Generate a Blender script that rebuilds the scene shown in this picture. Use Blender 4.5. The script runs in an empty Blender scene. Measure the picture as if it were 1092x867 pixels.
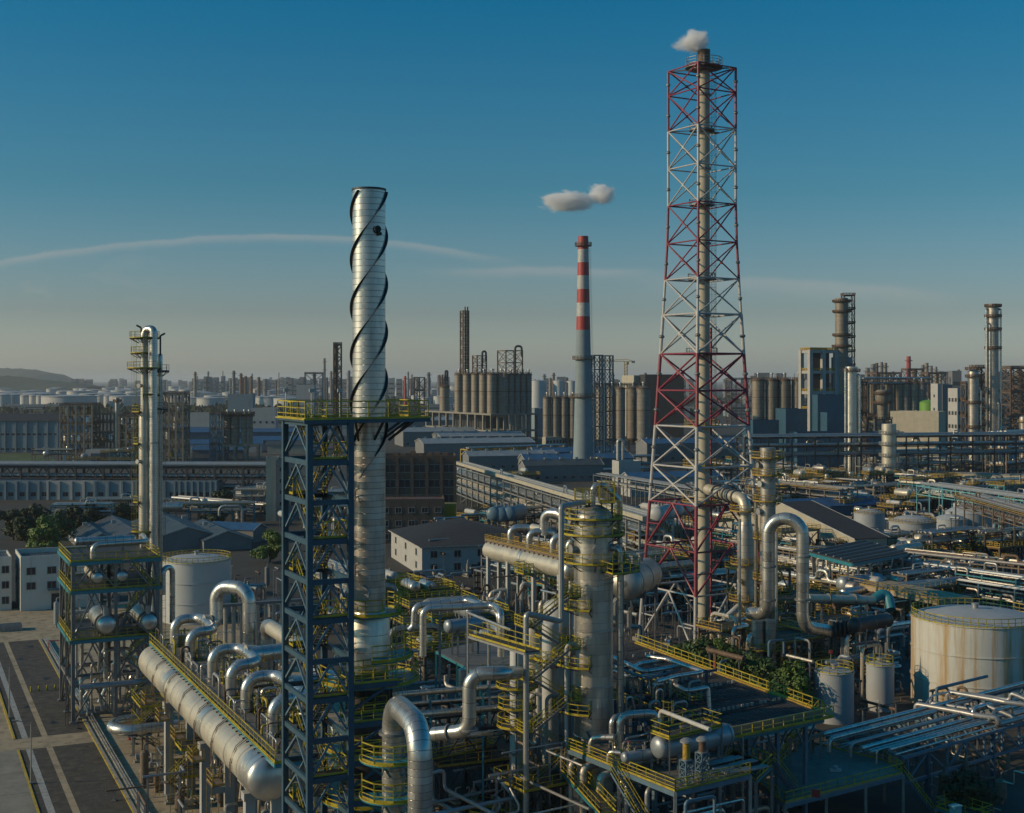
import bpy, math, random
from mathutils import Vector as V, Matrix, noise
R=math.radians; pi=math.pi; sin=math.sin; cos=math.cos
rnd=random.Random(11)
S=bpy.context.scene; COL=S.collection
# ---- the photograph's camera: focal length in photo pixels, principal column, horizon row, eye height
F=1400.0; CX=546.0; HY=405.0; H=50.0
def P(px,py,Y): return V(((px-CX)*Y/F, Y, H-(py-HY)*Y/F))
def L(px,py,z): return P(px,py,(H-z)*F/(py-HY))
def G(px,py): return L(px,py,0.0)
def GX(px,Y): return V(((px-CX)*Y/F,Y,0))
ZA=lambda py,Y: H-(py-HY)*Y/F
# ---------------------------------------------------------------- materials
MATS={}
def nt(name):
    m=bpy.data.materials.new(name); m.use_nodes=True
    n=m.node_tree.nodes; l=m.node_tree.links
    b=n['Principled BSDF']
    return m,n,l,b
def node(n,t,**k):
    x=n.new(t)
    for a,v in k.items():
        if a=='ins':
            for i,val in v.items(): x.inputs[i].default_value=val
        else: setattr(x,a,v)
    return x
def c4(c,k=1.0): return (min(c[0]*k,1),min(c[1]*k,1),min(c[2]*k,1),1)
def paint(name,col,rough=.5,metal=0.0,var=.25,scale=.6,dirt=None,dirt_amt=.35,streak=False,bump=0.0,bscale=8.0,fine=0):
    """painted / plain surface: two scales of colour variation, optional dirt or rust in blotches or vertical streaks"""
    m,n,l,b=nt(name)
    tc=node(n,'ShaderNodeTexCoord')
    n1=node(n,'ShaderNodeTexNoise',ins={'Scale':scale,'Detail':6.0,'Roughness':.65})
    l.new(tc.outputs['Object'],n1.inputs['Vector'])
    r1=node(n,'ShaderNodeValToRGB'); r1.color_ramp.elements[0].position=.3; r1.color_ramp.elements[1].position=.7
    r1.color_ramp.elements[0].color=c4(col,1-var); r1.color_ramp.elements[1].color=c4(col,1+var*.5)
    l.new(n1.outputs['Fac'],r1.inputs['Fac'])
    out=r1.outputs['Color']
    if dirt:
        mp=node(n,'ShaderNodeMapping'); l.new(tc.outputs['Object'],mp.inputs['Vector'])
        mp.inputs['Scale'].default_value=(1.1,1.1,.05) if streak else (1,1,1)
        n2=node(n,'ShaderNodeTexNoise',ins={'Scale':scale*2.3,'Detail':8.0,'Roughness':.7}); l.new(mp.outputs['Vector'],n2.inputs['Vector'])
        r2=node(n,'ShaderNodeValToRGB'); r2.color_ramp.elements[0].position=.62-.25*dirt_amt; r2.color_ramp.elements[1].position=.78-.2*dirt_amt
        r2.color_ramp.elements[0].color=(0,0,0,1); r2.color_ramp.elements[1].color=(dirt_amt*1.6,)*3+(1,)
        l.new(n2.outputs['Fac'],r2.inputs['Fac'])
        mx=node(n,'ShaderNodeMix',data_type='RGBA'); l.new(r2.outputs['Color'],mx.inputs['Factor']); l.new(out,mx.inputs['A']); mx.inputs['B'].default_value=c4(dirt)
        out=mx.outputs['Result']
    l.new(out,b.inputs['Base Color'])
    b.inputs['Metallic'].default_value=metal; b.inputs['Roughness'].default_value=rough
    if bump:
        n3=node(n,'ShaderNodeTexNoise',ins={'Scale':bscale,'Detail':4.0}); l.new(tc.outputs['Object'],n3.inputs['Vector'])
        bp=node(n,'ShaderNodeBump',ins={'Strength':bump,'Distance':.1}); l.new(n3.outputs['Fac'],bp.inputs['Height']); l.new(bp.outputs['Normal'],b.inputs['Normal'])
    MATS[name]=m; return m
def clad(name,col,rough,metal,seam=1.0,useam=6.0,sw=.05,var=.22,dirt=(.18,.12,.07),damt=.25):
    """sheet-metal cladding: rings every `seam` metres along the run, staggered panels, grime"""
    m,n,l,b=nt(name)
    uv=node(n,'ShaderNodeUVMap'); sp=node(n,'ShaderNodeSeparateXYZ'); l.new(uv.outputs['UV'],sp.inputs['Vector'])
    def mth(op,a,bv=None):
        x=node(n,'ShaderNodeMath',operation=op)
        if hasattr(a,'links'): l.new(a,x.inputs[0])
        else: x.inputs[0].default_value=a
        if bv is not None:
            if hasattr(bv,'links'): l.new(bv,x.inputs[1])
            else: x.inputs[1].default_value=bv
        return x.outputs[0]
    v=mth('DIVIDE',sp.outputs['Y'],seam); vf=mth('FRACT',v); vi=mth('FLOOR',v)
    u=mth('ADD',mth('MULTIPLY',sp.outputs['X'],useam),mth('MULTIPLY',vi,.37)); ui=mth('FLOOR',u); uf=mth('FRACT',u)
    cmb=node(n,'ShaderNodeCombineXYZ'); l.new(ui,cmb.inputs[0]); l.new(vi,cmb.inputs[1])
    wn=node(n,'ShaderNodeTexWhiteNoise',noise_dimensions='2D'); l.new(cmb.outputs[0],wn.inputs['Vector'])
    tc=node(n,'ShaderNodeTexCoord')
    n1=node(n,'ShaderNodeTexNoise',ins={'Scale':.5,'Detail':7.0,'Roughness':.7}); l.new(tc.outputs['Object'],n1.inputs['Vector'])
    k=mth('ADD',mth('MULTIPLY',wn.outputs['Value'],var),1-var*.6)
    k=mth('MULTIPLY',k,mth('ADD',mth('MULTIPLY',n1.outputs['Fac'],.5),.75))
    seamv=mth('LESS_THAN',vf,sw); seamu=mth('LESS_THAN',uf,.035)
    sm=mth('MAXIMUM',seamv,mth('MULTIPLY',seamu,.12))
    k=mth('MULTIPLY',k,mth('SUBTRACT',1.0,mth('MULTIPLY',sm,.55)))
    cc=node(n,'ShaderNodeMix',data_type='RGBA',blend_type='MULTIPLY'); cc.inputs['Factor'].default_value=1; cc.inputs['A'].default_value=c4(col)
    l.new(k,cc.inputs['B'])
    mp=node(n,'ShaderNodeMapping'); l.new(tc.outputs['Object'],mp.inputs['Vector']); mp.inputs['Scale'].default_value=(1,1,.12)
    n2=node(n,'ShaderNodeTexNoise',ins={'Scale':1.2,'Detail':8.0,'Roughness':.75}); l.new(mp.outputs['Vector'],n2.inputs['Vector'])
    dr=node(n,'ShaderNodeMapRange',ins={'From Min':.52,'From Max':.75,'To Min':0.0,'To Max':damt*2}); l.new(n2.outputs['Fac'],dr.inputs['Value'])
    mx=node(n,'ShaderNodeMix',data_type='RGBA'); l.new(dr.outputs['Result'],mx.inputs['Factor']); l.new(cc.outputs['Result'],mx.inputs['A']); mx.inputs['B'].default_value=c4(dirt)
    l.new(mx.outputs['Result'],b.inputs['Base Color'])
    b.inputs['Metallic'].default_value=metal
    rr=mth('ADD',mth('MULTIPLY',wn.outputs['Value'],.12),rough); l.new(rr,b.inputs['Roughness'])
    hb=mth('ADD',mth('MULTIPLY',sm,-1.0),mth('MULTIPLY',n1.outputs['Fac'],.12))
    bp=node(n,'ShaderNodeBump',ins={'Strength':.35,'Distance':.06}); l.new(hb,bp.inputs['Height']); l.new(bp.outputs['Normal'],b.inputs['Normal'])
    MATS[name]=m; return m
def ribbed(name,col,rough=.5,metal=0.0,pitch=.35,axis=0,var=.25,dirt=(.12,.1,.08),damt=.3):
    """profiled roof / wall sheet: ribs across one local axis"""
    m=paint(name,col,rough,metal,var,.25,dirt,damt); n=m.node_tree.nodes; l=m.node_tree.links; b=n['Principled BSDF']
    tc=node(n,'ShaderNodeTexCoord'); sp=node(n,'ShaderNodeSeparateXYZ'); l.new(tc.outputs['Object'],sp.inputs[0])
    mu=node(n,'ShaderNodeMath',operation='MULTIPLY'); l.new(sp.outputs[axis],mu.inputs[0]); mu.inputs[1].default_value=2*pi/pitch
    sn=node(n,'ShaderNodeMath',operation='SINE'); l.new(mu.outputs[0],sn.inputs[0])
    bp=node(n,'ShaderNodeBump',ins={'Strength':.7,'Distance':.06}); l.new(sn.outputs[0],bp.inputs['Height']); l.new(bp.outputs['Normal'],b.inputs['Normal'])
    return m
RUST=(.16,.07,.025)
clad('alu',(.66,.63,.57),.29,.8,seam=1.15,useam=5,var=.08,sw=.03)
clad('alu_fine',(.60,.58,.545),.28,.8,seam=.42,useam=4,sw=.09,var=.12)
clad('alu_bright',(.64,.62,.58),.25,.8,seam=1.2,useam=1,var=.1,damt=.08)
clad('pipe_silver',(.60,.57,.52),.27,.8,seam=1.5,useam=2,damt=.2)
clad('insulation_cream',(.60,.55,.45),.40,.45,seam=1.6,useam=5,var=.06,damt=.22,sw=.02)
clad('alu_rusty',(.45,.42,.38),.42,.75,seam=1.2,useam=4,dirt=(.2,.09,.03),damt=.45)
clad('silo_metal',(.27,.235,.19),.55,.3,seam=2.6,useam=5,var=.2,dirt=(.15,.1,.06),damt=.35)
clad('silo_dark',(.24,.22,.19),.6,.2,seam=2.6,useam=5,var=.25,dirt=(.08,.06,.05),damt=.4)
paint('white_paint',(.5,.5,.48),.5,0,.12,.4,(.30,.22,.14),.3,True)
paint('tank_white',(.52,.53,.52),.45,0,.06,.15,(.42,.34,.22),.16,True)
paint('tank_pale',(.40,.43,.45),.5,0,.1,.2,(.3,.22,.14),.3,True)
paint('tank_rusty',(.60,.60,.55),.45,0,.08,.3,(.44,.26,.08),.66,True)
paint('tank_roof',(.42,.44,.45),.55,0,.15,.3,(.4,.25,.1),.3)
paint('yellow_rail',(.50,.40,.03),.5,0,.35,.5,(.2,.1,.03),.5)
paint('yellow_old',(.46,.30,.04),.55,0,.3,1.2,(.17,.08,.03),.5)
paint('blue_steel',(.045,.10,.145),.42,0,.2,.8,(.15,.1,.07),.2)
paint('pale_blue_steel',(.12,.20,.26),.42,0,.2,.8,(.15,.1,.07),.2)
paint('teal_steel',(.03,.22,.28),.45,0,.2,.8,(.15,.1,.07),.2)
paint('teal_pale',(.16,.42,.46),.45,0,.15,.8,(.2,.12,.07),.2)
paint('red_paint',(.27,.04,.065),.5,0,.25,.6,(.5,.4,.4),.2)
paint('signal_red',(.40,.045,.04),.5,0,.15)
paint('lattice_white',(.5,.48,.46),.45,0,.12,.6,(.3,.2,.14),.2)
paint('dark_steel',(.05,.053,.06),.5,.2,.3,1.0,RUST,.3)
paint('grey_steel',(.22,.22,.22),.5,.25,.25,1.0,RUST,.25)
paint('galv',(.40,.40,.39),.42,.5,.2,1.2,(.2,.14,.09),.2)
paint('rust_steel',(.16,.10,.065),.7,.1,.4,1.2,(.05,.04,.04),.4)
paint('brown_steel',(.20,.155,.115),.6,.1,.35,.9,RUST,.4)
paint('grating',(.07,.07,.066),.6,.3,.3,1.6,RUST,.3)
paint('grating_light',(.19,.18,.16),.6,.2,.3,1.0,RUST,.3)
paint('concrete',(.28,.26,.22),.85,0,.25,.35,(.14,.12,.1),.35,False,.3,3.)
paint('concrete_white',(.42,.41,.39),.8,0,.15,.4,(.25,.2,.15),.3,True)
paint('concrete_dark',(.08,.074,.064),.85,0,.35,.2,(.07,.06,.055),.5)
paint('concrete_tan',(.42,.34,.225),.85,0,.25,.25,(.12,.095,.07),.5,False,.3,4.)
paint('asphalt',(.068,.062,.055),.9,0,.4,.35,(.12,.10,.075),.6,False,.6,9.)
paint('ground_mix',(.058,.054,.046),.9,0,.5,.06,(.045,.045,.04),.7,False,.3,2.)
paint('kerb_paint',(.36,.34,.30),.7,0,.3,1.0,(.2,.15,.1),.4)
paint('line_yellow',(.55,.40,.04),.7,0,.3,1.0,(.2,.15,.1),.4)
paint('line_white',(.42,.42,.40),.7,0,.3,1.0,(.12,.1,.08),.5)
paint('wall_white',(.44,.43,.41),.7,0,.1,.3,(.34,.28,.2),.25,True)
paint('wall_cream',(.46,.42,.33),.75,0,.15,.3,(.25,.2,.14),.3,True)
paint('wall_grey',(.2,.205,.21),.75,0,.15,.3,(.15,.13,.11),.3,True)
paint('wall_bluegrey',(.22,.28,.31),.7,0,.12,.2,(.2,.18,.15),.3,True)
paint('wall_brick',(.12,.085,.065),.85,0,.3,.5,(.05,.045,.04),.5)
paint('wall_blue',(.03,.095,.15),.6,0,.2,.3)
ribbed('roof_dark',(.04,.037,.037),.75,0,.5,0)
ribbed('roof_grey',(.10,.105,.11),.5,.3,.6,0)
ribbed('roof_slate',(.075,.10,.115),.55,.2,.6,0)
ribbed('roof_pale',(.30,.34,.36),.5,.2,.6,0)
ribbed('roof_blue',(.035,.12,.25),.5,0,.6,0)
ribbed('roof_red',(.16,.08,.06),.7,0,.6,0)
paint('glass',(.025,.035,.045),.12,0,.2,.3)
paint('frame_white',(.45,.45,.43),.5)
paint('leaf_dark',(.028,.05,.018),.7,0,.5,.5)
paint('leaf_mid',(.06,.11,.025),.65,0,.5,.5)
paint('leaf_bright',(.11,.18,.03),.6,0,.4,.5)
paint('grass',(.075,.11,.03),.9,0,.5,.1,(.1,.08,.04),.3)
paint('bark',(.09,.065,.045),.9,0,.3,3.)
paint('hill_green',(.05,.075,.045),.95,0,.5,.004)
paint('forest_green',(.03,.045,.02),.95,0,.5,.02,None,.3,False,.8,.15)
paint('tank_green',(.16,.34,.05),.5,0,.15,.2)
paint('machine_yellow',(.58,.36,.02),.45,0,.15)
paint('crane_orange',(.55,.30,.05),.5,0,.15)
paint('tan_steel',(.30,.245,.18),.6,.1,.25,.3,RUST,.3)
paint('wall_bright',(.66,.64,.57),.7,0,.1,.3,(.34,.28,.2),.25,True)
paint('black_rubber',(.02,.02,.02),.6)
paint('pump_blue',(.03,.12,.25),.4)
paint('drum_bluegrey',(.33,.37,.40),.38,.35,.15,.5,(.2,.14,.09),.15)
paint('far_white',(.5,.5,.49),.6,0,.12,.05)
paint('far_grey',(.2,.2,.21),.7,0,.3,.05)
# ---------------------------------------------------------------- mesh builder
def rotz(a):
    c,s_=cos(a),sin(a)
    return lambda x,y:(x*c-y*s_,x*s_+y*c)
class MB:
    def __init__(s): s.v=[]; s.f=[]; s.uv=[]
    def add(s,vs,fs,uvs=None):
        b=len(s.v); s.v.extend(vs)
        for i,f in enumerate(fs):
            s.f.append([b+k for k in f]); s.uv.append(uvs[i] if uvs else None)
        return s
    def box(s,x,y,z,sx,sy,sz,a=0.0):
        """centre x,y, BOTTOM z"""
        r=rotz(a); vs=[]
        for dz in (0,sz):
            for dx,dy in ((-1,-1),(1,-1),(1,1),(-1,1)):
                ox,oy=r(dx*sx/2,dy*sy/2); vs.append((x+ox,y+oy,z+dz))
        return s.add(vs,[(3,2,1,0),(4,5,6,7),(0,1,5,4),(1,2,6,5),(2,3,7,6),(3,0,4,7)])
    def beam(s,p,q,w,h=None,roll=None):
        p=V(p);q=V(q); d=q-p
        if d.length<1e-6: return s
        d.normalize(); h=h or w
        up=V((0,0,1)) if abs(d.z)<.97 else V((cos(roll),sin(roll),0)) if roll is not None else V((1,0,0))
        a=d.cross(up).normalized()*(w/2); b_=a.cross(d).normalized()*(h/2)
        vs=[]
        for e in (p,q):
            for i,j in ((-1,-1),(1,-1),(1,1),(-1,1)): vs.append(tuple(e+a*i+b_*j))
        return s.add(vs,[(0,1,2,3),(7,6,5,4),(1,0,4,5),(2,1,5,6),(3,2,6,7),(0,3,7,4)])
    def prism(s,pts,z0,z1):
        n=len(pts); ar=sum(pts[i][0]*pts[(i+1)%n][1]-pts[(i+1)%n][0]*pts[i][1] for i in range(n))
        if ar<0: pts=pts[::-1]
        vs=[(p[0],p[1],z0) for p in pts]+[(p[0],p[1],z1) for p in pts]
        fs=[tuple(range(n-1,-1,-1)),tuple(range(n,2*n))]+[(i,(i+1)%n,n+(i+1)%n,n+i) for i in range(n)]
        return s.add(vs,fs)
    def ring(s,x,y,z0,z1,r0,r1,a0=0,a1=2*pi,n=None):
        n=n or max(6,int(abs(a1-a0)*8)); full=abs(a1-a0)>6.2
        for i in range(n):
            t0=a0+(a1-a0)*i/n; t1=a0+(a1-a0)*(i+1)/n
            q=[(x+r0*cos(t0),y+r0*sin(t0)),(x+r1*cos(t0),y+r1*sin(t0)),(x+r1*cos(t1),y+r1*sin(t1)),(x+r0*cos(t1),y+r0*sin(t1))]
            vs=[(a,b,z0) for a,b in q]+[(a,b,z1) for a,b in q]
            fs=[(3,2,1,0),(4,5,6,7),(1,2,6,5),(3,0,4,7)]
            if not full and i==0: fs.append((0,1,5,4))
            if not full and i==n-1: fs.append((2,3,7,6))
            s.add(vs,fs)
        return s
    def lathe(s,prof,x=0,y=0,seg=24,cap0=True,cap1=True,a0=0.0):
        n=len(prof); vs=[]; ln=[0.0]
        for i in range(1,n): ln.append(ln[-1]+math.hypot(prof[i][0]-prof[i-1][0],prof[i][1]-prof[i-1][1]))
        for r,z in prof:
            for k in range(seg):
                t=a0+2*pi*k/seg; vs.append((x+r*cos(t),y+r*sin(t),z))
        fs=[];uv=[]
        for i in range(n-1):
            for k in range(seg):
                k2=(k+1)%seg
                fs.append((i*seg+k,i*seg+k2,(i+1)*seg+k2,(i+1)*seg+k))
                u0=k/seg;u1=(k+1)/seg; uv.append(((u0,ln[i]),(u1,ln[i]),(u1,ln[i+1]),(u0,ln[i+1])))
        if cap0: fs.append(tuple(range(seg-1,-1,-1))); uv.append(None)
        if cap1: fs.append(tuple((n-1)*seg+k for k in range(seg))); uv.append(None)
        return s.add(vs,fs,uv)
    def tube(s,pts,r,seg=12,bend=0.0,caps=True,radii=None):
        pts=[V(p) for p in pts]
        if bend>0 and len(pts)>2:
            out=[pts[0]]
            for i in range(1,len(pts)-1):
                a,b_,c=pts[i-1],pts[i],pts[i+1]
                d0=(a-b_);d1=(c-b_); l0,l1=d0.length,d1.length
                d0.normalize();d1.normalize(); dt=max(-1,min(1,d0.dot(d1))); an=math.acos(dt)
                if an>pi-.05 or an<.05: out.append(b_); continue
                tl=min(bend/math.tan(an/2),l0*.499,l1*.499); rr=tl*math.tan(an/2)
                bis=(d0+d1).normalized(); cen=b_+bis*(rr/sin(an/2))
                p0=b_+d0*tl; p1=b_+d1*tl; e0=p0-cen; e1=p1-cen
                sw=pi-an; m=max(3,int(sw/.22)); axis=e0.cross(e1)
                if axis.length<1e-9: out.append(b_); continue
                axis.normalize()
                for k in range(m+1): out.append(cen+Matrix.Rotation(sw*k/m,3,axis)@e0)
            out.append(pts[-1]); pts=out
        cl=[pts[0]]; 
        for p in pts[1:]:
            if (p-cl[-1]).length>1e-4: cl.append(p)
        pts=cl; n=len(pts)
        if n<2: return s
        tg=[]
        for i in range(n):
            d=(pts[min(i+1,n-1)]-pts[max(i-1,0)]); tg.append(d.normalized())
        up=V((0,0,1)) if abs(tg[0].z)<.9 else V((1,0,0))
        nrm=(up-tg[0]*up.dot(tg[0])).normalized()
        vs=[];ln=0.0;lens=[]
        for i in range(n):
            if i>0:
                ln+=(pts[i]-pts[i-1]).length
                nrm=(nrm-tg[i]*nrm.dot(tg[i])); nrm.normalize()
            bn=tg[i].cross(nrm); lens.append(ln); ri=radii[i] if radii and len(radii)==n else r
            for k in range(seg):
                t=2*pi*k/seg; vs.append(tuple(pts[i]+nrm*(ri*cos(t))+bn*(ri*sin(t))))
        fs=[];uv=[]
        for i in range(n-1):
            for k in range(seg):
                k2=(k+1)%seg; fs.append((i*seg+k,i*seg+k2,(i+1)*seg+k2,(i+1)*seg+k))
                uv.append(((k/seg,lens[i]),((k+1)/seg,lens[i]),((k+1)/seg,lens[i+1]),(k/seg,lens[i+1])))
        if caps:
            fs.append(tuple(range(seg-1,-1,-1))); uv.append(None)
            fs.append(tuple((n-1)*seg+k for k in range(seg))); uv.append(None)
        return s.add(vs,fs,uv)
    def cap(s,c,d,r,depth,seg=20,rings=5):
        """domed head at c bulging along d"""
        c=V(c); d=V(d).normalized(); pts=[];rad=[]
        for i in range(rings+1):
            t=pi/2*i/rings; pts.append(c+d*(depth*sin(t))); rad.append(max(r*cos(t),.01))
        return s.tube(pts,r,seg,0,True,rad)
    def vessel(s,p,q,r,seg=20,hd=None):
        """capsule with dished heads"""
        p=V(p);q=V(q); d=(q-p).normalized(); hd=hd or r*.55; pts=[];rad=[]
        for i in range(5,0,-1):
            t=pi/2*i/5; pts.append(p-d*(hd*sin(t))); rad.append(max(r*cos(t),.01))
        L_=(q-p).length; m=max(2,int(L_/3))
        for i in range(m+1): pts.append(p+(q-p)*(i/m)); rad.append(r)
        for i in range(1,6):
            t=pi/2*i/5; pts.append(q+d*(hd*sin(t))); rad.append(max(r*cos(t),.01))
        return s.tube(pts,r,seg,0,True,rad)
    def rail(s,pts,h=1.1,sp=1.6,w=.055,closed=False,mid=1,toe=True):
        pts=[V(p) for p in pts]
        if closed: pts=pts+[pts[0]]
        for i in range(len(pts)-1):
            p,q=pts[i],pts[i+1]; L_=(q-p).length
            if L_<.05: continue
            n=max(1,int(round(L_/sp)))
            for k in range(n+(1 if (i==len(pts)-2 and not closed) else 0)):
                a=p+(q-p)*(k/n); s.beam(a,a+V((0,0,h)),w,w)
            s.beam(p+V((0,0,h)),q+V((0,0,h)),w*1.1)
            for m in range(mid): 
                zz=V((0,0,h*(m+1)/(mid+1))); s.beam(p+zz,q+zz,w*.8)
            if toe: s.beam(p+V((0,0,.09)),q+V((0,0,.09)),.02,.16)
        return s
    def arc(s,x,y,z,r,a0,a1,n=None):
        n=n or max(3,int(abs(a1-a0)*r/1.1)); return [(x+r*cos(a0+(a1-a0)*i/n),y+r*sin(a0+(a1-a0)*i/n),z) for i in range(n+1)]
    def ladder(s,p,q,a,cage=True,w=.5):
        """vertical ladder p->q, rungs along direction angle a (tangent)"""
        p=V(p);q=V(q); t=V((cos(a),sin(a),0))*(w/2); o=V((sin(a),-cos(a),0))
        s.beam(p-t,q-t,.05);s.beam(p+t,q+t,.05); n=int((q-p).length/.45)
        for i in range(n):
            c=p+(q-p)*((i+.5)/n); s.beam(c-t,c+t,.03)
        if cage:
            n=max(2,int((q-p).length/1.4)); ring=[]
            for k in range(7):
                th=pi*k/6; ring.append(t*(1.5*cos(th))+o*(.75*sin(th)))
            for i in range(n+1):
                c=p+(q-p)*(i/n)
                for k in range(6): s.beam(c+ring[k],c+ring[k+1],.05,.03)
            for k in (1,3,5): s.beam(p+ring[k],q+ring[k],.04,.03)
        return s
    def flight(s,p,q,w=.8,rail=None,rise=.22):
        """straight stair p->q; returns rails into mb rail"""
        p=V(p);q=V(q); d=q-p; hd=V((d.x,d.y,0)); 
        if hd.length<1e-3: return s
        hd.normalize(); sd=V((-hd.y,hd.x,0))*(w/2)
        s.beam(p-sd,q-sd,.05,.22); s.beam(p+sd,q+sd,.05,.22)
        n=max(2,int(abs(d.z)/rise))
        for i in range(1,n):
            c=p+d*(i/n); s.beam(c-sd,c+sd,.24,.04)
        if rail is not None:
            for sg in (-1,1):
                a,b_=p+sd*sg,q+sd*sg; m=max(1,int(d.length/1.5))
                for i in range(m+1):
                    c=a+(b_-a)*(i/m); rail.beam(c,c+V((0,0,1)),.05)
                for zz in (.5,1.0): rail.beam(a+V((0,0,zz)),b_+V((0,0,zz)),.055)
        return s
    def mesh(s,name,mat):
        me=bpy.data.meshes.new(name); me.from_pydata(s.v,[],s.f)
        if any(u is not None for u in s.uv):
            ul=me.uv_layers.new(name='UVMap'); fl=[]
            for f,u in zip(s.f,s.uv):
                if u is None:
                    for _ in f: fl.extend((.5,.5))
                else:
                    for a in u: fl.extend(a)
            ul.data.foreach_set('uv',fl)
        me.materials.append(MATS[mat] if isinstance(mat,str) else mat)
        me.polygons.foreach_set('use_smooth',[True]*len(s.f))
        try: me.set_sharp_from_angle(angle=R(32))
        except Exception: pass
        me.update(); return me
AUTO={}   # labels of repeats that need «which one»
ALLT=[]
class T:
    """one thing: an Empty at its base (or one mesh) with its parts below"""
    def __init__(s,name,label,cat,loc=(0,0,0),rot=0.0,group=None,kind=None,auto=False):
        s.name=name;s.label=label;s.cat=cat;s.loc=V(loc);s.rot=rot;s.group=group;s.kind=kind;s.parts=[];s.auto=auto;s.o=None
        ALLT.append(s)
    def part(s,name,mat,parent=None,label=None):
        m=MB(); s.parts.append([name,mat,parent,m,label]); return m
    def w2l(s,p):
        d=V(p)-s.loc; c,sn=cos(-s.rot),sin(-s.rot); return V((d.x*c-d.y*sn,d.x*sn+d.y*c,d.z))
    def props(s,o):
        o['label']=s.label; o['category']=s.cat
        if s.group: o['group']=s.group
        if s.kind: o['kind']=s.kind
        if s.auto: AUTO.setdefault(s.label,[]).append(o)
    def done(s,single=False):
        parts=[p for p in s.parts if p[3].v]
        if not parts: ALLT.remove(s); return None
        if single or len(parts)==1 and parts[0][2] is None and single is not None:
            o=bpy.data.objects.new(s.name,parts[0][3].mesh(s.name,parts[0][1])); parts=[]
        else:
            o=bpy.data.objects.new(s.name,None); o.empty_display_size=.3
        COL.objects.link(o); o.location=s.loc; o.rotation_euler=(0,0,s.rot); s.props(o); s.o=o
        made={}
        for name,mat,par,m,lab in parts:
            c=bpy.data.objects.new(name,m.mesh(name,mat)); COL.objects.link(c)
            pk=id(par); c.parent=made.get(pk,o); made[id(m)]=c
            if lab: c['label']=lab
        s.parts=[]
        return o
def one(name,label,cat,mat,loc=(0,0,0),rot=0.0,**k):
    t=T(name,label,cat,loc,rot,**k); m=t.part(name,mat); return t,m
def struct(name,mb,mat,kind='structure',loc=(0,0,0),rot=0.0,label=None):
    o=bpy.data.objects.new(name,mb.mesh(name,mat)); COL.objects.link(o); o.location=loc; o.rotation_euler=(0,0,rot); o['kind']=kind
    if label: o['label']=label
    return o
def dup(o,loc,rot=None,label=None,scale=None,auto=None):
    c=o.copy(); COL.objects.link(c); c.location=loc
    if rot is not None: c.rotation_euler=(0,0,rot)
    if scale: c.scale=scale if hasattr(scale,'__len__') else (scale,)*3
    if label: c['label']=label
    if auto: AUTO.setdefault(label or o['label'],[]).append(c)
    for ch in list(o.children):
        d=ch.copy(); COL.objects.link(d); d.parent=c
        for g in list(ch.children):
            e=g.copy(); COL.objects.link(e); e.parent=d
    return c
ORD=['nearest','second nearest','third nearest','fourth nearest','fifth nearest','sixth nearest','seventh nearest','eighth nearest','ninth nearest','tenth nearest']
def finish_auto():
    for lab,os_ in AUTO.items():
        if len(os_)<2: continue
        os_.sort(key=lambda o:o.matrix_basis.translation.length)
        n=len(os_)
        for i,o in enumerate(os_):
            if n<=10 or i<8: o['label']=lab+', '+ORD[i]
            elif i==n-1: o['label']=lab+', farthest'
            elif n-1-i<10: o['label']=lab+', '+ORD[n-1-i].replace('nearest','farthest')
            else: o['label']=lab+', %dth nearest'%(i+1)
# ---------------------------------------------------------------- builders
def pipe(label,pts,r,bend=None,mat='pipe_silver',name='pipe',seg=14,flanges=(),group=None,supports=(),auto=False,cat='pipe',fmat='grey_steel',smat='grey_steel'):
    """one run of pipe; flanges: fractions along straight legs (leg index, t); supports: (leg, t) posts down to the ground"""
    pts=[V(p) for p in pts]; base=V((pts[0].x,pts[0].y,0))
    t=T(name,label,cat,base,group=group,auto=auto); q=[p-base for p in pts]
    m=t.part('tube',mat); m.tube(q,r,seg,bend if bend is not None else r*3)
    if flanges:
        for i,u in flanges:
            f=t.part('flange',fmat)
            a,b=q[i],q[i+1]; d=(b-a).normalized(); c=a+(b-a)*u
            f.tube([c-d*.06*max(1,r*2),c+d*.06*max(1,r*2)],r*1.28,seg)
    for i,u in supports:
        a,b=q[i],q[i+1]; c=a+(b-a)*u
        s_=t.part('support',smat); s_.beam((c.x,c.y,0),(c.x,c.y,c.z-r*.8),max(.22,r*.35)); s_.box(c.x,c.y,0,max(.5,r),max(.5,r),.15)
        s_.box(c.x,c.y,c.z-r-.1,r*1.6,r*1.6,.2)
    mid=sum((p for p in pts),V())/len(pts); ln_=sum((b-a).length for a,b in zip(pts,pts[1:])); PIPES.append((2*r*ln_/max(1,mid.length)**2,bool(group or auto),t))
    return t
PIPES=[]
def finish_pipes(limit=285):
    """pipes that show largest become things of their own; the crowd of small ones is one object"""
    PIPES.sort(key=lambda x:(x[1],-x[0])); mats=[];V_=[];F_=[];U_=[];MI=[];lost=0
    for i,(sc,small,t) in enumerate(PIPES):
        if i<limit or not small: t.done(True if len([p for p in t.parts if p[3].v])==1 else None); continue
        lost+=1
        for nm,mt,par,m,lab in t.parts:
            if mt not in mats: mats.append(mt)
            b=len(V_); V_.extend((v[0]+t.loc.x,v[1]+t.loc.y,v[2]+t.loc.z) for v in m.v); F_.extend([b+k for k in f] for f in m.f); U_.extend(m.uv); MI.extend([mats.index(mt)]*len(m.f))
        ALLT.remove(t)
    if F_:
        mm=MB(); mm.v=V_; mm.f=F_; mm.uv=U_; o=struct('pipework',mm,mats[0],'stuff',label='tangle of small pipes running all through the plant')
        for mt in mats[1:]: o.data.materials.append(MATS[mt])
        o.data.polygons.foreach_set('material_index',MI); o.data.update()
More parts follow.
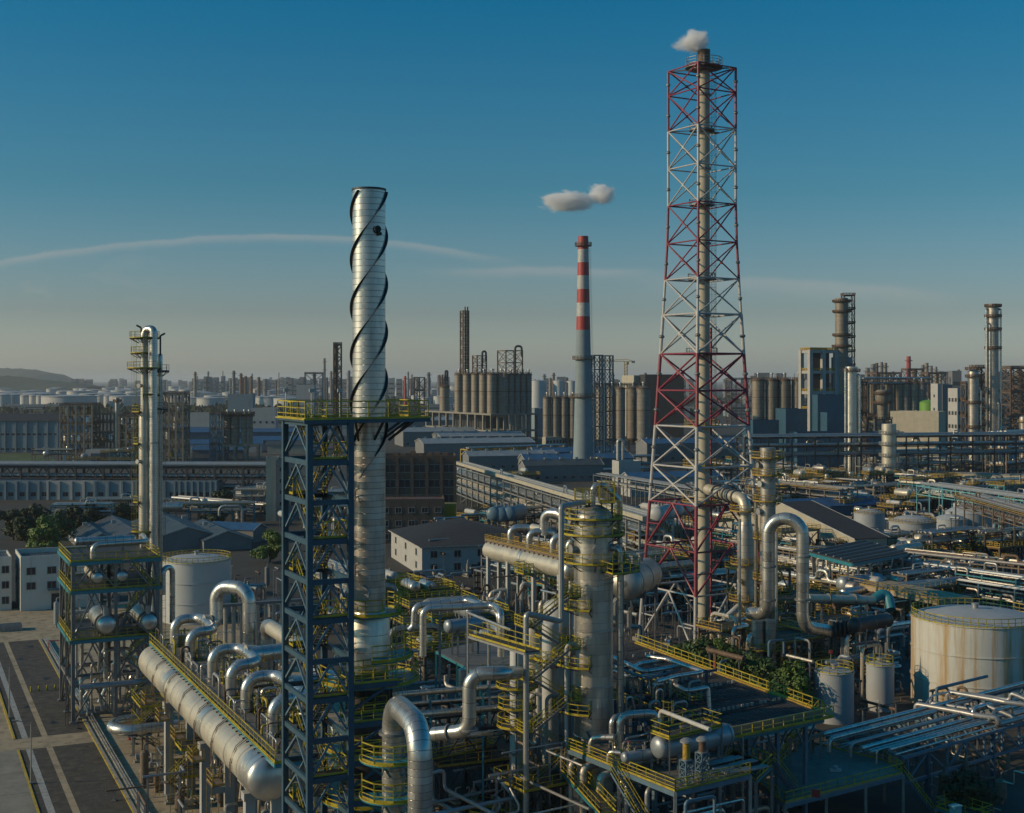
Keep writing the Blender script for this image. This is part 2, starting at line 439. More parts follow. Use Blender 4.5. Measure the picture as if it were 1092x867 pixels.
def hdrum(label,p,q,r,mat,z0,name='horizontal_drum',smat='grey_steel',seg=22,cat='drum',hd=None,auto=False,group=None,nozzles=2,bands=True,frac=(.2,.8)):
    p=V(p);q=V(q); b=V(((p.x+q.x)/2,(p.y+q.y)/2,z0)); t=T(name,label,cat,b,auto=auto,group=group)
    p_,q_=p-b,q-b; t.part('shell',mat).vessel(p_,q_,r,seg,hd)
    d=(q_-p_); u=d.normalized(); sd=V((-u.y,u.x,0))
    for f in frac:
        s_=t.part('saddle',smat); c=p_+d*f; s_.beam((c.x-sd.x*r*.75,c.y-sd.y*r*.75,0),(c.x-sd.x*r*.75,c.y-sd.y*r*.75,c.z-r*.45),.3,.25); s_.beam((c.x+sd.x*r*.75,c.y+sd.y*r*.75,0),(c.x+sd.x*r*.75,c.y+sd.y*r*.75,c.z-r*.45),.3,.25)
        s_.beam((c.x-sd.x*r*.9,c.y-sd.y*r*.9,c.z-r*.72),(c.x+sd.x*r*.9,c.y+sd.y*r*.9,c.z-r*.72),.35,r*.5)
    if bands:
        for f in (.02,.98,.5):
            bd=t.part('band','grey_steel'); c=p_+d*f; bd.tube([c-u*.05,c+u*.05],r*1.025,seg)
    for k in range(nozzles):
        c=p_+d*((k+1)/(nozzles+1)); nz=t.part('nozzle',smat); nz.tube([c+V((0,0,r*.9)),c+V((0,0,r*1.45))],max(.1,r*.16),10); nz.tube([c+V((0,0,r*1.38)),c+V((0,0,r*1.48))],max(.17,r*.26),10)
    t.done(); return t
def col(label,x,y,z0,z1,r,mat='alu',plats=(),ladders=(),risers=(),manways=(),top='dome',name='process_column',cat='column',railmat='yellow_rail',deckmat='grating',skirt=0,auto=False,group=None,prof=None,seg=28,skmat='concrete',rw=.055,head=None):
    """vertical vessel. plats (z,a0,a1,width) in degrees; ladders (deg,z0,z1); risers (deg,gap,r,z0,z1); manways (z,deg,r)"""
    t=T(name,label,cat,(x,y,z0),auto=auto,group=group); h=z1-z0
    if not prof:
        prof=[(r,skirt),(r,h-r*.5)] if top=='dome' else [(r,skirt),(r,h)]
        n=max(1,int(h/3)); prof=[(r,skirt+(prof[1][1]-skirt)*i/n) for i in range(n+1)]
        if top=='dome': prof+=[(r*cos(a),h-r*.5+r*.5*sin(a)) for a in (R(20),R(40),R(60),R(80))]
        elif top=='cone': prof+=[(r*.35,h+r*.7)]
    t.part('shell',mat).lathe(prof,seg=seg)
    if head: t.part('dished_head',head[0]).lathe(head[1],seg=seg,cap0=False)
    if skirt: t.part('skirt',skmat).lathe([(r*1.03,0),(r*1.03,skirt)],seg=seg)
    for z,a0,a1,w in plats:
        z=z-z0; a0,a1=R(a0),R(a1); d=t.part('platform',deckmat); d.ring(0,0,z-.1,z,r*.99,r+w,a0,a1)
        m=max(2,int((a1-a0)/.7))
        for k in range(m+1):
            a=a0+(a1-a0)*k/m; d.beam((r*cos(a),r*sin(a),z-.9),((r+w)*cos(a),(r+w)*sin(a),z-.12),.09)
            d.beam((r*cos(a),r*sin(a),z-.17),((r+w)*cos(a),(r+w)*sin(a),z-.17),.09,.14)
        rl=t.part('railing',railmat,d); full=a1-a0>6.2
        pts=rl.arc(0,0,z,r+w-.04,a0,a1)
        if not full: pts=[((r+.1)*cos(a0),(r+.1)*sin(a0),z)]+pts+[((r+.1)*cos(a1),(r+.1)*sin(a1),z)]
        rl.rail(pts,w=rw)
        kb=t.part('kick_plate',railmat,d); kb.ring(0,0,z-.04,z+.05,r+w,r+w+.03,a0,a1)
    for a,za,zb in ladders:
        a=R(a); c=V(((r+.35)*cos(a),(r+.35)*sin(a),0)); t.part('ladder',railmat).ladder(c+V((0,0,za-z0)),c+V((0,0,zb-z0)),a+pi/2)
    for a,g,rr,za,zb in risers:
        a=R(a); c=V(((r+g+rr)*cos(a),(r+g+rr)*sin(a),0)); i=V((cos(a),sin(a),0))
        t.part('riser','pipe_silver').tube([c+V((0,0,za-z0)),c+V((0,0,zb-z0)),c-i*(g+rr+.05)+V((0,0,zb-z0))],rr,10,rr*2.5)
    for z,a,rr in manways:
        a=R(a); i=V((cos(a),sin(a),0)); c=i*r+V((0,0,z-z0)); m=t.part('manhole','galv'); m.tube([c-i*.1,c+i*.55],rr*.8,14); m.tube([c+i*.55,c+i*.7],rr,14)
    t.done(); return t
def tank(label,x,y,r,h,mat='tank_white',rise=.12,railmat='yellow_rail',seg=48,name='storage_tank',stair=None,rail=True,courses=3,z0=0,auto=False,group=None,roofmat='tank_roof',rw=.06,railarc=(0,360),railh=1.1):
    t=T(name,label,'tank',(x,y,z0),auto=auto,group=group)
    t.part('shell',mat).lathe([(r,0),(r,h*.5),(r,h)],seg=seg)
    t.part('roof',roofmat).lathe([(r*1.0,h),(r*.75,h+r*rise*.5),(r*.4,h+r*rise*.85),(.3,h+r*rise)],seg=seg,cap0=False)
    for k in range(1,courses+1): t.part('stiffener',mat).ring(0,0,h*k/courses-.12,h*k/courses+.02,r,r+.14,n=seg)
    if rail:
        rl=t.part('railing',railmat); a0,a1=R(railarc[0]),R(railarc[1]); rl.rail(rl.arc(0,0,h,r-.08,a0,a1),h=railh,w=rw)
    if stair is not None:
        st=t.part('spiral_stair',railmat); n=max(6,int(h/1.2)); a=R(stair); da=h*1.35/r
        pts=[((r+.75)*cos(a+da*i/n),(r+.75)*sin(a+da*i/n),h*i/n) for i in range(n+1)]
        for i in range(n):
            st.beam(pts[i],pts[i+1],.9,.12); p,q=V(pts[i]),V(pts[i+1]); o=V((p.x,p.y,0)).normalized()*.45; st.beam(p+o,p+o+V((0,0,1.05)),.06); st.beam(p+o+V((0,0,1.05)),q+o+V((0,0,1.05)),.07); st.beam(p+o+V((0,0,.5)),q+o+V((0,0,.5)),.05)
    nz=t.part('roof_hatch','galv'); nz.lathe([(.45,h+r*rise*.95),(.45,h+r*rise+.6),(.6,h+r*rise+.6),(.6,h+r*rise+.75)],seg=12)
    t.done(); return t
def stairs(label,p,q,w=.9,steel='blue_steel',rail='yellow_rail',name='steel_stair',auto=False):
    p=V(p);q=V(q); b=V((p.x,p.y,min(p.z,q.z))); t=T(name,label,'stairs',b,auto=auto); s_=t.part('stringers_and_treads',steel); rl=t.part('handrail',rail); s_.flight(p-b,q-b,w,rl); t.done(); return t
def frame(label,o,rot,xs,ys,levels,steel='grey_steel',deck='grating',railmat='yellow_rail',name='steel_structure',cat='steel structure',post=.35,beam=.3,brace='x',decks=None,rails=None,rw=.055,stair=False,auto=False,z0=0,group=None,braceface=(0,1,2,3)):
    """braced frame, posts at xs * ys (local), decks at levels; decks/rails: level indices that have them"""
    t=T(name,label,cat,(o[0],o[1],z0),rot,auto=auto,group=group); f=t.part('frame',steel); zt=levels[-1]
    for x in xs:
        for y in ys: f.beam((x,y,0),(x,y,zt),post,post); f.box(x,y,0,post*2,post*2,.2)
    for z in levels:
        for x in xs: f.beam((x,ys[0],z-beam*.6),(x,ys[-1],z-beam*.6),beam*.7,beam)
        for y in ys: f.beam((xs[0],y,z-beam*.6),(xs[-1],y,z-beam*.6),beam*.7,beam)
    zz=[0]+list(levels)
    if brace:
        br=t.part('bracing',steel)
        faces=[[(xs[0],ys[0]),(xs[-1],ys[0])],[(xs[-1],ys[0]),(xs[-1],ys[-1])],[(xs[-1],ys[-1]),(xs[0],ys[-1])],[(xs[0],ys[-1]),(xs[0],ys[0])]]
        for fi in braceface:
            (x0,y0),(x1,y1)=faces[fi]; L_=math.hypot(x1-x0,y1-y0); n=max(1,round(L_/max(4,(zz[1]-zz[0])*1.2)))
            for k in range(n):
                if n>2 and k%2: continue
                a=V((x0+(x1-x0)*k/n,y0+(y1-y0)*k/n,0));b=V((x0+(x1-x0)*(k+1)/n,y0+(y1-y0)*(k+1)/n,0))
                for i in range(len(zz)-1):
                    lo=V((0,0,zz[i]));hi=V((0,0,zz[i+1]-beam)); c=(a+b)/2
                    if brace=='x': br.beam(a+lo,b+hi,beam*.5);br.beam(b+lo,a+hi,beam*.5)
                    else: br.beam(a+lo,c+hi,beam*.5);br.beam(b+lo,c+hi,beam*.5)
    for i in (range(len(levels)) if decks is None else decks):
        z=levels[i]; d=t.part('deck',deck); e=.35; d.prism([(xs[0]-e,ys[0]-e),(xs[-1]+e,ys[0]-e),(xs[-1]+e,ys[-1]+e),(xs[0]-e,ys[-1]+e)],z,z+.08)
        if rails is None or i in rails:
            rl=t.part('railing',railmat,d); rl.rail([(xs[0]-e,ys[0]-e,z+.08),(xs[-1]+e,ys[0]-e,z+.08),(xs[-1]+e,ys[-1]+e,z+.08),(xs[0]-e,ys[-1]+e,z+.08)],closed=True,w=rw)
            kp=t.part('kick_plate',railmat,d)
            for a,b in (((xs[0]-e,ys[0]-e),(xs[-1]+e,ys[0]-e)),((xs[0]-e,ys[-1]+e),(xs[0]-e,ys[0]-e)),((xs[-1]+e,ys[0]-e),(xs[-1]+e,ys[-1]+e))): kp.beam((a[0],a[1],z+.05),(b[0],b[1],z+.05),.05,.14)
    if stair:
        s_=t.part('stair',steel); rl=t.part('stair_rail',railmat,s_); z=0; k=0; x=xs[-1]-1.0
        for zz_ in levels:
            n=max(1,round((zz_-z)/3.0)); 
            for j in range(n):
                a=z+(zz_-z)*j/n;b=z+(zz_-z)*(j+1)/n; y0,y1=(ys[0]-.9,ys[0]-.9); x0,x1=(x-3.6,x) if k%2 else (x,x-3.6)
                s_.flight((x0,y0,a),(x1,y1,b),.8,rl); s_.box(x1,y1,b-.05,1.0,1.0,.06); k+=1
            z=zz_
    t.done(); return t
def rack(label,p0,p1,w,levels,bay=7.0,steel='dark_steel',pipes=6,pmats=('pipe_silver','galv','insulation_cream'),rr=(.12,.4),name='pipe_rack',post=.35,truss=False,seed=1,auto=False,rail=None,loops=0,z0=0,group=None,seg=8,posts=True,cat='pipe rack',tray=True):
    p0=V((p0[0],p0[1],z0));p1=V((p1[0],p1[1],z0)); d=p1-p0; L_=d.length; rot=math.atan2(d.y,d.x); rg=random.Random(seed)
    t=T(name,label,cat,p0,rot,auto=auto,group=group); f=t.part('frame',steel); n=max(1,round(L_/bay))
    for i in range(n+1):
        x=L_*i/n
        for y in (-w/2,w/2):
            if posts: f.beam((x,y,0),(x,y,levels[-1]),post,post)
        for z in levels: f.beam((x,-w/2,z-.25),(x,w/2,z-.25),post*.7,post)
    for z in levels:
        for y in (-w/2,w/2): f.beam((0,y,z-.6),(L_,y,z-.6),post*.5,post*.8)
    if truss:
        for i in range(n):
            x0,x1=L_*i/n,L_*(i+1)/n; xm=(x0+x1)/2
            for y in (-w/2,w/2):
                f.beam((x0,y,levels[0]-.6),(xm,y,levels[-1]-.6),post*.45);f.beam((xm,y,levels[-1]-.6),(x1,y,levels[0]-.6),post*.45)
    else:
        for i in range(0,n,3):
            x0,x1=L_*i/n,L_*(i+1)/n
            for y in (-w/2,w/2): f.beam((x0,y,.2),(x1,y,levels[0]-.8),post*.4)
    for li,z in enumerate(levels):
        y=-w/2+.35; k=0
        while y<w/2-.3 and k<pipes:
            r=rg.uniform(*rr)*rg.choice((.6,1,1)); 
            if y+2*r>w/2: break
            a=rg.uniform(0,.04)*L_;b=L_-rg.uniform(0,.04)*L_; zc=z-.25+post*.5+r; yc=y+r; pts=[(a,yc,zc)]
            if loops and rg.random()<loops:
                for q in range(max(1,int(L_/45))):
                    xl=rg.uniform(.15,.85)*L_; 
                    if xl<pts[-1][0]+3 or xl+4>b: continue
                    h_=rg.uniform(1.2,2.2); pts+=[(xl,yc,zc),(xl,yc,zc+h_),(xl+3,yc,zc+h_),(xl+3,yc,zc)]
            pts.append((b,yc,zc)); t.part('pipe',rg.choice(pmats)).tube(pts,r,seg,r*2.5)
            y+=2*r+rg.uniform(.1,.5); k+=1
    if tray:
        t.part('cable_tray','galv').box(L_/2,w/2-.3,levels[-1]+.25,L_,.5,.12)
    if rail:
        z=levels[-1]; r_=t.part('railing',rail); dk=t.part('walkway','grating'); dk.box(L_/2,-w/2-.45,z-.1,L_,.9,.06); r_.rail([(0,-w/2-.88,z),(L_,-w/2-.88,z)])
    t.done(); return t
def building(label,o,rot,sx,sy,h,wall='wall_white',roof='flat',roofmat='roof_grey',rh=2.0,rows=0,cols=(0,0),win=(1.4,1.5),name='building',cat='building',parapet=.6,z0=0,ov=.4,auto=False,group=None,faces=(0,3),door=None,axis=0,sill=1.0,gablewall=None,vent=False,winmat='glass',piers=0):
    """local box 0..sx, 0..sy; faces 0 front(y=0) 1 right 2 back 3 left(x=0)"""
    t=T(name,label,cat,(o[0],o[1],z0),rot,auto=auto,group=group); wl=t.part('wall',wall)
    if roof=='flat':
        wl.box(sx/2,sy/2,0,sx,sy,h)
        rf=t.part('roof',roofmat); rf.box(sx/2,sy/2,h+.004,sx-.5,sy-.5,.15)
        if parapet:
            pp=t.part('parapet',wall); 
            for a in ((sx/2,.12,sx,.25),(sx/2,sy-.12,sx,.25),(.12,sy/2,.25,sy-.52),(sx-.12,sy/2,.25,sy-.52)): pp.box(a[0],a[1],h+.003,a[2],a[3],parapet)
    elif roof=='gable':
        if axis==0:
            vs=[(0,0,0),(sx,0,0),(sx,sy,0),(0,sy,0),(0,0,h),(sx,0,h),(sx,sy,h),(0,sy,h),(0,sy/2,h+rh),(sx,sy/2,h+rh)]
            wl.add(vs,[(0,1,5,4),(2,3,7,6),(3,0,4,8,7),(1,2,6,9,5)])
            rf=t.part('roof',roofmat); k=rh/(sy/2)
            for sg,y0 in ((-1,-ov),(1,sy+ov)):
                e=h-k*ov; p=[(-ov,y0,e+.03),(sx+ov,y0,e+.03),(sx+ov,sy/2,h+rh+.03),(-ov,sy/2,h+rh+.03)]
                vs=p+[(a,b,c+.16) for a,b,c in p]; rf.add(vs,[(0,1,2,3),(7,6,5,4),(0,4,5,1),(1,5,6,2),(3,2,6,7),(0,3,7,4)] if sg<0 else [(3,2,1,0),(4,5,6,7),(1,5,4,0),(2,6,5,1),(7,6,2,3),(4,7,3,0)])
            tr=t.part('barge_board','frame_white')
            for x in (-ov-.05,sx+ov+.05):
                for y0 in (-ov,sy+ov): tr.beam((x,y0,h-k*ov+.1),(x,sy/2,h+rh+.1),.12,.35)
        else:
            vs=[(0,0,0),(sx,0,0),(sx,sy,0),(0,sy,0),(0,0,h),(sx,0,h),(sx,sy,h),(0,sy,h),(sx/2,0,h+rh),(sx/2,sy,h+rh)]
            wl.add(vs,[(3,0,4,7),(1,2,6,5),(0,1,5,8,4),(2,3,7,9,6)])
            rf=t.part('roof',roofmat); k=rh/(sx/2)
            for sg,x0 in ((-1,-ov),(1,sx+ov)):
                e=h-k*ov; p=[(x0,-ov,e+.03),(x0,sy+ov,e+.03),(sx/2,sy+ov,h+rh+.03),(sx/2,-ov,h+rh+.03)]
                vs=p+[(a,b,c+.16) for a,b,c in p]; rf.add(vs,[(0,1,2,3),(7,6,5,4),(0,4,5,1),(1,5,6,2),(3,2,6,7),(0,3,7,4)])
            tr=t.part('barge_board','frame_white')
            for y in (-ov-.05,sy+ov+.05):
                for x0 in (-ov,sx+ov): tr.beam((x0,y,h-k*ov+.1),(sx/2,y,h+rh+.1),.12,.35)
    elif roof=='hip':
        wl.box(sx/2,sy/2,0,sx,sy,h); m=min(sx,sy)/2; rf=t.part('roof',roofmat)
        if sx>=sy: a,b=(m,sy/2),(sx-m,sy/2)
        else: a,b=(sx/2,m),(sx/2,sy-m)
        vs=[(-ov,-ov,h+.01),(sx+ov,-ov,h+.01),(sx+ov,sy+ov,h+.01),(-ov,sy+ov,h+.01),(a[0],a[1],h+rh),(b[0],b[1],h+rh)]
        fs=[(0,1,5,4),(1,2,5),(2,3,4,5),(3,0,4)] if sx>=sy else [(0,1,4),(1,2,5,4),(2,3,5),(3,0,4,5)]
        rf.add(vs,fs+[(3,2,1,0)])
        fa=t.part('fascia','frame_white'); 
        for p,q in (((-ov,-ov),(sx+ov,-ov)),((sx+ov,-ov),(sx+ov,sy+ov)),((sx+ov,sy+ov),(-ov,sy+ov)),((-ov,sy+ov),(-ov,-ov))): fa.beam((p[0],p[1],h-.12),(q[0],q[1],h-.12),.14,.24)
    wc=0
    for fc in faces:
        W=sx if fc in (0,2) else sy; nc=cols[0] if fc in (0,2) else cols[1]
        for r_ in range(rows):
            for c in range(nc):
                if wc>=96: break
                wc+=1
                u=W*(c+.5)/nc; zc=sill+(h-sill)*(r_)/max(rows,1)+.4
                g=t.part('window',winmat); fr=t.part('window_frame','frame_white',g); ww,wh=win; wh=min(wh,(h-sill)/max(rows,1)-.5)
                def bx(mb,du,dz,su,sz,dp):
                    if fc==0: mb.box(u+du,-dp/2+.004,zc+dz,su,dp,sz)
                    elif fc==2: mb.box(u+du,sy+dp/2-.004,zc+dz,su,dp,sz)
                    elif fc==3: mb.box(-dp/2+.004,u+du,zc+dz,dp,su,sz)
                    else: mb.box(sx+dp/2-.004,u+du,zc+dz,dp,su,sz)
                bx(g,0,0,ww,wh,.03); bx(fr,0,-.09,ww+.3,.09,.16); bx(fr,0,wh,ww+.2,.08,.1); bx(fr,-ww/2-.04,0,.08,wh,.1); bx(fr,ww/2+.04,0,.08,wh,.1); bx(fr,0,.005,.06,wh-.01,.06)
    if door:
        fc,u,dw,dh=door; g=t.part('door','dark_steel')
        if fc==0: g.box(u,-.05,0,dw,.14,dh)
        else: g.box(-.05,u,0,.14,dw,dh)
    for k in range(piers+1 if piers else 0): t.part('pilaster',wall).box(min(max(.45,sx*k/piers),sx-.45),-.3,0,.9,.6,h+.3)
    if vent:
        for k in range(int(sx/8)): t.part('roof_vent','galv').box(4+k*8,sy/2,h+.16 if roof=='flat' else h+rh+.1,1.4,1.2,1.0)
    t.done(); return t
def leaf_crown(m,lobes,n,size,rg):
    """leaf clumps: small tilted quads scattered through a few uneven lobes"""
    for (cx,cy,cz,rx,rz) in lobes:
        k=int(n/len(lobes))
        for _ in range(k):
            a=rg.uniform(0,2*pi); u=rg.uniform(-.85,1); q=math.sqrt(max(0,1-u*u)); rr=rg.uniform(.55,1.0)**.6*(.8+.3*noise.noise(V((cx+cos(a)*q*2,cy+sin(a)*q*2,cz+u*2))))
            c=V((cx+rx*rr*q*cos(a),cy+rx*rr*q*sin(a),cz+rz*rr*u)); s_=size*rg.uniform(.5,1.25)
            nrm=V((q*cos(a)+rg.uniform(-.7,.7),q*sin(a)+rg.uniform(-.7,.7),u+rg.uniform(-.3,.9))).normalized()
            e=nrm.orthogonal().normalized(); e=Matrix.Rotation(rg.uniform(0,6.3),3,nrm)@e; g=nrm.cross(e)
            m.add([tuple(c+e*s_),tuple(c+g*s_*.55+nrm*s_*.15),tuple(c-e*s_),tuple(c-g*s_*.55+nrm*s_*.15)],[(0,1,2,3)])
def tree(label,x,y,h,w,mat='leaf_dark',n=900,size=.5,seed=1,name='tree',auto=False,trunk=True,group=None,cat='tree',z0=0):
    rg=random.Random(seed); t=T(name,label,cat,(x,y,z0),rg.uniform(0,6),auto=auto,group=group); lob=[]
    k=rg.randint(8,11)
    for i in range(k):
        a=2*pi*i/k+rg.uniform(-.4,.4); d=w*.5*rg.uniform(.25,.62); lob.append((d*cos(a),d*sin(a),h*rg.uniform(.2,.8),w*rg.uniform(.17,.29),h*rg.uniform(.14,.24)))
    lob.append((0,0,h*.82,w*.22,h*.18))
    leaf_crown(t.part('crown',mat),lob,n,size,rg)
    if trunk:
        m=t.part('trunk','bark'); m.tube([(0,0,0),(.05*w*.3,0,h*.25),(0,.03*w,h*.55)],.1,8,0,True,[h*.035+.05,h*.026+.04,h*.016])
        for l in lob[:5]: m.tube([(0,0,h*.3),(l[0]*.5,l[1]*.5,h*.45),(l[0],l[1],l[2])],.1,6,0,True,[h*.016,h*.011,h*.005])
    t.done(); return t
# ================================================================= SETTING: ground, roads
m=MB(); m.add([(-25000,-3000,0),(25000,-3000,0),(25000,32000,0),(-25000,32000,0)],[(0,1,2,3)]); struct('ground',m,'ground_mix')
TL=R(25.1)   # bearing of the left-hand roads
ro=G(146,867)
def sheet(name,x0,x1,y0,y1,z,mat,h=None):
    mm=MB()
    if h: mm.prism([(x0,y0),(x1,y0),(x1,y1),(x0,y1)],z,z+h)
    else: mm.add([(x0,y0,z),(x1,y0,z),(x1,y1,z),(x0,y1,z)],[(0,1,2,3)])
    return struct(name,mm,mat,'structure',(ro.x,ro.y,0),TL)
sheet('concrete_apron',-40,42,-60,150,.004,'concrete_tan')
sheet('asphalt_road',-10.1,-.3,-60,33,.008,'asphalt')
sheet('asphalt_road_beyond',-10.1,-.3,39,112,.008,'asphalt')
sheet('crossing_slab',-10.3,0,33.01,38.99,.008,'concrete_tan')
sheet('gutter_strip',-6.7,-5.9,-60,33,.014,'concrete_tan'); sheet('gutter_strip_beyond',-6.7,-5.9,39,112,.014,'concrete_tan')
sheet('white_road_line',-9.3,-8.5,-60,33,.014,'line_white'); sheet('white_road_line_beyond',-9.3,-8.5,39,112,.014,'line_white')
sheet('yellow_kerb_line',-10.45,-10.15,-60,33,.0,'line_yellow',.12); sheet('yellow_kerb_line_beyond',-10.45,-10.15,39,112,.0,'line_yellow',.12)
sheet('road_kerb',-.28,.1,-60,112,0,'kerb_paint',.14)
sheet('kerb_yellow_edge',-.42,-.282,-60,112,0,'line_yellow',.13)
sheet('pavement',-26,-10.46,-60,33,0,'concrete',.1)
for k in range(9):
    sheet('pavement_joint',-26,-10.5,-50+k*9,-49.9+k*9,.104,'concrete_dark')
for k in range(8): sheet('apron_joint',.12,22,-30+k*11,-29.85+k*11,.008,'concrete_dark')
sheet('plant_yard',42,150,-80,130,.004,'concrete_dark')
mm=MB(); mm.prism([tuple(G(0,484))[:2],tuple(G(52,484))[:2],tuple(G(60,492))[:2],tuple(G(0,496))[:2]],.0,.05); struct('lawn',mm,'grass')
mm=MB(); mm.prism([tuple(G(250,668))[:2],tuple(G(312,664))[:2],tuple(G(312,690))[:2],tuple(G(262,690))[:2]],.004,.05); struct('concrete_path',mm,'concrete_tan')
# ================================================================= lamp posts, bollards, barrier on the road
def lamp_post(label,p,h):
    t=T('street_lamp',label,'street lamp',p,TL,group='lamp posts along the road'); a=t.part('pole','galv'); a.tube([(0,0,0),(0,0,h*.5),(0,0,h)],.09,8,0,True,[.11,.09,.06])
    b=t.part('arm','galv'); b.tube([(0,0,h-.1),(-1.6,.1,h+.35)],.04,6); b.box(0,0,0,.45,.45,.25)
    c=t.part('lamp_head','grey_steel'); c.box(-1.8,.1,h+.3,.7,.25,.14); t.done()
lamp_post('grey lamp post standing on the white road line nearer the viewer',G(33,836),7.6)
lamp_post('grey lamp post standing on the road beyond the crossing slab',G(10,766),7.6)
for k in range(5):
    t,mm=one('bollard','small yellow post in the row across the asphalt road','bollard','yellow_rail',G(33+k*8.6,737.5-k*.6),group='yellow posts across the road'); mm.lathe([(.16,0),(.16,.75),(.08,.85)],seg=10); t.done(True)
t=T('barrier','red painted pipe barrier at the edge of the asphalt road','barrier',G(58,694),R(10)); mm=t.part('frame','signal_red'); mm.tube([(-1,0,0),(-1,0,1.9),(3.6,0,1.9),(3.6,0,0)],.07,8,.2); mm.tube([(1.3,0,0),(1.3,0,1.9)],.07,8); t.done(True)
t=T('pallet_stack','stack of grey pallets lying at the far end of the asphalt road','pallet stack',G(10,672),TL); mm=t.part('slats','galv')
for k in range(4):
    for j in range(6): mm.box(-2+j*.8,0,.3*k,.6,3,.12)
for k in range(4):
    for j in (-1.3,0,1.3): mm.box(0,j,.3*k+.12,4.6,.15,.18)
t.done(True)
def hydrant(label,p,mat):
    t=T('valve_post',label,'valve post',p,0); a=t.part('body',mat); a.lathe([(.2,0),(.2,.9),(.28,.95),(.28,1.05),(.12,1.3)],seg=12); t.part('handwheel','grey_steel').ring(0,0,1.35,1.42,.18,.28,n=12); t.done()
hydrant('small red valve post on the tan apron beside the silver loop pipe',G(138,789),'signal_red')
# ================================================================= foreground: blue stair tower and the spiral chimney
TB=R(26.0); bt=P(330,445,84); BX,BY,BZ=2.75,5.5,47.4
t=T('stair_tower','tall slender blue steel stair tower with yellow handrails beside the silver chimney','stair tower',(bt.x,bt.y,0),TB)
f=t.part('frame','blue_steel'); lev=[BZ-2.55*k for k in range(18)][::-1]
for x in (0,BX):
    for y in (0,BY): f.beam((x,y,0),(x,y,BZ-.1),.38,.38); f.box(x,y,0,.8,.8,.3)
for z in lev:
    for x in (0,BX): f.beam((x,.19,z-.2),(x,BY-.19,z-.2),.2,.34)
    for y in (0,BY): f.beam((.19,y,z-.2),(BX-.19,y,z-.2),.2,.34)
br=t.part('bracing','pale_blue_steel')
for i,z in enumerate(lev):
    lo=z-2.2
    for x in (0,BX):
        br.beam((x,.25,lo),(x,BY/2,z-.4),.13);br.beam((x,BY-.25,lo),(x,BY/2,z-.4),.13)
    for y in (0,BY):
        br.beam((.25,y,lo),(BX/2,y,z-.4),.13);br.beam((BX-.25,y,lo),(BX/2,y,z-.4),.13)
for i,z in enumerate(lev[:-1]):
    fl=t.part('stair_flight','dark_steel'); rl=t.part('handrail','yellow_rail',fl)
    x0,y0,y1=(.85,1.0,BY-1.2) if i%2==0 else (BX-.85,BY-1.2,1.0)
    fl.flight((x0,y0,z),(x0,y1,lev[i+1]),.8,rl)
    ya=BY-.65 if i%2==0 else .65
    ld=t.part('landing','grating'); ld.box(BX/2,ya,lev[i+1]-.02,BX-.4,1.2,.06)
    lr=t.part('landing_rail','yellow_rail',ld); lr.rail([(.2,ya-.55 if ya<2 else ya+.55,lev[i+1]),(BX-.2,ya-.55 if ya<2 else ya+.55,lev[i+1])],w=.06); lr.rail([(.2,ya-.55,lev[i+1]),(.2,ya+.55,lev[i+1])],w=.06); lr.rail([(BX-.2,ya-.55,lev[i+1]),(BX-.2,ya+.55,lev[i+1])],w=.06)
cb=P(393.5,445,90); cl=t.w2l((cb.x,cb.y,0))
dk=t.part('top_deck','blue_steel'); x1=cl.x+3.15
dk.prism([(-.45,-.45),(x1,-.45+1.2),(x1,BY+.7),(-.45,BY+.5)],BZ-.1,BZ)
dk.prism([(-.5,-.5),(x1+.05,-.5+1.2),(x1+.05,-.35+1.2),(-.5,-.35)],BZ-.22,BZ+.09)
rl=t.part('top_railing','yellow_rail',dk); rl.rail([(-.4,-.4,BZ),(x1-.1,.8,BZ),(x1-.1,BY+.6,BZ),(-.4,BY+.4,BZ)],h=1.2,w=.065,closed=True,mid=2)
kp=t.part('kick_plate','yellow_rail',dk); 
for a,b in (((-.52,-.52),(x1+.06,.68)),((-.52,BY+.5),(-.52,-.52)),((x1+.06,.68),(x1+.06,BY+.7))): kp.beam((a[0],a[1],BZ+.07),(b[0],b[1],BZ+.07),.03,.09)
bk=t.part('deck_bracket','dark_steel')
for s_ in (-1.1,0,1.1): bk.beam((cl.x+s_,cl.y-1,BZ-1.5),(cl.x+s_*1.8,cl.y-2.9,BZ-.15),.14); bk.beam((cl.x+1,cl.y+s_,BZ-1.5),(cl.x+3,cl.y+s_,BZ-.15),.14)
ln=t.part('link_bridge','blue_steel')
for z in (24.9,22.3,19.7,27.4,29.9):
    ln.beam((BX,.4,z),(BX+3.4,.4,z),.2,.35); ln.beam((BX,2.4,z),(BX+3.4,2.4,z),.2,.35); ln.box(BX+1.7,1.4,z+.1,3.4,1.8,.06); ln.beam((BX,.4,z-1.6),(BX+2.6,.4,z-.2),.15)
    lr=t.part('link_rail','yellow_rail',ln); lr.rail([(BX+.1,.4,z+.15),(BX+3.4,.4,z+.15)],w=.06,sp=.8,mid=2); lr.rail([(BX+.1,2.4,z+.15),(BX+3.4,2.4,z+.15)],w=.06,sp=.8,mid=2)
lh=t.part('floodlight','galv'); 
for x,y in ((.2,.2),(2.2,.5),(-.2,4.6)): lh.tube([(x,y,BZ),(x,y,BZ+1.9)],.035,6); lh.box(x,y,BZ+1.8,.3,.2,.22)
t.done()
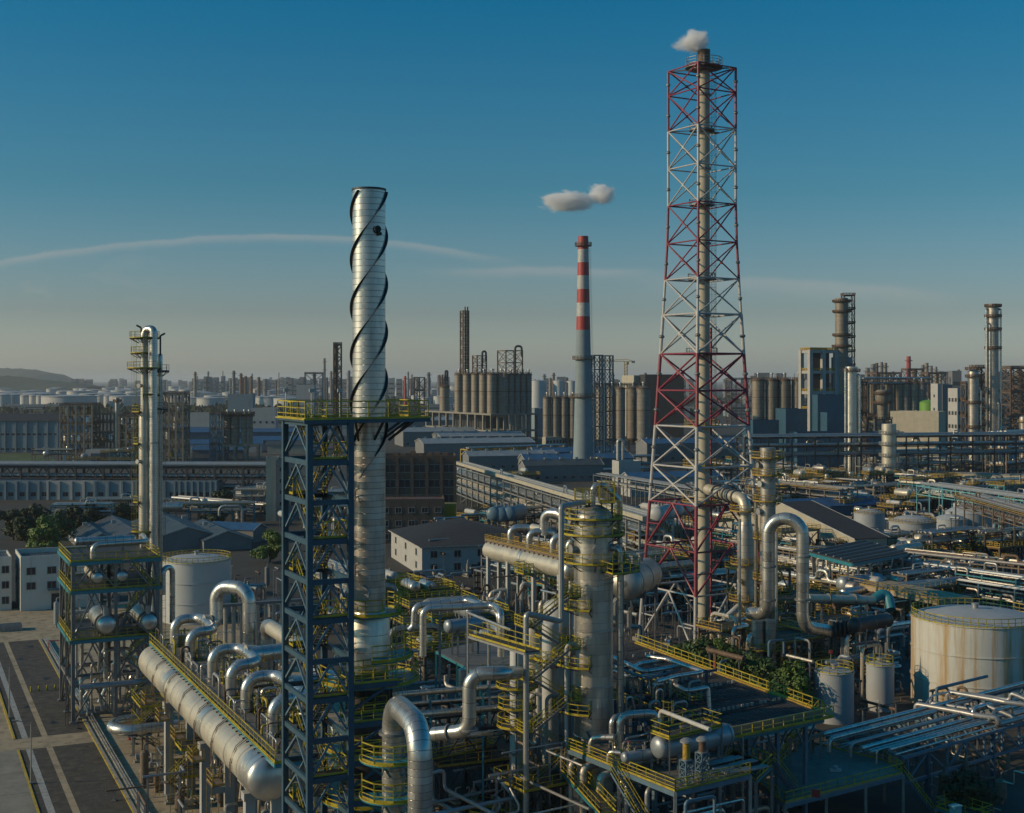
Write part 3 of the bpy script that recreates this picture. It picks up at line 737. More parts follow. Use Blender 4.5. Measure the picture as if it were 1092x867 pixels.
# chimney with three helical strakes
cr=1.125; t=T('spiral_chimney','tall silver metal chimney wound with dark spiral strakes','chimney',(cb.x,cb.y,0)); zt=63.05
sh=t.part('shell','alu_fine'); sh.lathe([(cr,34.2)]+[(cr,34.2+(zt-34.2)*i/14) for i in range(1,15)]+[(cr*.9,zt),(cr*.88,zt-.6)],seg=40,cap0=False)
t.part('crown_band','dark_steel').ring(0,0,zt-.1,zt+.03,cr+.002,cr+.06,n=40)
for k in range(3):
    st=t.part('spiral_strake','dark_steel'); n=90; prev=None; vs=[];fs=[]
    for i in range(n+1):
        z=43.3+(zt-.2-43.3)*i/n; a=R(358)+2*pi*k/3-2*pi*(zt-.2-z)/9.8; c,s_=cos(a),sin(a); ro_=cr+.19*min(1,(z-43.1)/1.6)
        for rr_,dz in ((cr-.01,-.045),(ro_,-.015),(ro_,.015),(cr-.01,.045)): vs.append((rr_*c,rr_*s_,z+dz))
        if i:
            b=4*(i-1)
            for j in range(4): fs.append((b+j,b+(j+1)%4,b+4+(j+1)%4,b+4+j))
    fs+= [(3,2,1,0),(4*n,4*n+1,4*n+2,4*n+3)]; st.add(vs,fs)
lb=t.part('lower_shell','alu'); lb.lathe([(1.42,29.2),(1.42,33.6),(cr+.02,34.2)],seg=40)
bs=t.part('base_cone','dark_steel'); bs.lathe([(1.95,0),(1.95,24),(1.5,27),(1.46,29.2)],seg=32)
for k in range(14): a=2*pi*k/14; bs.beam((1.5*cos(a),1.5*sin(a),27),(1.5*cos(a),1.5*sin(a),29.2),.12,.2)
pt=t.part('sample_port','black_rubber')
for z,a,rr in ((60.2,-58,.24),(59.9,-50,.12)): i=V((cos(R(a)),sin(R(a)),0)); pt.tube([i*cr*.96+V((0,0,z)),i*(cr+.28)+V((0,0,z))],rr,14)
mh=t.part('manhole','galv'); i=V((cos(R(-105)),sin(R(-105)),0)); mh.tube([i*cr*.9+V((0,0,35.5)),i*(cr+.3)+V((0,0,35.5))],.5,20); mh.tube([i*(cr+.3)+V((0,0,35.5)),i*(cr+.4)+V((0,0,35.5))],.58,20)
for z,r0,w,a0,a1 in ((34.1,cr,1.15,180,420),(31.2,1.42,1.6,280,400),(29.6,1.42,2.0,180,420),(25.0,1.6,1.5,180,400),(21.6,1.95,1.4,180,420)):
    d=t.part('platform','teal_steel'); d.ring(0,0,z-.12,z,r0,r0+w,R(a0),R(a1)); r_=t.part('railing','yellow_rail',d); r_.rail(r_.arc(0,0,z,r0+w-.05,R(a0),R(a1)),w=.06,mid=2,sp=1); k_=t.part('kick_plate','yellow_rail',d); k_.ring(0,0,z-.03,z+.06,r0+w,r0+w+.04,R(a0),R(a1))
la=t.part('ladder','yellow_rail'); a=R(-20)
for z0_,z1_,rr in ((34.2,36.8,cr+1.0),(29.7,34.1,1.9),(25,29.6,2.0)): la.ladder((rr*cos(a),rr*sin(a),z0_),(rr*cos(a),rr*sin(a),z1_),a+pi/2)
t.done()
# tall U bend in front of it and the vessel it rises from
pf=P(448,0,72); pb=P(419.5,0,78)
pipe('very thick silver pipe bent over like a hook beside the blue stair tower',[(pb.x,pb.y,0),(pb.x,pb.y,30.9),(pf.x,pf.y,30.9),(pf.x,pf.y,0)],.68,1.75,'alu_fine',seg=28,flanges=((0,.94),(0,.6)))
t=T('ring_platform','round yellow railed platforms around the rear leg of the hooked pipe','platform',(pb.x,pb.y,0))
for z in (27.6,25.4,22.8):
    d=t.part('deck','teal_steel'); d.ring(0,0,z-.12,z,.72,2.0,R(170),R(380)); r_=t.part('railing','yellow_rail',d); r_.rail(r_.arc(0,0,z,1.95,R(170),R(380)),w=.06,mid=2,sp=1); r_.ring(0,0,z-.03,z+.06,2.0,2.03,R(170),R(380))
    for a in (200,260,320): d.beam((.7*cos(R(a)),.7*sin(R(a)),z-1),(1.9*cos(R(a)),1.9*sin(R(a)),z-.1),.1)
t.done()
# ================================================================= left: elevated header vessel with gooseneck pipes
n0=P(287,830,122.2); f0=P(165,705,173); ZV=12.95; n0.z=f0.z=ZV; dv=(f0-n0).normalized(); rv=V((dv.y,-dv.x,0)); Lv=(f0-n0).length
rotv=math.atan2(rv.y,rv.x)     # local x = rv (to the right, away), y = dv
t=T('header_vessel','long cream insulated horizontal vessel on white concrete columns left of the blue tower','vessel',(n0.x,n0.y,0),rotv)
m=t.part('shell','insulation_cream'); m.tube([(0,y,ZV) for y in [Lv*i/16 for i in range(17)]],2.1,40,0)
hd=t.part('domed_head','alu_bright'); hd.tube([(0,-.05,ZV),(0,1.9,ZV)],2.13,40,0,False); hd.cap((0,0,ZV),(0,-1,0),2.13,1.15,40,7)
h2=t.part('domed_head','insulation_cream'); h2.cap((0,Lv,ZV),(0,1,0),2.1,1.1,32)
for y in (2.2,20.9,40.4):
    b=t.part('saddle_band','alu'); b.tube([(0,y-1.0,ZV),(0,y+1.0,ZV)],2.14,40,0,False)
    c=t.part('column','concrete_white')
    for x in (-1.3,1.3): c.box(x,y,0,.95,.95,ZV-2.45)
    c.box(0,y,ZV-2.45,3.9,1.2,.75)
    pl=t.part('cross_beam','concrete_white'); pl.box(0,y,5.6,1.65,.5,.6)
for y in [4+5.2*i for i in range(10)]:
    b=t.part('ring_seam','galv'); b.tube([(0,y-.06,ZV),(0,y+.06,ZV)],2.125,40,0,False)
la=t.part('ladder','rust_steel')
for y in (6,14,22,30,38,46): 
    for s_ in (-.25,.25): la.tube([(-2.2,y+s_,ZV-2.2),(-2.22,y+s_,ZV),(-1.6,y+s_,ZV+1.6),(-.4,y+s_,ZV+2.4)],.04,6)
    for k in range(10): la.beam((-2.2,y-.25,ZV-2.1+k*.28),(-2.2,y+.25,ZV-2.1+k*.28),.03)
t.done()
t=T('walkway_deck','long grey deck with yellow railings along the top of the cream vessel','walkway',(n0.x,n0.y,0),rotv); ZD=15.3
d=t.part('deck','grating_light'); d.box(3.4,Lv*.5-1,ZD-.12,7.6,Lv+5,.12); 
e=t.part('edge_beam','teal_steel'); e.beam((-.4,-3.5,ZD-.3),(-.4,Lv+1.5,ZD-.3),.14,.34); e.beam((-.4,-3.5,ZD-.3),(7.2,-3.5,ZD-.3),.14,.34); e.beam((7.2,-3.5,ZD-.3),(7.2,Lv+1.5,ZD-.3),.14,.34)
r_=t.part('railing','yellow_rail'); r_.rail([(7.2,-3.45,ZD),(-.4,-3.45,ZD),(-.4,Lv+1.4,ZD),(7.2,Lv+1.4,ZD)],w=.06,mid=1,sp=1.5); r_.beam((-.48,-3.5,ZD),(-.48,Lv+1.5,ZD),.05,.1); r_.beam((-.48,-3.55,ZD),(7.2,-3.55,ZD),.05,.2)
r3=t.part('far_railing','yellow_rail'); r3.rail([(7.15,-3.4,ZD),(7.15,Lv+1.3,ZD)],w=.06,mid=2,sp=1.5)
for y in [0+8.6*i for i in range(7)]:
    po=t.part('post','grey_steel')
    for x in (3.2,7.0): po.beam((x,y,0),(x,y,ZD-.15),.35)
    po.beam((2.2,y,ZD-.35),(7.2,y,ZD-.35),.2,.35); po.beam((3.2,y,7),(7.0,y,7),.2,.3); po.beam((3.2,y,7),(7.0,y,ZD-.4),.14)
bolt=t.part('lug','dark_steel')
for k in range(int(Lv/1.4)): bolt.box(-.62,k*1.4,ZD-.55,.25,.18,.3)
t.done()
lv=lambda x,y,z: V((n0.x,n0.y,0))+rv*x+dv*y+V((0,0,z))
def ypos(px,py,z): p=L(px,py,z); return (p-n0).dot(dv)
gp=[(179,690),(193.7,705),(215,727),(235,745),(259,759),(281,786)]
gy=[ypos(a,b,ZD) for a,b in gp]; names=['farthest','second farthest','third farthest','third nearest','second nearest','nearest']
for i,y in enumerate(gy):
    hz=ZD+3.5; xo=1.9; s_=1 if i%2 else 0; ym=(gy[i]+gy[i-1])/2 if s_ else (gy[i]+gy[i+1])/2
    top=[lv(xo,y,ZD-1.4),lv(xo,y,hz),lv(xo+3.1,y,hz)]
    if s_: top+= [lv(xo+3.1,ym+.2,hz+.25)]
    else: top=[lv(xo,y,ZD-1.4),lv(xo,y,hz),lv(xo+3.1,y,hz),lv(xo+3.4,ym,hz+.1)]
    pipe('silver gooseneck pipe rising from the cream vessel deck, %s of six'%names[i],top,.61,1.4,'alu_bright',seg=20,flanges=((0,.36),),group='goosenecks on the cream vessel')
for j in range(3):
    ym=(gy[2*j]+gy[2*j+1])/2; hz=ZD+3.6; a=[lv(5.1,ym-.3,hz)]
    if j==0:
        pipe('big silver arch pipe looping up behind the far goosenecks',a+[lv(6.3,ym,hz),lv(6.3,ym+.4,hz+4.6),lv(9.6,ym-3.6,hz+4.6),lv(9.6,ym-3.6,2)],.84,1.9,'alu_bright',seg=22,flanges=((0,.3),))
    elif j==1:
        pipe('thick silver pipe running back from the middle goosenecks with a cream length',a+[lv(11.6,ym,hz),lv(11.6,ym+17,hz),lv(11.6,ym+17,1)],.9,1.5,'alu_bright',seg=22)
        pipe('cream insulated length of pipe above the silver pipe bend',[lv(11.6,ym+3.5,hz),lv(11.6,ym+14,hz)],.94,.1,'insulation_cream',seg=22)
    else:
        pipe('thick silver pipe running off from the near goosenecks behind the blue tower',a+[lv(9.6,ym,hz),lv(9.6,ym+8.5,hz),lv(9.6,ym+8.5,1)],.9,1.5,'alu_bright',seg=22)
    t,mm=one('pipe_junction','tapered cream junction where two goosenecks join, %s one'%('far','middle','near')[j],'pipe junction','insulation_cream',lv(4.9,ym,0)); mm.tube([(0,0,hz),(-.2*0+rv.x*-.2,rv.y*-.2,hz),(rv.x*1.1,rv.y*1.1,hz)],.7,20,0,True,[.7,1.1,.92]); t.done(True)
# equipment on and under the deck
rg=random.Random(5)
for i in range(26):
    y=rg.uniform(-1,Lv); x=rg.uniform(3.4,6.6); h=rg.uniform(.8,2.0)
    t=T('valve','grey hand valve with yellow wheel standing on the vessel deck','valve',lv(x,y,ZD),rg.uniform(0,6),group='valves along the cream vessel deck'); b=t.part('body','galv'); b.tube([(0,0,0),(0,0,h)],.12,8); b.tube([(-.5,0,.4),(.5,0,.4)],.16,8); b.lathe([(.22,h*.5),(.22,h*.7)],seg=8); w=t.part('handwheel','yellow_rail'); w.ring(0,0,h,h+.06,.16,.26,n=10); t.done()
rgv=random.Random(6)
for i in range(16):
    y=rgv.uniform(0,Lv-4)
    pipe('thin pipe run low beneath the cream vessel deck',[lv(rgv.uniform(4.2,6.8),y,1),lv(rgv.uniform(4.2,6.8),y,ZD-1-rgv.random()*3),lv(rgv.uniform(4.2,6.8),y+rgv.uniform(4,12),ZD-1.6-rgv.random()*3),lv(rgv.uniform(4.2,6.8),y+rgv.uniform(4,12),1)],rgv.uniform(.09,.2),None,rgv.choice(['pipe_silver','galv','insulation_cream']),seg=8,auto=False,group='thin pipes under the cream vessel deck')
def pumpset(label,p,rot,s=1.0,mat='pump_blue',auto=True,group=None):
    t=T('pump',label,'pump',p,rot,auto=auto,group=group); b=t.part('base_plate','concrete'); b.box(0,0,0,2.4*s,1*s,.3*s)
    m=t.part('motor',mat); m.tube([(-1*s,0,.85*s),(0,0,.85*s)],.36*s,14); m.box(-.5*s,0,.3*s,.8*s,.5*s,.25*s); c=t.part('casing','galv'); c.tube([(.25*s,0,.85*s),(.7*s,0,.85*s)],.45*s,14); c.tube([(.5*s,0,.85*s),(.5*s,0,2.2*s),(.5*s,.9*s,2.2*s)],.13*s,8,.3*s); c.tube([(.7*s,0,.85*s),(1.3*s,0,.85*s)],.15*s,8); t.done()
for i,(px,py) in enumerate(((152,812),(158,822),(165,833),(175,842),(186,856),(200,862))):
    pumpset('small pump set on the tan apron under the cream vessel',G(px,py),rotv,.9,'galv')
frame('small yellow and brown valve platform under the cream vessel',G(152,800),rotv,[0,3.2],[0,6],[3.0,5.8],'brown_steel','grating','yellow_rail',post=.18,beam=.16,brace=None,name='valve_platform',cat='platform',stair=True)
frame('second small valve platform with yellow rails between the concrete columns',G(196,858),rotv,[0,2.6],[0,7],[3.2,6.4],'brown_steel','grating','yellow_rail',post=.18,beam=.16,brace=None,name='valve_platform',cat='platform',stair=True)
rg=random.Random(15)
for i in range(60):
    x=rg.choice([rg.uniform(.5,1.2),rg.uniform(2.8,7)]); y=rg.uniform(-1,Lv); p=lv(x,y,ZD); h=rg.uniform(.4,2.2); e=(dv if i%2 else rv)*rg.uniform(.6,3)
    pipe('small pipe stub on the deck of the cream vessel',[p,p+V((0,0,h)),p+e+V((0,0,h)),p+e+V((0,0,h*rg.random()))],rg.uniform(.06,.18),None,rg.choice(['galv','pipe_silver','rust_steel','grey_steel','yellow_rail']),seg=7,group='pipe stubs on the cream vessel deck')
for i in range(14):
    t=T('gate_valve','tall valve with yellow wheel frame beside the gooseneck feet','valve',lv(rg.uniform(2.6,3.4),gy[i%6]+rg.uniform(-2,2),ZD),rg.uniform(0,6),group='valves beside the goosenecks'); h=rg.uniform(1.2,2.2); t.part('frame','yellow_rail').rail([(-.6,-.4,0),(.6,-.4,0),(.6,.4,0),(-.6,.4,0)],h=h,closed=True,w=.06,sp=.9); b_=t.part('body','galv'); b_.tube([(0,0,0),(0,0,h+.3)],.13,8); b_.lathe([(.3,h*.4),(.3,h*.6)],seg=10); t.done()
for i,y in enumerate((9,18,27,36,45)):
    t=T('side_platform','small rusty access platform hung on the side of the cream vessel','platform',lv(-2.9,y,0),rotv,auto=True); d=t.part('deck','brown_steel'); d.box(0,0,ZV-2.6,1.3,2.6,.08); t.part('railing','yellow_old').rail([(.6,-1.25,ZV-2.5),(-.6,-1.25,ZV-2.5),(-.6,1.25,ZV-2.5),(.6,1.25,ZV-2.5)],w=.06); k=t.part('ladder','yellow_old'); k.ladder((-.3,1.5,1),(-.3,1.5,ZV-1.6),0,cage=False,w=.5); t.done()
# ground-level silver loop pipe
a=L(166,776,3.4); dB=V((cos(TL),sin(TL),0)); dA=V((-sin(TL),cos(TL),0)); 
e=L(112,768,3.4); 
pipe('low silver pipe loop lying on short legs by the road kerb',[a+dB*3,a-dB*5.2,a-dB*5.2+dA*5.6,a+dB*3+dA*5.6],.74,2.75,'alu_bright',seg=22,supports=((0,.5),(0,.72),(2,.4)))
# ================================================================= left platform structure with exchangers
so=L(78,682.6,12.1); 
frame('tall grey steel structure with teal decks and yellow rails left of the cream vessel',so,TL,[0,6,12],[0,7,15],[5.6,12.1,19.3,23.5],'grey_steel','grating','yellow_rail',post=.5,beam=.42,brace='k',decks=[1,2,3],rw=.07,stair=True,name='exchanger_structure')
t=T('edge_beams','teal edge beams around the decks of the grey exchanger structure','deck edge',(so.x,so.y,0),TL); e=t.part('beam','teal_steel')
for z in (12.1,19.3,23.5):
    for a,b in (((-.5,-.5),(12.5,-.5)),((-.5,-.5),(-.5,15.5)),((12.5,-.5),(12.5,15.5))): e.beam((a[0],a[1],z-.3),(b[0],b[1],z-.3),.16,.5)
t.done(True)
sl=lambda x,y,z: V((so.x,so.y,0))+dB*x+dA*y+V((0,0,z))
def exch(label,x,z,r,y0,y1,mat,name='heat_exchanger'):
    t=T(name,label,'heat exchanger',sl(x,y0,z-r-.25),TL); m=t.part('shell',mat); zc=r+.25; m.tube([(0,1.2,zc),(0,y1-y0,zc)],r,22); h=t.part('channel_head','alu_bright'); h.tube([(0,0,zc),(0,1.1,zc)],r*1.0,24); h.cap((0,0,zc),(0,-1,0),r,r*.5,24); fl=t.part('flange','grey_steel'); fl.tube([(0,1.05,zc),(0,1.3,zc)],r*1.22,24)
    s_=t.part('saddle','grey_steel'); 
    for y in (2.2,y1-y0-1.5): s_.box(0,y,0,r*1.6,.4,zc-r*.5)
    n=t.part('nozzle','galv'); n.tube([(0,.6,zc),(0,.6,zc+r+1.2)],r*.32,12); n.tube([(0,3,zc),(0,3,zc+r+1)],r*.3,12); t.done()
exch('silver heat exchanger with round head on the lowest teal deck, left one',4.6,14.1,1.35,-.9,9,'alu'); exch('silver heat exchanger with round head on the lowest teal deck, right one',10.6,14.0,1.25,-.9,9,'alu')
exch('white flanged exchanger on the upper teal deck, left one',3.4,21.0,.8,-.2,9,'insulation_cream'); exch('white flanged exchanger on the upper teal deck, right one',6.9,21.0,.8,-.2,9,'insulation_cream')
hdrum('pale pipe drum lying on top of the grey exchanger structure',sl(1.5,9,25.4),sl(10,9,25.4),.6,'alu_bright',23.58)
pipe('silver elbow pipes folded over the top deck of the exchanger structure',[sl(3,2,23.6),sl(3,2,25.6),sl(11,3,25.6),sl(11.8,12,25.6),sl(11.8,12,20)],.4,1.0,'alu_bright')
pipe('silver twin elbows hanging at the right edge of the exchanger structure',[sl(13.2,2,17.5),sl(13.2,2,21.5),sl(14.8,3,21.5),sl(14.8,3,13)],.42,.9,'alu_bright')
rg=random.Random(21)
for i in range(26):
    x=rg.uniform(.6,11.5);y=rg.uniform(.5,14);z0_=rg.choice([0,0,5.7]); z1_=z0_+rg.uniform(4,9); r=rg.uniform(.14,.32)
    pipe('pipe bent inside the grey exchanger structure',[sl(x,y,z0_),sl(x,y,z1_),sl(min(11.6,x+rg.uniform(1,5)),y,z1_),sl(min(11.6,x+rg.uniform(1,5)),y+rg.uniform(-1,2),z0_+1)],r,None,rg.choice(['pipe_silver','galv','pipe_silver','alu_bright']),seg=10,group='pipes inside the exchanger structure')
pipe('long dark horizontal pipe at mid height of the exchanger structure',[sl(.8,-.8,5.3),sl(15,-.8,5.3)],.42,None,'drum_bluegrey',seg=14)
for i,x in enumerate((2,4.5,7.5,10.5)):
    pumpset('small pump under the grey exchanger structure',sl(x,2+i%2*2,0),TL,1.0,'galv')
t=T('cage_ladder','red and yellow ladder rising up the left corner of the exchanger structure','ladder',sl(-1.2,-1.2,0),TL); l1=t.part('lower_ladder','rust_steel'); l1.ladder((0,0,0),(0,0,12.1),pi/2); l2=t.part('upper_ladder','yellow_rail'); l2.ladder((0,0,12.1),(0,0,23.5),pi/2); t.done()
# ================================================================= twin column tower behind it
c1=P(154,0,226); 
col('slim pale process column with a tall overhead pipe behind the exchanger structure',c1.x,c1.y,0,59,1.0,'insulation_cream',
    plats=[(57.2,90,450,1.5),(54.6,100,300,1.3),(52,90,450,1.9),(47.5,280,420,1.6),(44.5,100,260,1.1),(39,90,250,.9),(29,90,250,.9),(24,180,400,1.2)],ladders=[(195,24,39),(195,39,57),(185,0,24)],manways=[(49,250,.4),(36,240,.4)],
    prof=[(.95,0),(.95,12),(.95,24),(.95,34),(.95,43.5),(.66,45),(.66,56),(.62,58),(.2,58.9)],risers=[(330,.2,.18,8,57)])
c2=P(163.8,0,225)
pipe('tall silver overhead pipe rising beside the slim pale column',[(c2.x,c2.y,10),(c2.x,c2.y,58.7),(c1.x+.3,c1.y,58.7),(c1.x,c1.y,57.6)],.66,.75,'alu_fine',seg=18,flanges=((0,.22),(0,.6),(0,.86)))
c3=P(170.8,0,227)
col('narrow grey riser column right of the tall overhead pipe',c3.x,c3.y,0,54.5,.42,'alu',ladders=[(320,5,50)],railmat='grey_steel',plats=[(45,250,420,.9),(51.5,200,420,1.1)],seg=14,name='riser_column')
for i,(px,s_) in enumerate(((150.5,-1),(171,1))):
    p=P(px,0,226.5); pipe('small hooked vent pipe on top of the tall slim column, %s one'%('left','right')[i],[(p.x,p.y,(57,54.2)[i]),(p.x,p.y,(59,57.6)[i]),(p.x+s_*.8,p.y,(59.4,58)[i])],.16,.4,'dark_steel',seg=8)
# ================================================================= white tank behind
g=G(209.5,660); tank('white cylindrical storage tank with yellow railed roof behind the silver arch pipes',g.x,g.y,7.05,12.5,'tank_white',.14,stair=-10,courses=3,seg=64,rw=.09)
# white control building, left
g=G(22,652); building('white flat roofed control building at the far end of the asphalt road',g,TL,17,14,10.6,'wall_bright','flat','roof_grey',rows=2,cols=(4,3),faces=(0,3),win=(1.8,1.5),sill=4.2,door=(0,8.5,4.4,3.4),parapet=1.2); t=T('door_canopy','thin concrete canopy above the dark door of the white control building','canopy',g+dB*8.5,TL); t.part('slab','concrete').box(0,-.8,4.2,6,1.6,.25); t.done(True)
t=T('cat_ladder','yellow caged ladder on the wall of the white control building','ladder',G(18,640),TL); t.part('rungs','yellow_rail').ladder((0,-1,0),(0,-1,11.5),pi/2,w=.8); t.done(True)
g=G(-14,652); building('white wall corner of a building at the picture edge',g,TL,5,12,11,'wall_bright','flat','roof_grey',rows=3,cols=(2,2),faces=(0,))
g=G(63,668); pipe('grey pipe bent along the foot of the white control building',[g,g+V((0,0,2.6)),g+dB*9+V((0,0,2.6)),g+dB*9],.3,.7,'galv')
# vertical bank of thin tubes right of the arch pipes (finned cooler) and small hut
g=G(292,692); t=T('tube_bank','bank of upright grey tubes standing behind the silver pipes','tube bank',g,TL,); m=t.part('tube','galv')
for k in range(12):
    tb=t.part('tube','galv'); tb.tube([(-9+k*1.5,0,.5),(-9+k*1.5,0,8.5)],.38,8)
t.part('top_beam','grey_steel').box(-.7,0,8.5,19,.9,.5); t.part('base_beam','grey_steel').box(-.7,0,0,19,.9,.5); t.done()
g=G(288,668); building('small grey hut with a flat overhanging roof behind the tube bank',g,TL,5,5,4.6,'wall_grey','hip','roof_grey',rh=.8,rows=1,cols=(1,1),faces=(0,3))

# wear on the road and yard: oil stains, tyre marks, drains
rg=random.Random(91)
for i in range(26):
    x=rg.uniform(-9.5,-.8);y=rg.uniform(-30,110); n=rg.randint(9,14); q=[(x+rg.uniform(.25,1)*cos(2*pi*k/n)*rg.uniform(.5,1.1),y+rg.uniform(.5,1.6)*sin(2*pi*k/n)) for k in range(n)]
    if 32.4<y<39.6: continue
    mm=MB(); mm.add([(a,b,.0125) for a,b in q],[tuple(range(n))]); struct('road_stain',mm,'concrete_dark' if i%3 else 'black_rubber','structure',(ro.x,ro.y,0),TL)
for i in range(5):
    x=-2.2-i*.9; sheet('tyre_mark',x,x+.22,-50+rg.uniform(0,20),rg.uniform(10,31),.0135,'concrete_dark')
for i in range(7):
    t,mm=one('drain_cover','square iron drain cover set in the asphalt road edge','drain cover','rust_steel',V((ro.x,ro.y,0))+dB*-1.0+dA*(-20+i*17),TL,group='drain covers along the road'); mm.box(0,0,.009,.7,.7,.03); t.done(True)
for i in range(3):
    pipe('thin silver pipe laid along the right kerb of the asphalt road, %s of three'%('first','second','third')[i],[V((ro.x,ro.y,.35))+dB*(.5+i*.32)-dA*30,V((ro.x,ro.y,.35))+dB*(.5+i*.32)+dA*110],.1,None,'pipe_silver',seg=8)
# ================================================================= central process unit
TC=R(33); uB=V((cos(TC),sin(TC),0)); uA=V((-sin(TC),cos(TC),0))
mc=P(633,0,142); MX,MY=mc.x,mc.y
zc=lambda py,Y=142: ZA(py,Y)
col('large silver process column with dished top rising in the middle of the plant',MX,MY,0,36.4,2.13,'alu',
    plats=[(35.1,100,440,1.0),(33.4,0,360,1.25),(30.4,0,360,1.3),(29.6,-70,40,2.9),(25.6,120,260,1.9),(19.6,110,260,2.4),(14.7,110,260,2.4)],
    ladders=[(200,25.7,30.4),(190,30.5,33.4),(-20,33.5,37.0)],manways=[(31.8,205,.55),(31.9,275,.5),(32.0,330,.5),(35,200,.5),(26.8,195,.6),(20.9,195,.65),(15.9,195,.65)],rw=.07,seg=40,
    prof=[(2.13,11.4*0),(2.13,11.6),(2.2,11.7),(2.13,11.8),(2.13,17),(2.19,17.05),(2.19,17.2),(2.13,17.25),(2.13,23),(2.19,23.05),(2.19,23.2),(2.13,23.25),(2.13,28),(2.19,28.05),(2.19,28.2),(2.13,28.25),(2.13,34.7)],head=('alu_rusty',[(2.15,34.6),(2.15,34.75),(2.0,35.4),(1.6,36.0),(.9,36.4),(.2,36.5)]))
t=T('top_platform','small yellow railed platform perched on top of the large silver column','platform',(MX,MY,36.2),0); d=t.part('deck','grating')
for (x0,x1) in ((-2.0,-.3),(.6,2.2)):
    d.box((x0+x1)/2,0,.5,x1-x0,2.2,.08); t.part('railing','yellow_rail',d).rail([(x0,-1.1,.58),(x1,-1.1,.58),(x1,1.1,.58),(x0,1.1,.58)],h=2.2 if x0>0 else 1.4,closed=True,w=.07,mid=3,sp=.7)
    d.beam((x0+.2,-.8,-1.2),(x0+.2,-.8,.5),.12);d.beam((x1-.2,-.8,-1.2),(x1-.2,-.8,.5),.12);d.beam((x1-.2,.8,-1.2),(x1-.2,.8,.5),.12)
t.done()
pipe('curved silver outlet pipe on top of the large silver column',[(MX-.1,MY-.2,36.2),(MX-.1,MY-.2,38.6),(MX+1.1,MY+.3,38.6),(MX+2.9,MY+.8,36.9),(MX+2.9,MY+.8,12)],.3,.8,'pipe_silver',seg=12)
pipe('slim silver downcomer pipe right of the large silver column',[(MX+1.6,MY-1.0,32),(MX+2.75,MY-1.6,32),(MX+2.75,MY-1.6,13)],.26,.6,'pipe_silver')
pipe('dark slim pipe beside the silver downcomer',[(MX+3.1,MY-.6,31),(MX+3.1,MY-.6,11.4)],.13,None,'grey_steel',seg=8)
# inverted U of square-looking grey pipe, left of the column
a=P(598.5,540,136); b=P(598.5,663,136); c=P(561,654,134); 
pipe('long grey pipe stepping down from the column top to the deck, by the silver column',[(MX-1.2,MY-1.5,a.z),a,b,c,(c.x,c.y,4)],.3,.35,'galv',seg=10)
# short vessels with dished tops
vb=P(596.5,0,150); col('squat pale column with dished top left of the large silver column',vb.x,vb.y,0,25.0,1.85,'white_paint',plats=[(21.0,120,420,1.0),(14.5,150,330,1.0)],manways=[(18,230,.5)],rw=.07,skirt=5)
vc=P(551.5,0,140); col('thin white vessel with ringed yellow platforms',vc.x,vc.y,0,21.6,.78,'white_paint',plats=[(17.4,100,440,1.5),(15.2,100,440,1.3),(13.2,130,400,1.4)],manways=[(19,250,.35)],rw=.07,seg=22,ladders=[(280,5,17)])
vd=P(587,0,146); col('slim white vessel between the squat column and the stairs',vd.x,vd.y,0,23.2,.95,'white_paint',plats=[(19,180,360,.9)],rw=.07,seg=22)
ve=P(570,0,155); col('white dished drum standing behind the slim white vessels',ve.x,ve.y,0,22.4,1.3,'insulation_cream',rw=.07,seg=22,plats=[(17.5,150,360,1)])
# zig-zag stair tower between them
t=T('stair_tower','zig zag yellow railed stairs climbing left of the large silver column','stair tower',(P(588,0,138).x,138,0),TC-.15); f=t.part('frame','grey_steel')
for x in (-3.2,3.2):
    for y in (1.9,): f.beam((x,y,0),(x,y,27.5),.16)
for i in range(10):
    z=2.2+i*2.75; x0,x1=(-2.1,2.1) if i%2==0 else (2.1,-2.1); y=.3 if i%2==0 else 1.4
    s_=t.part('stair_flight','grey_steel'); r_=t.part('handrail','yellow_rail',s_); s_.flight((x0,y,z),(x1,y,z+2.75),.85,r_)
    d=t.part('landing','grating'); xs=2.75 if x1>0 else -2.75; d.box(xs,.85,z+2.7,1.3,2.3,.08); rr_=t.part('landing_rail','yellow_rail',d); o=.6 if xs>0 else -.6
    rr_.rail([(xs-o*.9,-.25,z+2.78),(xs+o,-.25,z+2.78),(xs+o,1.95,z+2.78),(xs-o*.9,1.95,z+2.78)],w=.07,sp=.7,mid=2)
t.done()
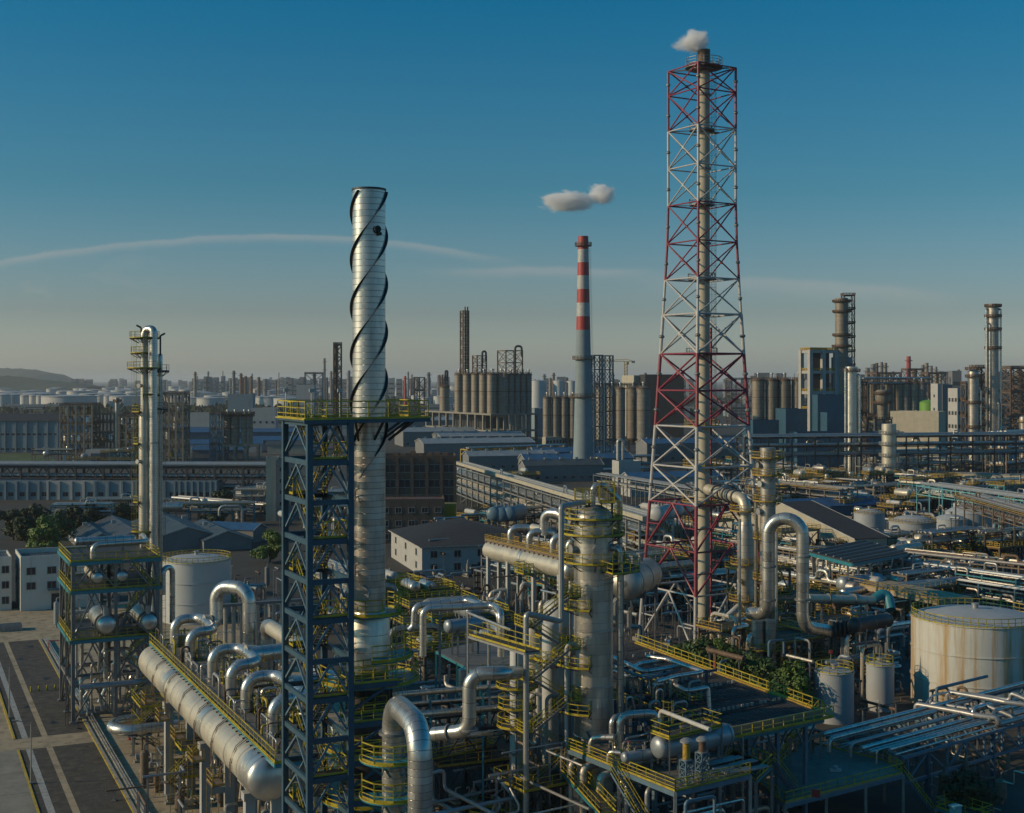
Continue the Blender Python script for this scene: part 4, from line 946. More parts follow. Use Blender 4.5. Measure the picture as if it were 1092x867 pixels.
# walkway decks left
wa=P(500,672,128); wb=P(560,701,120)
def deckpoly(label,pts,z,h=.25,edge='teal_steel',deck='grating',railsegs=None,railmat='yellow_rail',posts=True,name='platform',pz=0,rw=.052,auto=False,pmat='grey_steel',thick=.1,mid=1,pw=.3):
    b=V((pts[0].x,pts[0].y,pz)); q=[(p.x-b.x,p.y-b.y) for p in pts]; n=len(q); zz=z-pz
    t=T(name,label,'platform',b,auto=auto); d=t.part('deck',deck); d.prism(q,zz-thick,zz)
    e=t.part('edge_beam',edge)
    for i in range(n): a,c=q[i],q[(i+1)%n]; e.beam((a[0],a[1],zz-thick-h*.45),(c[0],c[1],zz-thick-h*.45),.18,h)
    rl=t.part('railing',railmat); kp=t.part('kick_plate',railmat)
    for i in (railsegs if railsegs is not None else range(n)):
        a,c=q[i],q[(i+1)%n]; rl.rail([(a[0],a[1],zz),(c[0],c[1],zz)],w=rw,mid=mid,sp=1.4); kp.beam((a[0],a[1],zz+.03),(c[0],c[1],zz+.03),.03,.11)
    if posts:
        for i in range(n):
            a,c=q[i],q[(i+1)%n]; L_=math.hypot(c[0]-a[0],c[1]-a[1]); m=max(1,int(L_/6))
            for k in range(m):
                x=a[0]+(c[0]-a[0])*k/m;y=a[1]+(c[1]-a[1])*k/m; po=t.part('post',pmat); po.beam((x,y,0),(x,y,zz-thick),pw)
    t.done(); return t
def strip(p,q,w,side=1):
    d=(q-p); d.z=0; d.normalize(); s_=V((-d.y,d.x,0))*w*side; return [p,q,q+s_,p+s_]
deckpoly('yellow railed walkway stretching towards the ringed white vessel',strip(wa,wb,1.6),wa.z*.5+wb.z*.5,mid=1,edge='galv',posts=False,h=.2,railsegs=(0,2))
p1=L(462,810,9.2);p2=L(530,795,9.2); deckpoly('dark walkway with yellow railing low behind the hooked silver pipe',strip(p1,p2,2),9.2,mid=2,edge='dark_steel')
p1=L(525,792,6.5);p2=L(610,846,6.5); deckpoly('low yellow railed walkway at the foot of the slim white vessels',strip(p1,p2,2.2),6.5,mid=1,edge='pale_blue_steel')
p1=L(500,866,4);p2=L(580,880,4); deckpoly('lowest yellow railed walkway at the bottom edge of the picture',strip(p1,p2,2.2),4,mid=1)
p1=L(590,812,9);p2=L(640,868,9); deckpoly('narrow grating walkway curving below the large silver column',strip(p1,p2,1.6),9,mid=1)
# silver loop pipes and their deck (left of centre)
zz=15.0; q=[L(465,694,zz),L(512,719,zz),L(560,705,zz),L(520,682,zz)]
deckpoly('teal edged deck under the paired silver loop pipes',q,zz,edge='teal_steel',railsegs=(1,),deck='grating_light',pmat='teal_steel')
Yp=158
pipe('upper silver loop pipe bent over the teal edged deck, rear of the pair',[P(436,672,Yp),P(441,668,Yp),P(442,646,Yp),P(498,640,Yp+2),P(512,645,Yp-3),P(533,655,Yp-8),P(533,690,Yp-8)],.38,.9,'alu_bright',seg=16)
pipe('silver loop pipe running over the teal edged deck, front of the pair',[P(451,700,Yp-8),P(451,649,Yp-8),P(526,645.5,Yp-6),P(534,653,Yp-11),P(534,700,Yp-11)],.40,.9,'alu_bright',seg=16)
hdrum('grey horizontal drum under the silver loop pipes',P(478,668,166),P(514,664,169),.85,'drum_bluegrey',15.0)
for i,px in enumerate((469,498,522)):
    p=P(px,0,160-i*6); t,mm=one('pipe_post','blue steel post holding the silver loop pipes, %s'%('left one','middle one','right one')[i],'post','blue_steel' if i==0 else 'pale_blue_steel',(p.x,p.y,0)); mm.beam((0,0,0),(0,0,ZA(652,160)-.4),.32); mm.box(0,0,0,.7,.7,.3); t.done(True)
pipe('pale pipe running down to the right on thin posts behind the loop pipes',[P(498,653,150),P(545,672,140)],.16,None,'galv',seg=8)
for i,(px,py,Y,pb_) in enumerate(((499,653,150,722),(521,662,146,730))):
    p=P(px,py,Y); q_=P(px,pb_,Y); pipe('thin grey post holding up the sloping pale pipe, %s one'%('left','right')[i],[(p.x,p.y,q_.z),(p.x,p.y,p.z-.15)],.13,None,'galv',seg=8)
# S-shaped gooseneck and horizontal runs
Yg=128
pipe('silver gooseneck pipe bending over into the ringed white vessel',[P(552,717,136),P(540,718,Yg),P(500.5,718,Yg),P(500.5,779,Yg),P(462,783,Yg+2)],.68,1.5,'pipe_silver',seg=22,flanges=((2,.98),(3,.55)))
for i,(py,yy,r) in enumerate(((737,142,.33),(760,138,.36),(748,150,.22),(786,134,.3))):
    pipe('horizontal silver pipe running behind the hooked pipe, %s'%('top one','third one down','second one down','lowest one')[i],[P(420,py+4,yy),P(545,py-6,yy+8)],r,None,'pipe_silver',seg=12,supports=((0,.3),(0,.75)),smat='teal_steel')
# dark steel process structure filling the centre bottom
o=P(470,0,142); frame('dark steel structure with many beams behind the hooked silver pipe',(o.x,o.y),TC-.2,[0,5,10],[0,6,12],[4.2,8.2,12],'dark_steel','grating','yellow_old',brace='k',decks=[0,1],rails=[1],stair=False)
o=P(560,0,134); frame('dark low steel structure below the large silver column',(o.x,o.y),TC,[0,4,8],[0,5],[4,8],'dark_steel','grating','yellow_rail',brace='k',decks=[0,1],rails=[0,1])
rg=random.Random(8)
for i in range(30):
    p=L(rg.uniform(460,610),rg.uniform(800,900),rg.uniform(2,7)); hz=p.z+rg.uniform(.5,3); e=uB*rg.uniform(3,9) if rg.random()<.6 else uA*rg.uniform(3,9)
    pipe('small pipe among the dark beams of the centre structure',[(p.x-e.x,p.y-e.y,hz),(p.x+e.x,p.y+e.y,hz),(p.x+e.x,p.y+e.y,hz+rg.uniform(-2,2)),(p.x+e.x-e.y*.4,p.y+e.y+e.x*.4,hz+rg.uniform(-2,2))],rg.uniform(.08,.22),None,rg.choice(['grey_steel','galv','pipe_silver','drum_bluegrey']),seg=8,group='small pipes in the centre structure')
for i in range(14):
    p=L(rg.uniform(465,600),rg.uniform(820,870),4.3); pumpset('small pump or valve set on the dark centre structure',p,rg.uniform(0,6),rg.uniform(.6,1),rg.choice(['galv','teal_steel','grey_steel']),auto=False,group='pump sets on the centre structure')
# vessels and pipes directly left of the column base
for i,(px,Y,h,r) in enumerate(((566,146,15,.25),(574,148,19,.3),(583,141,16,.2),(604,139,22,.2))):
    p=P(px,0,Y); pipe('vertical white riser between the vessels left of the silver column, %s'%('leftmost','second from left','third from left','rightmost')[i],[(p.x,p.y,1),(p.x,p.y,h),(p.x+1.2,p.y+.5,h),(p.x+1.2,p.y+.5,h-3)],r,.6,'white_paint',seg=10)
# ================================================================= drum deck right of the column
zD=11.4; q=[L(606,798,zD),L(720,844,zD),L(800,825,zD),L(712,772,zD)]
deckpoly('railed grating deck carrying the blue grey drum in front of the large silver column',q,zD,edge='pale_blue_steel',railsegs=(0,1),deck='grating_light',mid=2,h=.45,rw=.075,pmat='galv')
dl=lambda px,py,h=0: L(px,py,zD+h)
da=L(703,797,13.7);db=L(774,783,13.7); hdrum('blue grey horizontal drum with pale end on the grating deck',da,db,1.14,'drum_bluegrey',zD,seg=32)
zP=15.15; q=[L(714,786.5,zP),L(770,773,zP)]; q+= [q[1]+uA*2.9,q[0]+uA*2.9]; deckpoly('yellow railed platform straddling the top of the blue grey drum',q,zP,edge='yellow_rail',pz=zD,posts=True,rw=.06,mid=1,pmat='grey_steel',pw=.12,h=.12)
t=T('cage_ladder','yellow hooped ladder at the back corner of the drum platform','ladder',L(712,770,zP)); t.part('hoops','yellow_rail').ladder((0,0,-2),(0,0,2.2),0,w=.8); t.done(True)
pipe('pale pipe crossing above the drum platform on posts',[L(704,770,zP),L(704,770,zP)+V((0,0,1.2)),L(757,778,zP+1.2)],.22,.5,'white_paint')
# two filter stacks on blue frames
for i,(px,py,h,hc,mt) in enumerate(((732,836,2.3,1.75,'yellow_old'),(749,831,2.6,1.2,'rust_steel'))):
    p=dl(px,py); t=T('filter_stack','mushroom capped %s stack on a blue lattice frame beside the drum'%('yellow','rusty low')[i],'vent stack',p,TC); f=t.part('frame','pale_blue_steel'); s_=.46
    for x in (-s_,s_):
        for y in (-s_,s_): f.beam((x,y,0),(x,y,h),.1)
    for k in range(3):
        z=h*k/3; z2=h*(k+1)/3
        for a,b in (((-s_,-s_),(s_,-s_)),((s_,-s_),(s_,s_)),((s_,s_),(-s_,s_)),((-s_,s_),(-s_,-s_))):
            f.beam((a[0],a[1],z2),(b[0],b[1],z2),.08);f.beam((a[0],a[1],z),(b[0],b[1],z2),.06);f.beam((b[0],b[1],z),(a[0],a[1],z2),.06)
    c=t.part('stack',mt); c.lathe([(.36,h),(.36,h+hc)],seg=18); k=t.part('cap','galv'); k.lathe([(.62,h+hc-.06),(.62,h+hc+.1),(.35,h+hc+.3),(.1,h+hc+.36)],seg=20); k.lathe([(.5,h),(.5,h+.12)],seg=18); t.done()
pipe('silver pipe loop standing on the deck behind the small exchanger',[dl(661,803),dl(661,803)+V((0,0,3.9)),dl(701,800)+V((0,0,3.9)),dl(701,800)+V((0,0,1.5))],.40,1.0,'alu_bright',seg=18)
pipe('second silver loop pipe close behind the first on the drum deck',[dl(656,801)+uA*.6,dl(656,801)+uA*.6+V((0,0,3.4)),dl(690,796)+uA*.9+V((0,0,3.4))],.3,.8,'alu_bright',seg=14)
hdrum('small dark exchanger with domed end on the drum deck',dl(666,808,1.4),dl(699,803,1.4),.55,'drum_bluegrey',zD,name='heat_exchanger',cat='heat exchanger')
hdrum('lower small rusty exchanger on the drum deck',dl(668,813,.6)+uA*-.4,dl(695,809,.6)+uA*-.4,.4,'alu_rusty',zD,name='heat_exchanger',cat='heat exchanger',nozzles=1)
pipe('silver elbow pipe at the foot of the large silver column',[dl(630,803),dl(630,803)+V((0,0,1.6)),dl(655,806)+V((0,0,1.9))],.32,.9,'pipe_silver')
pipe('low silver elbow near the deck railing',[dl(649,813),dl(649,813)+V((0,0,1.1)),dl(664,815)+V((0,0,1.1))],.24,.6,'pipe_silver')
rg=random.Random(31)
for i in range(26):
    p=dl(rg.uniform(650,712),rg.uniform(800,822)); h=rg.uniform(.5,1.7); t=T('valve','small valve with handwheel among the pipes on the drum deck','valve',p,rg.uniform(0,6),group='valves on the drum deck'); b=t.part('body',rg.choice(['galv','alu_rusty','grey_steel'])); b.tube([(0,0,0),(0,0,h)],.1,8); b.tube([(-.4,0,.35),(.4,0,.35)],.15,8); w_=t.part('handwheel',rg.choice(['grey_steel','signal_red','yellow_rail'])); w_.ring(0,0,h,h+.05,.1,.2,n=10); t.done()
for i in range(10):
    p=dl(rg.uniform(655,705),rg.uniform(798,822)); e=uB*rg.uniform(1.5,4)
    pipe('low pipe run lying across the drum deck',[p,p+V((0,0,rg.uniform(.4,1.6))),p+e+V((0,0,rg.uniform(.4,1.6))),p+e],rg.uniform(.07,.16),None,rg.choice(['galv','alu_rusty','pipe_silver']),seg=8,group='low pipes on the drum deck')
for i in range(8):
    p=dl(rg.uniform(755,795),rg.uniform(815,828)); t,mm=one('pipe_bundle','flat bundle of pipes on the right end of the drum deck','pipe bundle','galv',p,TC,group='pipe bundles right of the filter stacks'); 
    for k in range(3): mm.tube([(0,k*.3,.25),(3.2,k*.3,.25)],.09,6)
    t.done(True)
# below the deck
hdrum('silver round ended drum beneath the drum deck',P(618,856,138),P(640,846,146),.85,'alu_bright',4,frac=(.3,.7))
hdrum('small cream capped drum beneath the drum deck, left one',P(650,851,134),P(662,846,140),.36,'insulation_cream',3,nozzles=0); hdrum('small cream capped drum beneath the drum deck, right one',P(658,853,132),P(672,847,138),.52,'insulation_cream',3,nozzles=0)
sa=L(655,823,zD); sdv=V((2.2,-2.6,-3.3)); stairs('steep yellow railed stair descending from the drum deck edge',sa,sa+sdv*2.6,1.0,'pale_blue_steel')
pipe('teal pipe frame standing below the drum deck corner',[P(731,880,118),P(731,855,118),P(762,849,120),P(762,885,120)],.16,.35,'pale_blue_steel',seg=10)
for i,(px,Y) in enumerate(((609,136),(622,134),(640,131),(690,127),(668,129))):
    p=P(px,0,Y); pipe('vertical cream pipe rising under the drum deck, %s from the left'%('first','second','third','last','fourth')[i],[(p.x,p.y,0),(p.x,p.y,10.4),(p.x+1.5,p.y+1.2,10.4)],(.3,.36,.4,.25,.22)[i],.6,'insulation_cream' if i<3 else 'galv',seg=12)
for i in range(14):
    p=L(rg.uniform(660,800),rg.uniform(850,900),rg.uniform(3,7)); e=uB*rg.uniform(3,8)
    pipe('pipe slung in the shadow under the drum deck',[p-e*.5,p+e,p+e+V((0,0,-2)),p+e*1.2+V((0,0,-2))],rg.uniform(.1,.3),None,rg.choice(['insulation_cream','galv','pipe_silver']),seg=8,group='pipes under the drum deck')
q=[L(782,801,9.6),L(823,816,9.6),L(806,832,9.6),L(768,812,9.6)]; deckpoly('small yellow railed landing between the drum deck and the concrete slab',q,9.6,mid=1,edge='teal_steel',rw=.075)
pipe('thin grey lamp pole with a red cap beside the drum deck',[L(792,880,3),L(792,880,3)+V((0,0,9.5))],.12,None,'galv',seg=8)
# ================================================================= second header vessel behind the column (same kind as the left one)
ha=P(523.5,588,300);hb=P(611,606.5,268); hz=(ha.z+hb.z)/2; ha.z=hb.z=hz; hd_=(hb-ha).normalized(); hs=V((hd_.y,-hd_.x,0)); hL=(hb-ha).length; hr=math.atan2(hd_.y,hd_.x)
t=T('header_vessel','cream horizontal vessel on slim white columns behind the large silver column','vessel',(ha.x,ha.y,0),hr); m=t.part('shell','insulation_cream'); m.tube([(hL*i/8,0,hz) for i in range(9)],2.15,28,0); c=t.part('domed_head','insulation_cream'); c.cap((0,0,hz),(-1,0,0),2.15,1.1,28); c2=t.part('domed_head','alu'); c2.cap((hL,0,hz),(1,0,0),2.15,1.1,28)
b=t.part('saddle_band','alu'); b.tube([(hL*.44,0,hz),(hL*.48,0,hz)],2.22,28)
for x in (1.5,hL*.3,hL*.62,hL-3):
    cc=t.part('column','white_paint')
    for y in (-1.4,1.4): cc.beam((x,y,0),(x,y,hz-1.2),.8)
t.done()
t=T('walkway_deck','rusty railed walkway along the top of the rear cream vessel','walkway',(ha.x,ha.y,hz+2.3),hr); d=t.part('deck','brown_steel'); d.box(hL/2,1.2,0,hL+2,4.4,.12); d.box(hL/2,-1,-.3,hL+2,.15,.35); t.part('railing','yellow_old').rail([(-1,-1,.12),(hL+1,-1,.12),(hL+1,3.3,.12),(-1,3.3,.12)],closed=True,w=.09,mid=2)
for k in range(18): d.box(k*hL/18,-1.2,-.6,.3,.3,.4)
t.done()
hp=lambda x,y,z: V((ha.x,ha.y,0))+hd_*x+V((-hd_.y,hd_.x,0))*y+V((0,0,z))
hx=lambda px: ((px-CX)/F*ha.y-ha.x)/(hd_.x-(px-CX)/F*hd_.y)
for i,px in enumerate((540,560,585,602)):
    x=hx(px); pipe('silver gooseneck on the rear cream vessel, %s from the left'%('first','second','third','last')[i],[hp(x,1,hz+1.5),hp(x,1,hz+5.8),hp(x+1.6,4.5,hz+5.8),hp(x+2.5,6,hz+5.2)],.75,1.6,'alu_bright',seg=14)
for i,px in enumerate((563,)):
    x=hx(px); pipe('tall silver arch pipe above the rear cream vessel',[hp(x,4,hz+5),hp(x,4,hz+10),hp(x+5.5,6,hz+10),hp(x+5.5,6,1)],1.0,2.2,'alu_bright',seg=16)
x=hx(580); pipe('cream pipe joining the goosenecks of the rear cream vessel',[hp(hx(545),5.5,hz+5.8),hp(hx(562),5.5,hz+5.8)],.9,.3,'insulation_cream',seg=14); pipe('cream pipe sloping down behind the rear goosenecks',[hp(hx(578),6,hz+5.8),hp(hx(598),6,hz+4.6)],.95,.3,'insulation_cream',seg=14)
for i in range(12):
    p=GX(rnd.uniform(520,600),rnd.uniform(262,300)); pipe('pale pipe or valve stub under the rear cream vessel',[p,p+V((0,0,rnd.uniform(3,7))),p+V((rnd.uniform(1,4),1,rnd.uniform(3,7)))],rnd.uniform(.2,.6),None,rnd.choice(['white_paint','insulation_cream','rust_steel']),seg=10,group='pipe stubs under the rear cream vessel')
p=P(664,622,215); hdrum('rusty brown drum end behind the right side of the large silver column',P(668,622,205),P(690,612,222),2.7,'alu_rusty',0,hd=1.8)
# ================================================================= right: fin-fan cooler deck
zF=13.0; cr_=L(874,758,zF); fl_=L(698,794,zF); bl_=L(652,688,zF)
fb=(cr_-fl_).normalized(); fa=V((-fb.y,fb.x,0)); fr=math.atan2(fb.y,fb.x); W=(cr_-fl_).length
t=T('air_cooler_deck','wide dark air cooler deck with louvered bays behind the blue grey drum','air cooler',(fl_.x,fl_.y,0),fr); D=34.0
bl=[ (0,0),(W,0)]; bkr=(bl_-fl_); bx_,by_=bkr.dot(fb),bkr.dot(fa)
q=[(0,0),(W,0),(max(bx_+4,2)+0,by_),(bx_-3,by_)]
t.part('deck','dark_steel').prism(q,zF-.3,zF-.15)
nb=9
for i in range(nb):
    v0,v1=(i+.08)/nb,(i+.92)/nb
    ed=lambda v:( (bx_-3)*v+.6, W+(max(bx_+4,2)-W)*v-.6)
    b=t.part('louver_bay','roof_dark'); a0,a1=ed(v0); c0,c1=ed(v1); m=max(2,int((a1-a0)/.55))
    for k in range(m):
        u=k/m; b.beam((a0+(a1-a0)*u,by_*v0,zF),(c0+(c1-c0)*u,by_*v1,zF+.12),.34,.03)
    if i in (1,3,4,6,7):
        s_=t.part('fin_strip','galv'); n_=int((a1-a0)/.7)
        for k in range(n_):
            if rnd.random()<.72: s_.box(a0+(a1-a0)*k/n_,by_*(v0+.02),zF+.06,.4,.18,.35)
fc=t.part('header_box','insulation_cream'); fc.box(W*.52,-.25,zF-.65,W*.96,.5,.9)
ed_=t.part('edge_beam','teal_steel'); ed_.beam((0,-.6,zF-.95),(W,-.6,zF-.95),.25,.4)
rl=t.part('railing','yellow_rail'); rl.rail([(0,-1.3,zF-.5),(W+.8,-1.3,zF-.5)],w=.075,mid=1); rl.rail([(W+.8,-1.3,zF-.5),(W+.8,0,zF-.5)]+[(q[1][0]+(q[2][0]-q[1][0])*k/6+.4,q[2][1]*k/6,zF) for k in range(7)],w=.085,mid=1)
wk=t.part('walkway','yellow_old'); wk.box(W*.5+.4,-.95,zF-.6,W+.9,.8,.1); wk.beam((W+.5,0,zF-.2),(q[2][0]+.5,q[2][1],zF-.2),.6,.3)
for k in range(6):
    x=W*(k+.1)/5.5; 
    if x>W: x=W-.3
    for y in (.5,9,18):
        if y>9 and x>W*.7: continue
        po=t.part('post','pale_blue_steel'); po.beam((x,y,0),(x,y,zF-.3),.4); po.beam((x,y,zF-4),(x+2.2,y,zF-.4),.18); po.beam((x,y,zF-4),(x-2.2,y,zF-.4),.18)
sg=t.part('warning_sign','signal_red'); v=.52; x=q[1][0]+(q[2][0]-q[1][0])*v; y=q[2][1]*v; sg.box(x+.45,y,zF+.35,.9,.06,.9,.9)
t.done()
zq=16.6
def ploop(label,pts,z,r=.26,mat='alu_bright'):
    pipe(label,[L(a,b,z) for a,b in pts],r,.7,mat,seg=12)
ploop('flat silver pipe loop above the left end of the air cooler deck, upper one',[(650,699),(669,708),(686,716.5),(729,709.5),(711,703.5),(683,707.5),(676,711)],zq)
ploop('flat silver pipe loop above the air cooler deck, middle one',[(690,700),(711,703),(731,710),(750,716.5),(721,721),(700,727)],zq+.3)
t_=[L(721,721,zq),L(718,724,zq),L(718,729,zq-.8),L(732,737,zq-.8),L(750,734,zq-.8),L(755,733,zq-.8),L(757,734,zq-.8)-V((0,0,3))]; pipe('silver pipe loop dropping at the right end of the blue pipe posts',t_,.24,.6,'alu_bright',seg=12)
ploop('lower silver pipe under the flat loops near the tall column',[(655,715),(672,722),(708,718)],zq-1.2,.2)
ploop('blue grey pipe beside the flat loops near the tall column',[(648,706),(664,714),(690,724),(725,714)],zq-.5,.16,'pale_blue_steel')
for i,(px,py,h) in enumerate(((669,757,16.2),(709,758,16.2),(753.5,764,16.4),(686,752,15.5))):
    p=L(px,py,11); t,mm=one('pipe_post','blue steel post carrying the flat pipe loops, %s from the left'%('first','third','last','second')[i],'post','blue_steel',(p.x,p.y,0)); mm.beam((0,0,0),(0,0,h),.34); mm.beam((0,0,h-.2),(uA.x*4,uA.y*4,h-.2),.3); mm.beam((-uB.x*1.5,-uB.y*1.5,h-.2),(uB.x*1.5,uB.y*1.5,h-.2),.26); t.done(True)
pipe('blue pipe stand with a short crossbar left of the cooler deck',[P(683,690,190),P(683,668,190),P(672,668,190)],.3,.4,'blue_steel')
rg=random.Random(12)
for i in range(16):
    p=L(rg.uniform(660,745),rg.uniform(725,765),13); h=rg.uniform(.6,2.2); pipe('small pipe with elbow between the cooler deck and the drum deck',[p-V((0,0,2)),p+V((0,0,h)),p+uB*rg.uniform(.6,2)+V((0,0,h)),p+uB*rg.uniform(1,2.4)-V((0,0,1))],rg.uniform(.1,.2),None,rg.choice(['galv','pipe_silver','grey_steel']),seg=8,group='small elbows by the cooler deck')
# shaded railed walkway between the column and drum platform
p1=L(660,735,12.2);p2=L(742,772,12.2); deckpoly('shaded walkway with yellow railing between the blue pipe posts and the drum',strip(p1,p2,2.6,-1),12.2,mid=2,edge='dark_steel',rw=.075)
p1=L(668,722,12.2);p2=L(750,756,12.2); deckpoly('second shaded railed walkway alongside the air cooler deck',strip(p1,p2,1.4,-1),12.6,mid=2,edge='dark_steel',rw=.075)
stairs('yellow railed stair from the cooler deck corner down to the concrete slab',L(868,757,12.5),L(826,806,5.1),1.2,'yellow_rail')
# ================================================================= concrete slab platform, lower right
zS=5.0; q=[L(808,834,zS),L(837,856,zS),L(963,824,zS),L(943,811,zS),L(857,790,zS)]
deckpoly('grey concrete slab roof edged by yellow railings at the lower right',q,zS,edge='pale_blue_steel',deck='concrete',mid=1,h=.4,thick=.25,rw=.08,pmat='concrete')
stairs('short blue stringer stair from the landing onto the concrete slab',L(822,812,9.4),L(846,842,5.1),1.0,'blue_steel'); stairs('blue stringer stair descending at the right end of the concrete slab',L(961,822,5.0),L(996,868,.2),1.1,'blue_steel')
t=T('sign_box','small red box hung on the railing of the concrete slab','sign',L(870,852,zS+.2)); t.part('panel','signal_red').box(0,-.06,.2,.9,.12,.8,-.3); t.done(True)
t=T('roof_hood','small white hooded vent lying on the concrete slab','vent',L(891,822,zS)); t.part('body','white_paint').box(0,0,0,1.3,.8,.2); t.part('hood','white_paint').lathe([(.25,.2),(.3,.5),(.1,.65)],seg=10); t.done()
p1=L(998,866,1);p2=L(1040,880,1); deckpoly('short railed walkway at the foot of the blue stairs',strip(p1,p2,3),1.6,mid=1)
t=T('control_cabinet','small teal cabinet standing below the blue pipe bridge','cabinet',G(1019,895),TC); t.part('body','teal_pale').box(0,0,0,1,.8,3.6); t.part('cap','teal_pale').box(0,0,3.6,1.2,1,.12); t.done()
# ================================================================= blue truss pipe bridge, lower right
TR=R(37.7); r0=L(968,806,6.2); rB=V((cos(TR),sin(TR),0)); rA=V((-sin(TR),cos(TR),0)); wR=11.0; LR=46
rl_=lambda x,y,z: V((r0.x,r0.y,0))+rB*x+rA*y+V((0,0,z))
t=T('pipe_bridge','blue steel truss pipe bridge crossing the lower right corner','pipe bridge',(r0.x,r0.y,0),TR); f=t.part('truss','pale_blue_steel')
for y in (0,wR):
    f.beam((-1,y,6.1),(LR,y,6.1),.3,.34);f.beam((-1,y,3.1),(LR,y,3.1),.3,.34)
    for k in range(12):
        x=k*3.9; f.beam((x,y,3.1),(x,y,6.1),.22)
        a,b=(3.2,6.0) if k%2==0 else (6.0,3.2); f.beam((x,y,a),(x+3.9,y,b),.2)
for k in range(12): f.beam((k*3.9,0,5.9),(k*3.9,wR,5.9),.2,.3)
for x in (3.9,17.5,31.2):
    for y in (0,wR): t.part('post','blue_steel').beam((x,y,0),(x,y,6.0),.45)
t.done()
rg=random.Random(14); y=.5; mats=['alu_bright','galv','alu_bright','pipe_silver']; k=0
while y<wR-.4:
    r=rg.choice([.12,.16,.22,.28]); y+=r; x0=rg.uniform(-2.6,-.6)-y*.3; x1=rg.choice([LR,LR,LR,17,19]); z=6.35+r+rg.choice((0,0,.3,.55))
    pts=[rl_(x0,y,z-1.6),rl_(x0,y,z),rl_(x1,y,z)] if k%4==2 else [rl_(x0,y,z),rl_(x1,y,z)]
    if k%4==1: pts=pts[:-1]+[rl_(18+rg.random()*2,y,z),rl_(18.5+rg.random()*2,y,z+1.2),rl_(24,y,z+1.2),rl_(24,y,z),rl_(LR,y,z)]
    pipe('straight silver pipe lying on the blue truss bridge',pts,r,None,rg.choice(mats),seg=12,group='pipes on the blue truss bridge'); y+=r+rg.uniform(.15,.62); k+=1
for i,(x,z,r) in enumerate(((18.5,7.4,.34),(22,7.0,.26),(25.5,8.0,.32),(29,7.3,.28))):
    pipe('thick pale expansion loop crossing over the blue truss bridge, %s from the left'%('first','second','third','last')[i],[rl_(x-1,wR+.2,6.5),rl_(x-1,wR+.2,z),rl_(x+(.5 if i%2 else 0),wR*.45,z),rl_(x+.5,wR*.45,z+1.0) if i%2 else rl_(x,wR*.3,z),rl_(x+1,.6,z),rl_(x+1.2,.6,6.6),rl_(LR,.6+i*.5,6.6)],r,.7,'galv',seg=14)
pipe('blue goalpost pipe frame behind the truss bridge',[rl_(25,wR+2.2,0),rl_(25,wR+2.2,8),rl_(37,wR+2.2,8)],.22,.3,'pale_blue_steel')
# trees by the bridge
p=G(1030,868); tree('dark leafy tree in the shade below the blue truss bridge',p.x,p.y,5.2,8,'leaf_dark',2600,.3,3)
p=G(1002,752); tree('small green bush beside the foot of the large rusty tank',p.x,p.y,2.6,5.5,'leaf_mid',900,.25,5,name='bush',cat='bush')
bs_=[(735,712,3.2,6,'leaf_mid'),(752,714,4.4,7,'leaf_mid'),(768,716,3.2,6,'leaf_bright'),(783,722,3.8,7,'leaf_dark'),(800,728,3.6,7,'leaf_dark'),(818,734,3.4,6.5,'leaf_dark'),(836,742,3.4,6,'leaf_dark'),(850,744,4.0,4.6,'leaf_bright'),(722,706,2.6,5,'leaf_dark')]
tops=[687,681,684,694,699,706,716,708,690]
for i,(px,py,h,w_,mt) in enumerate(bs_):
    p=G(px,py)*.93; h=max(2.2,ZA(tops[i],p.y)); tree('leafy bush in the row between the flare tower and the cooler deck',p.x,p.y,h*1.12,w_*1.3,'leaf_mid' if mt=='leaf_dark' else mt,1900,.32,40+i,name='bush',cat='bush',auto=True)
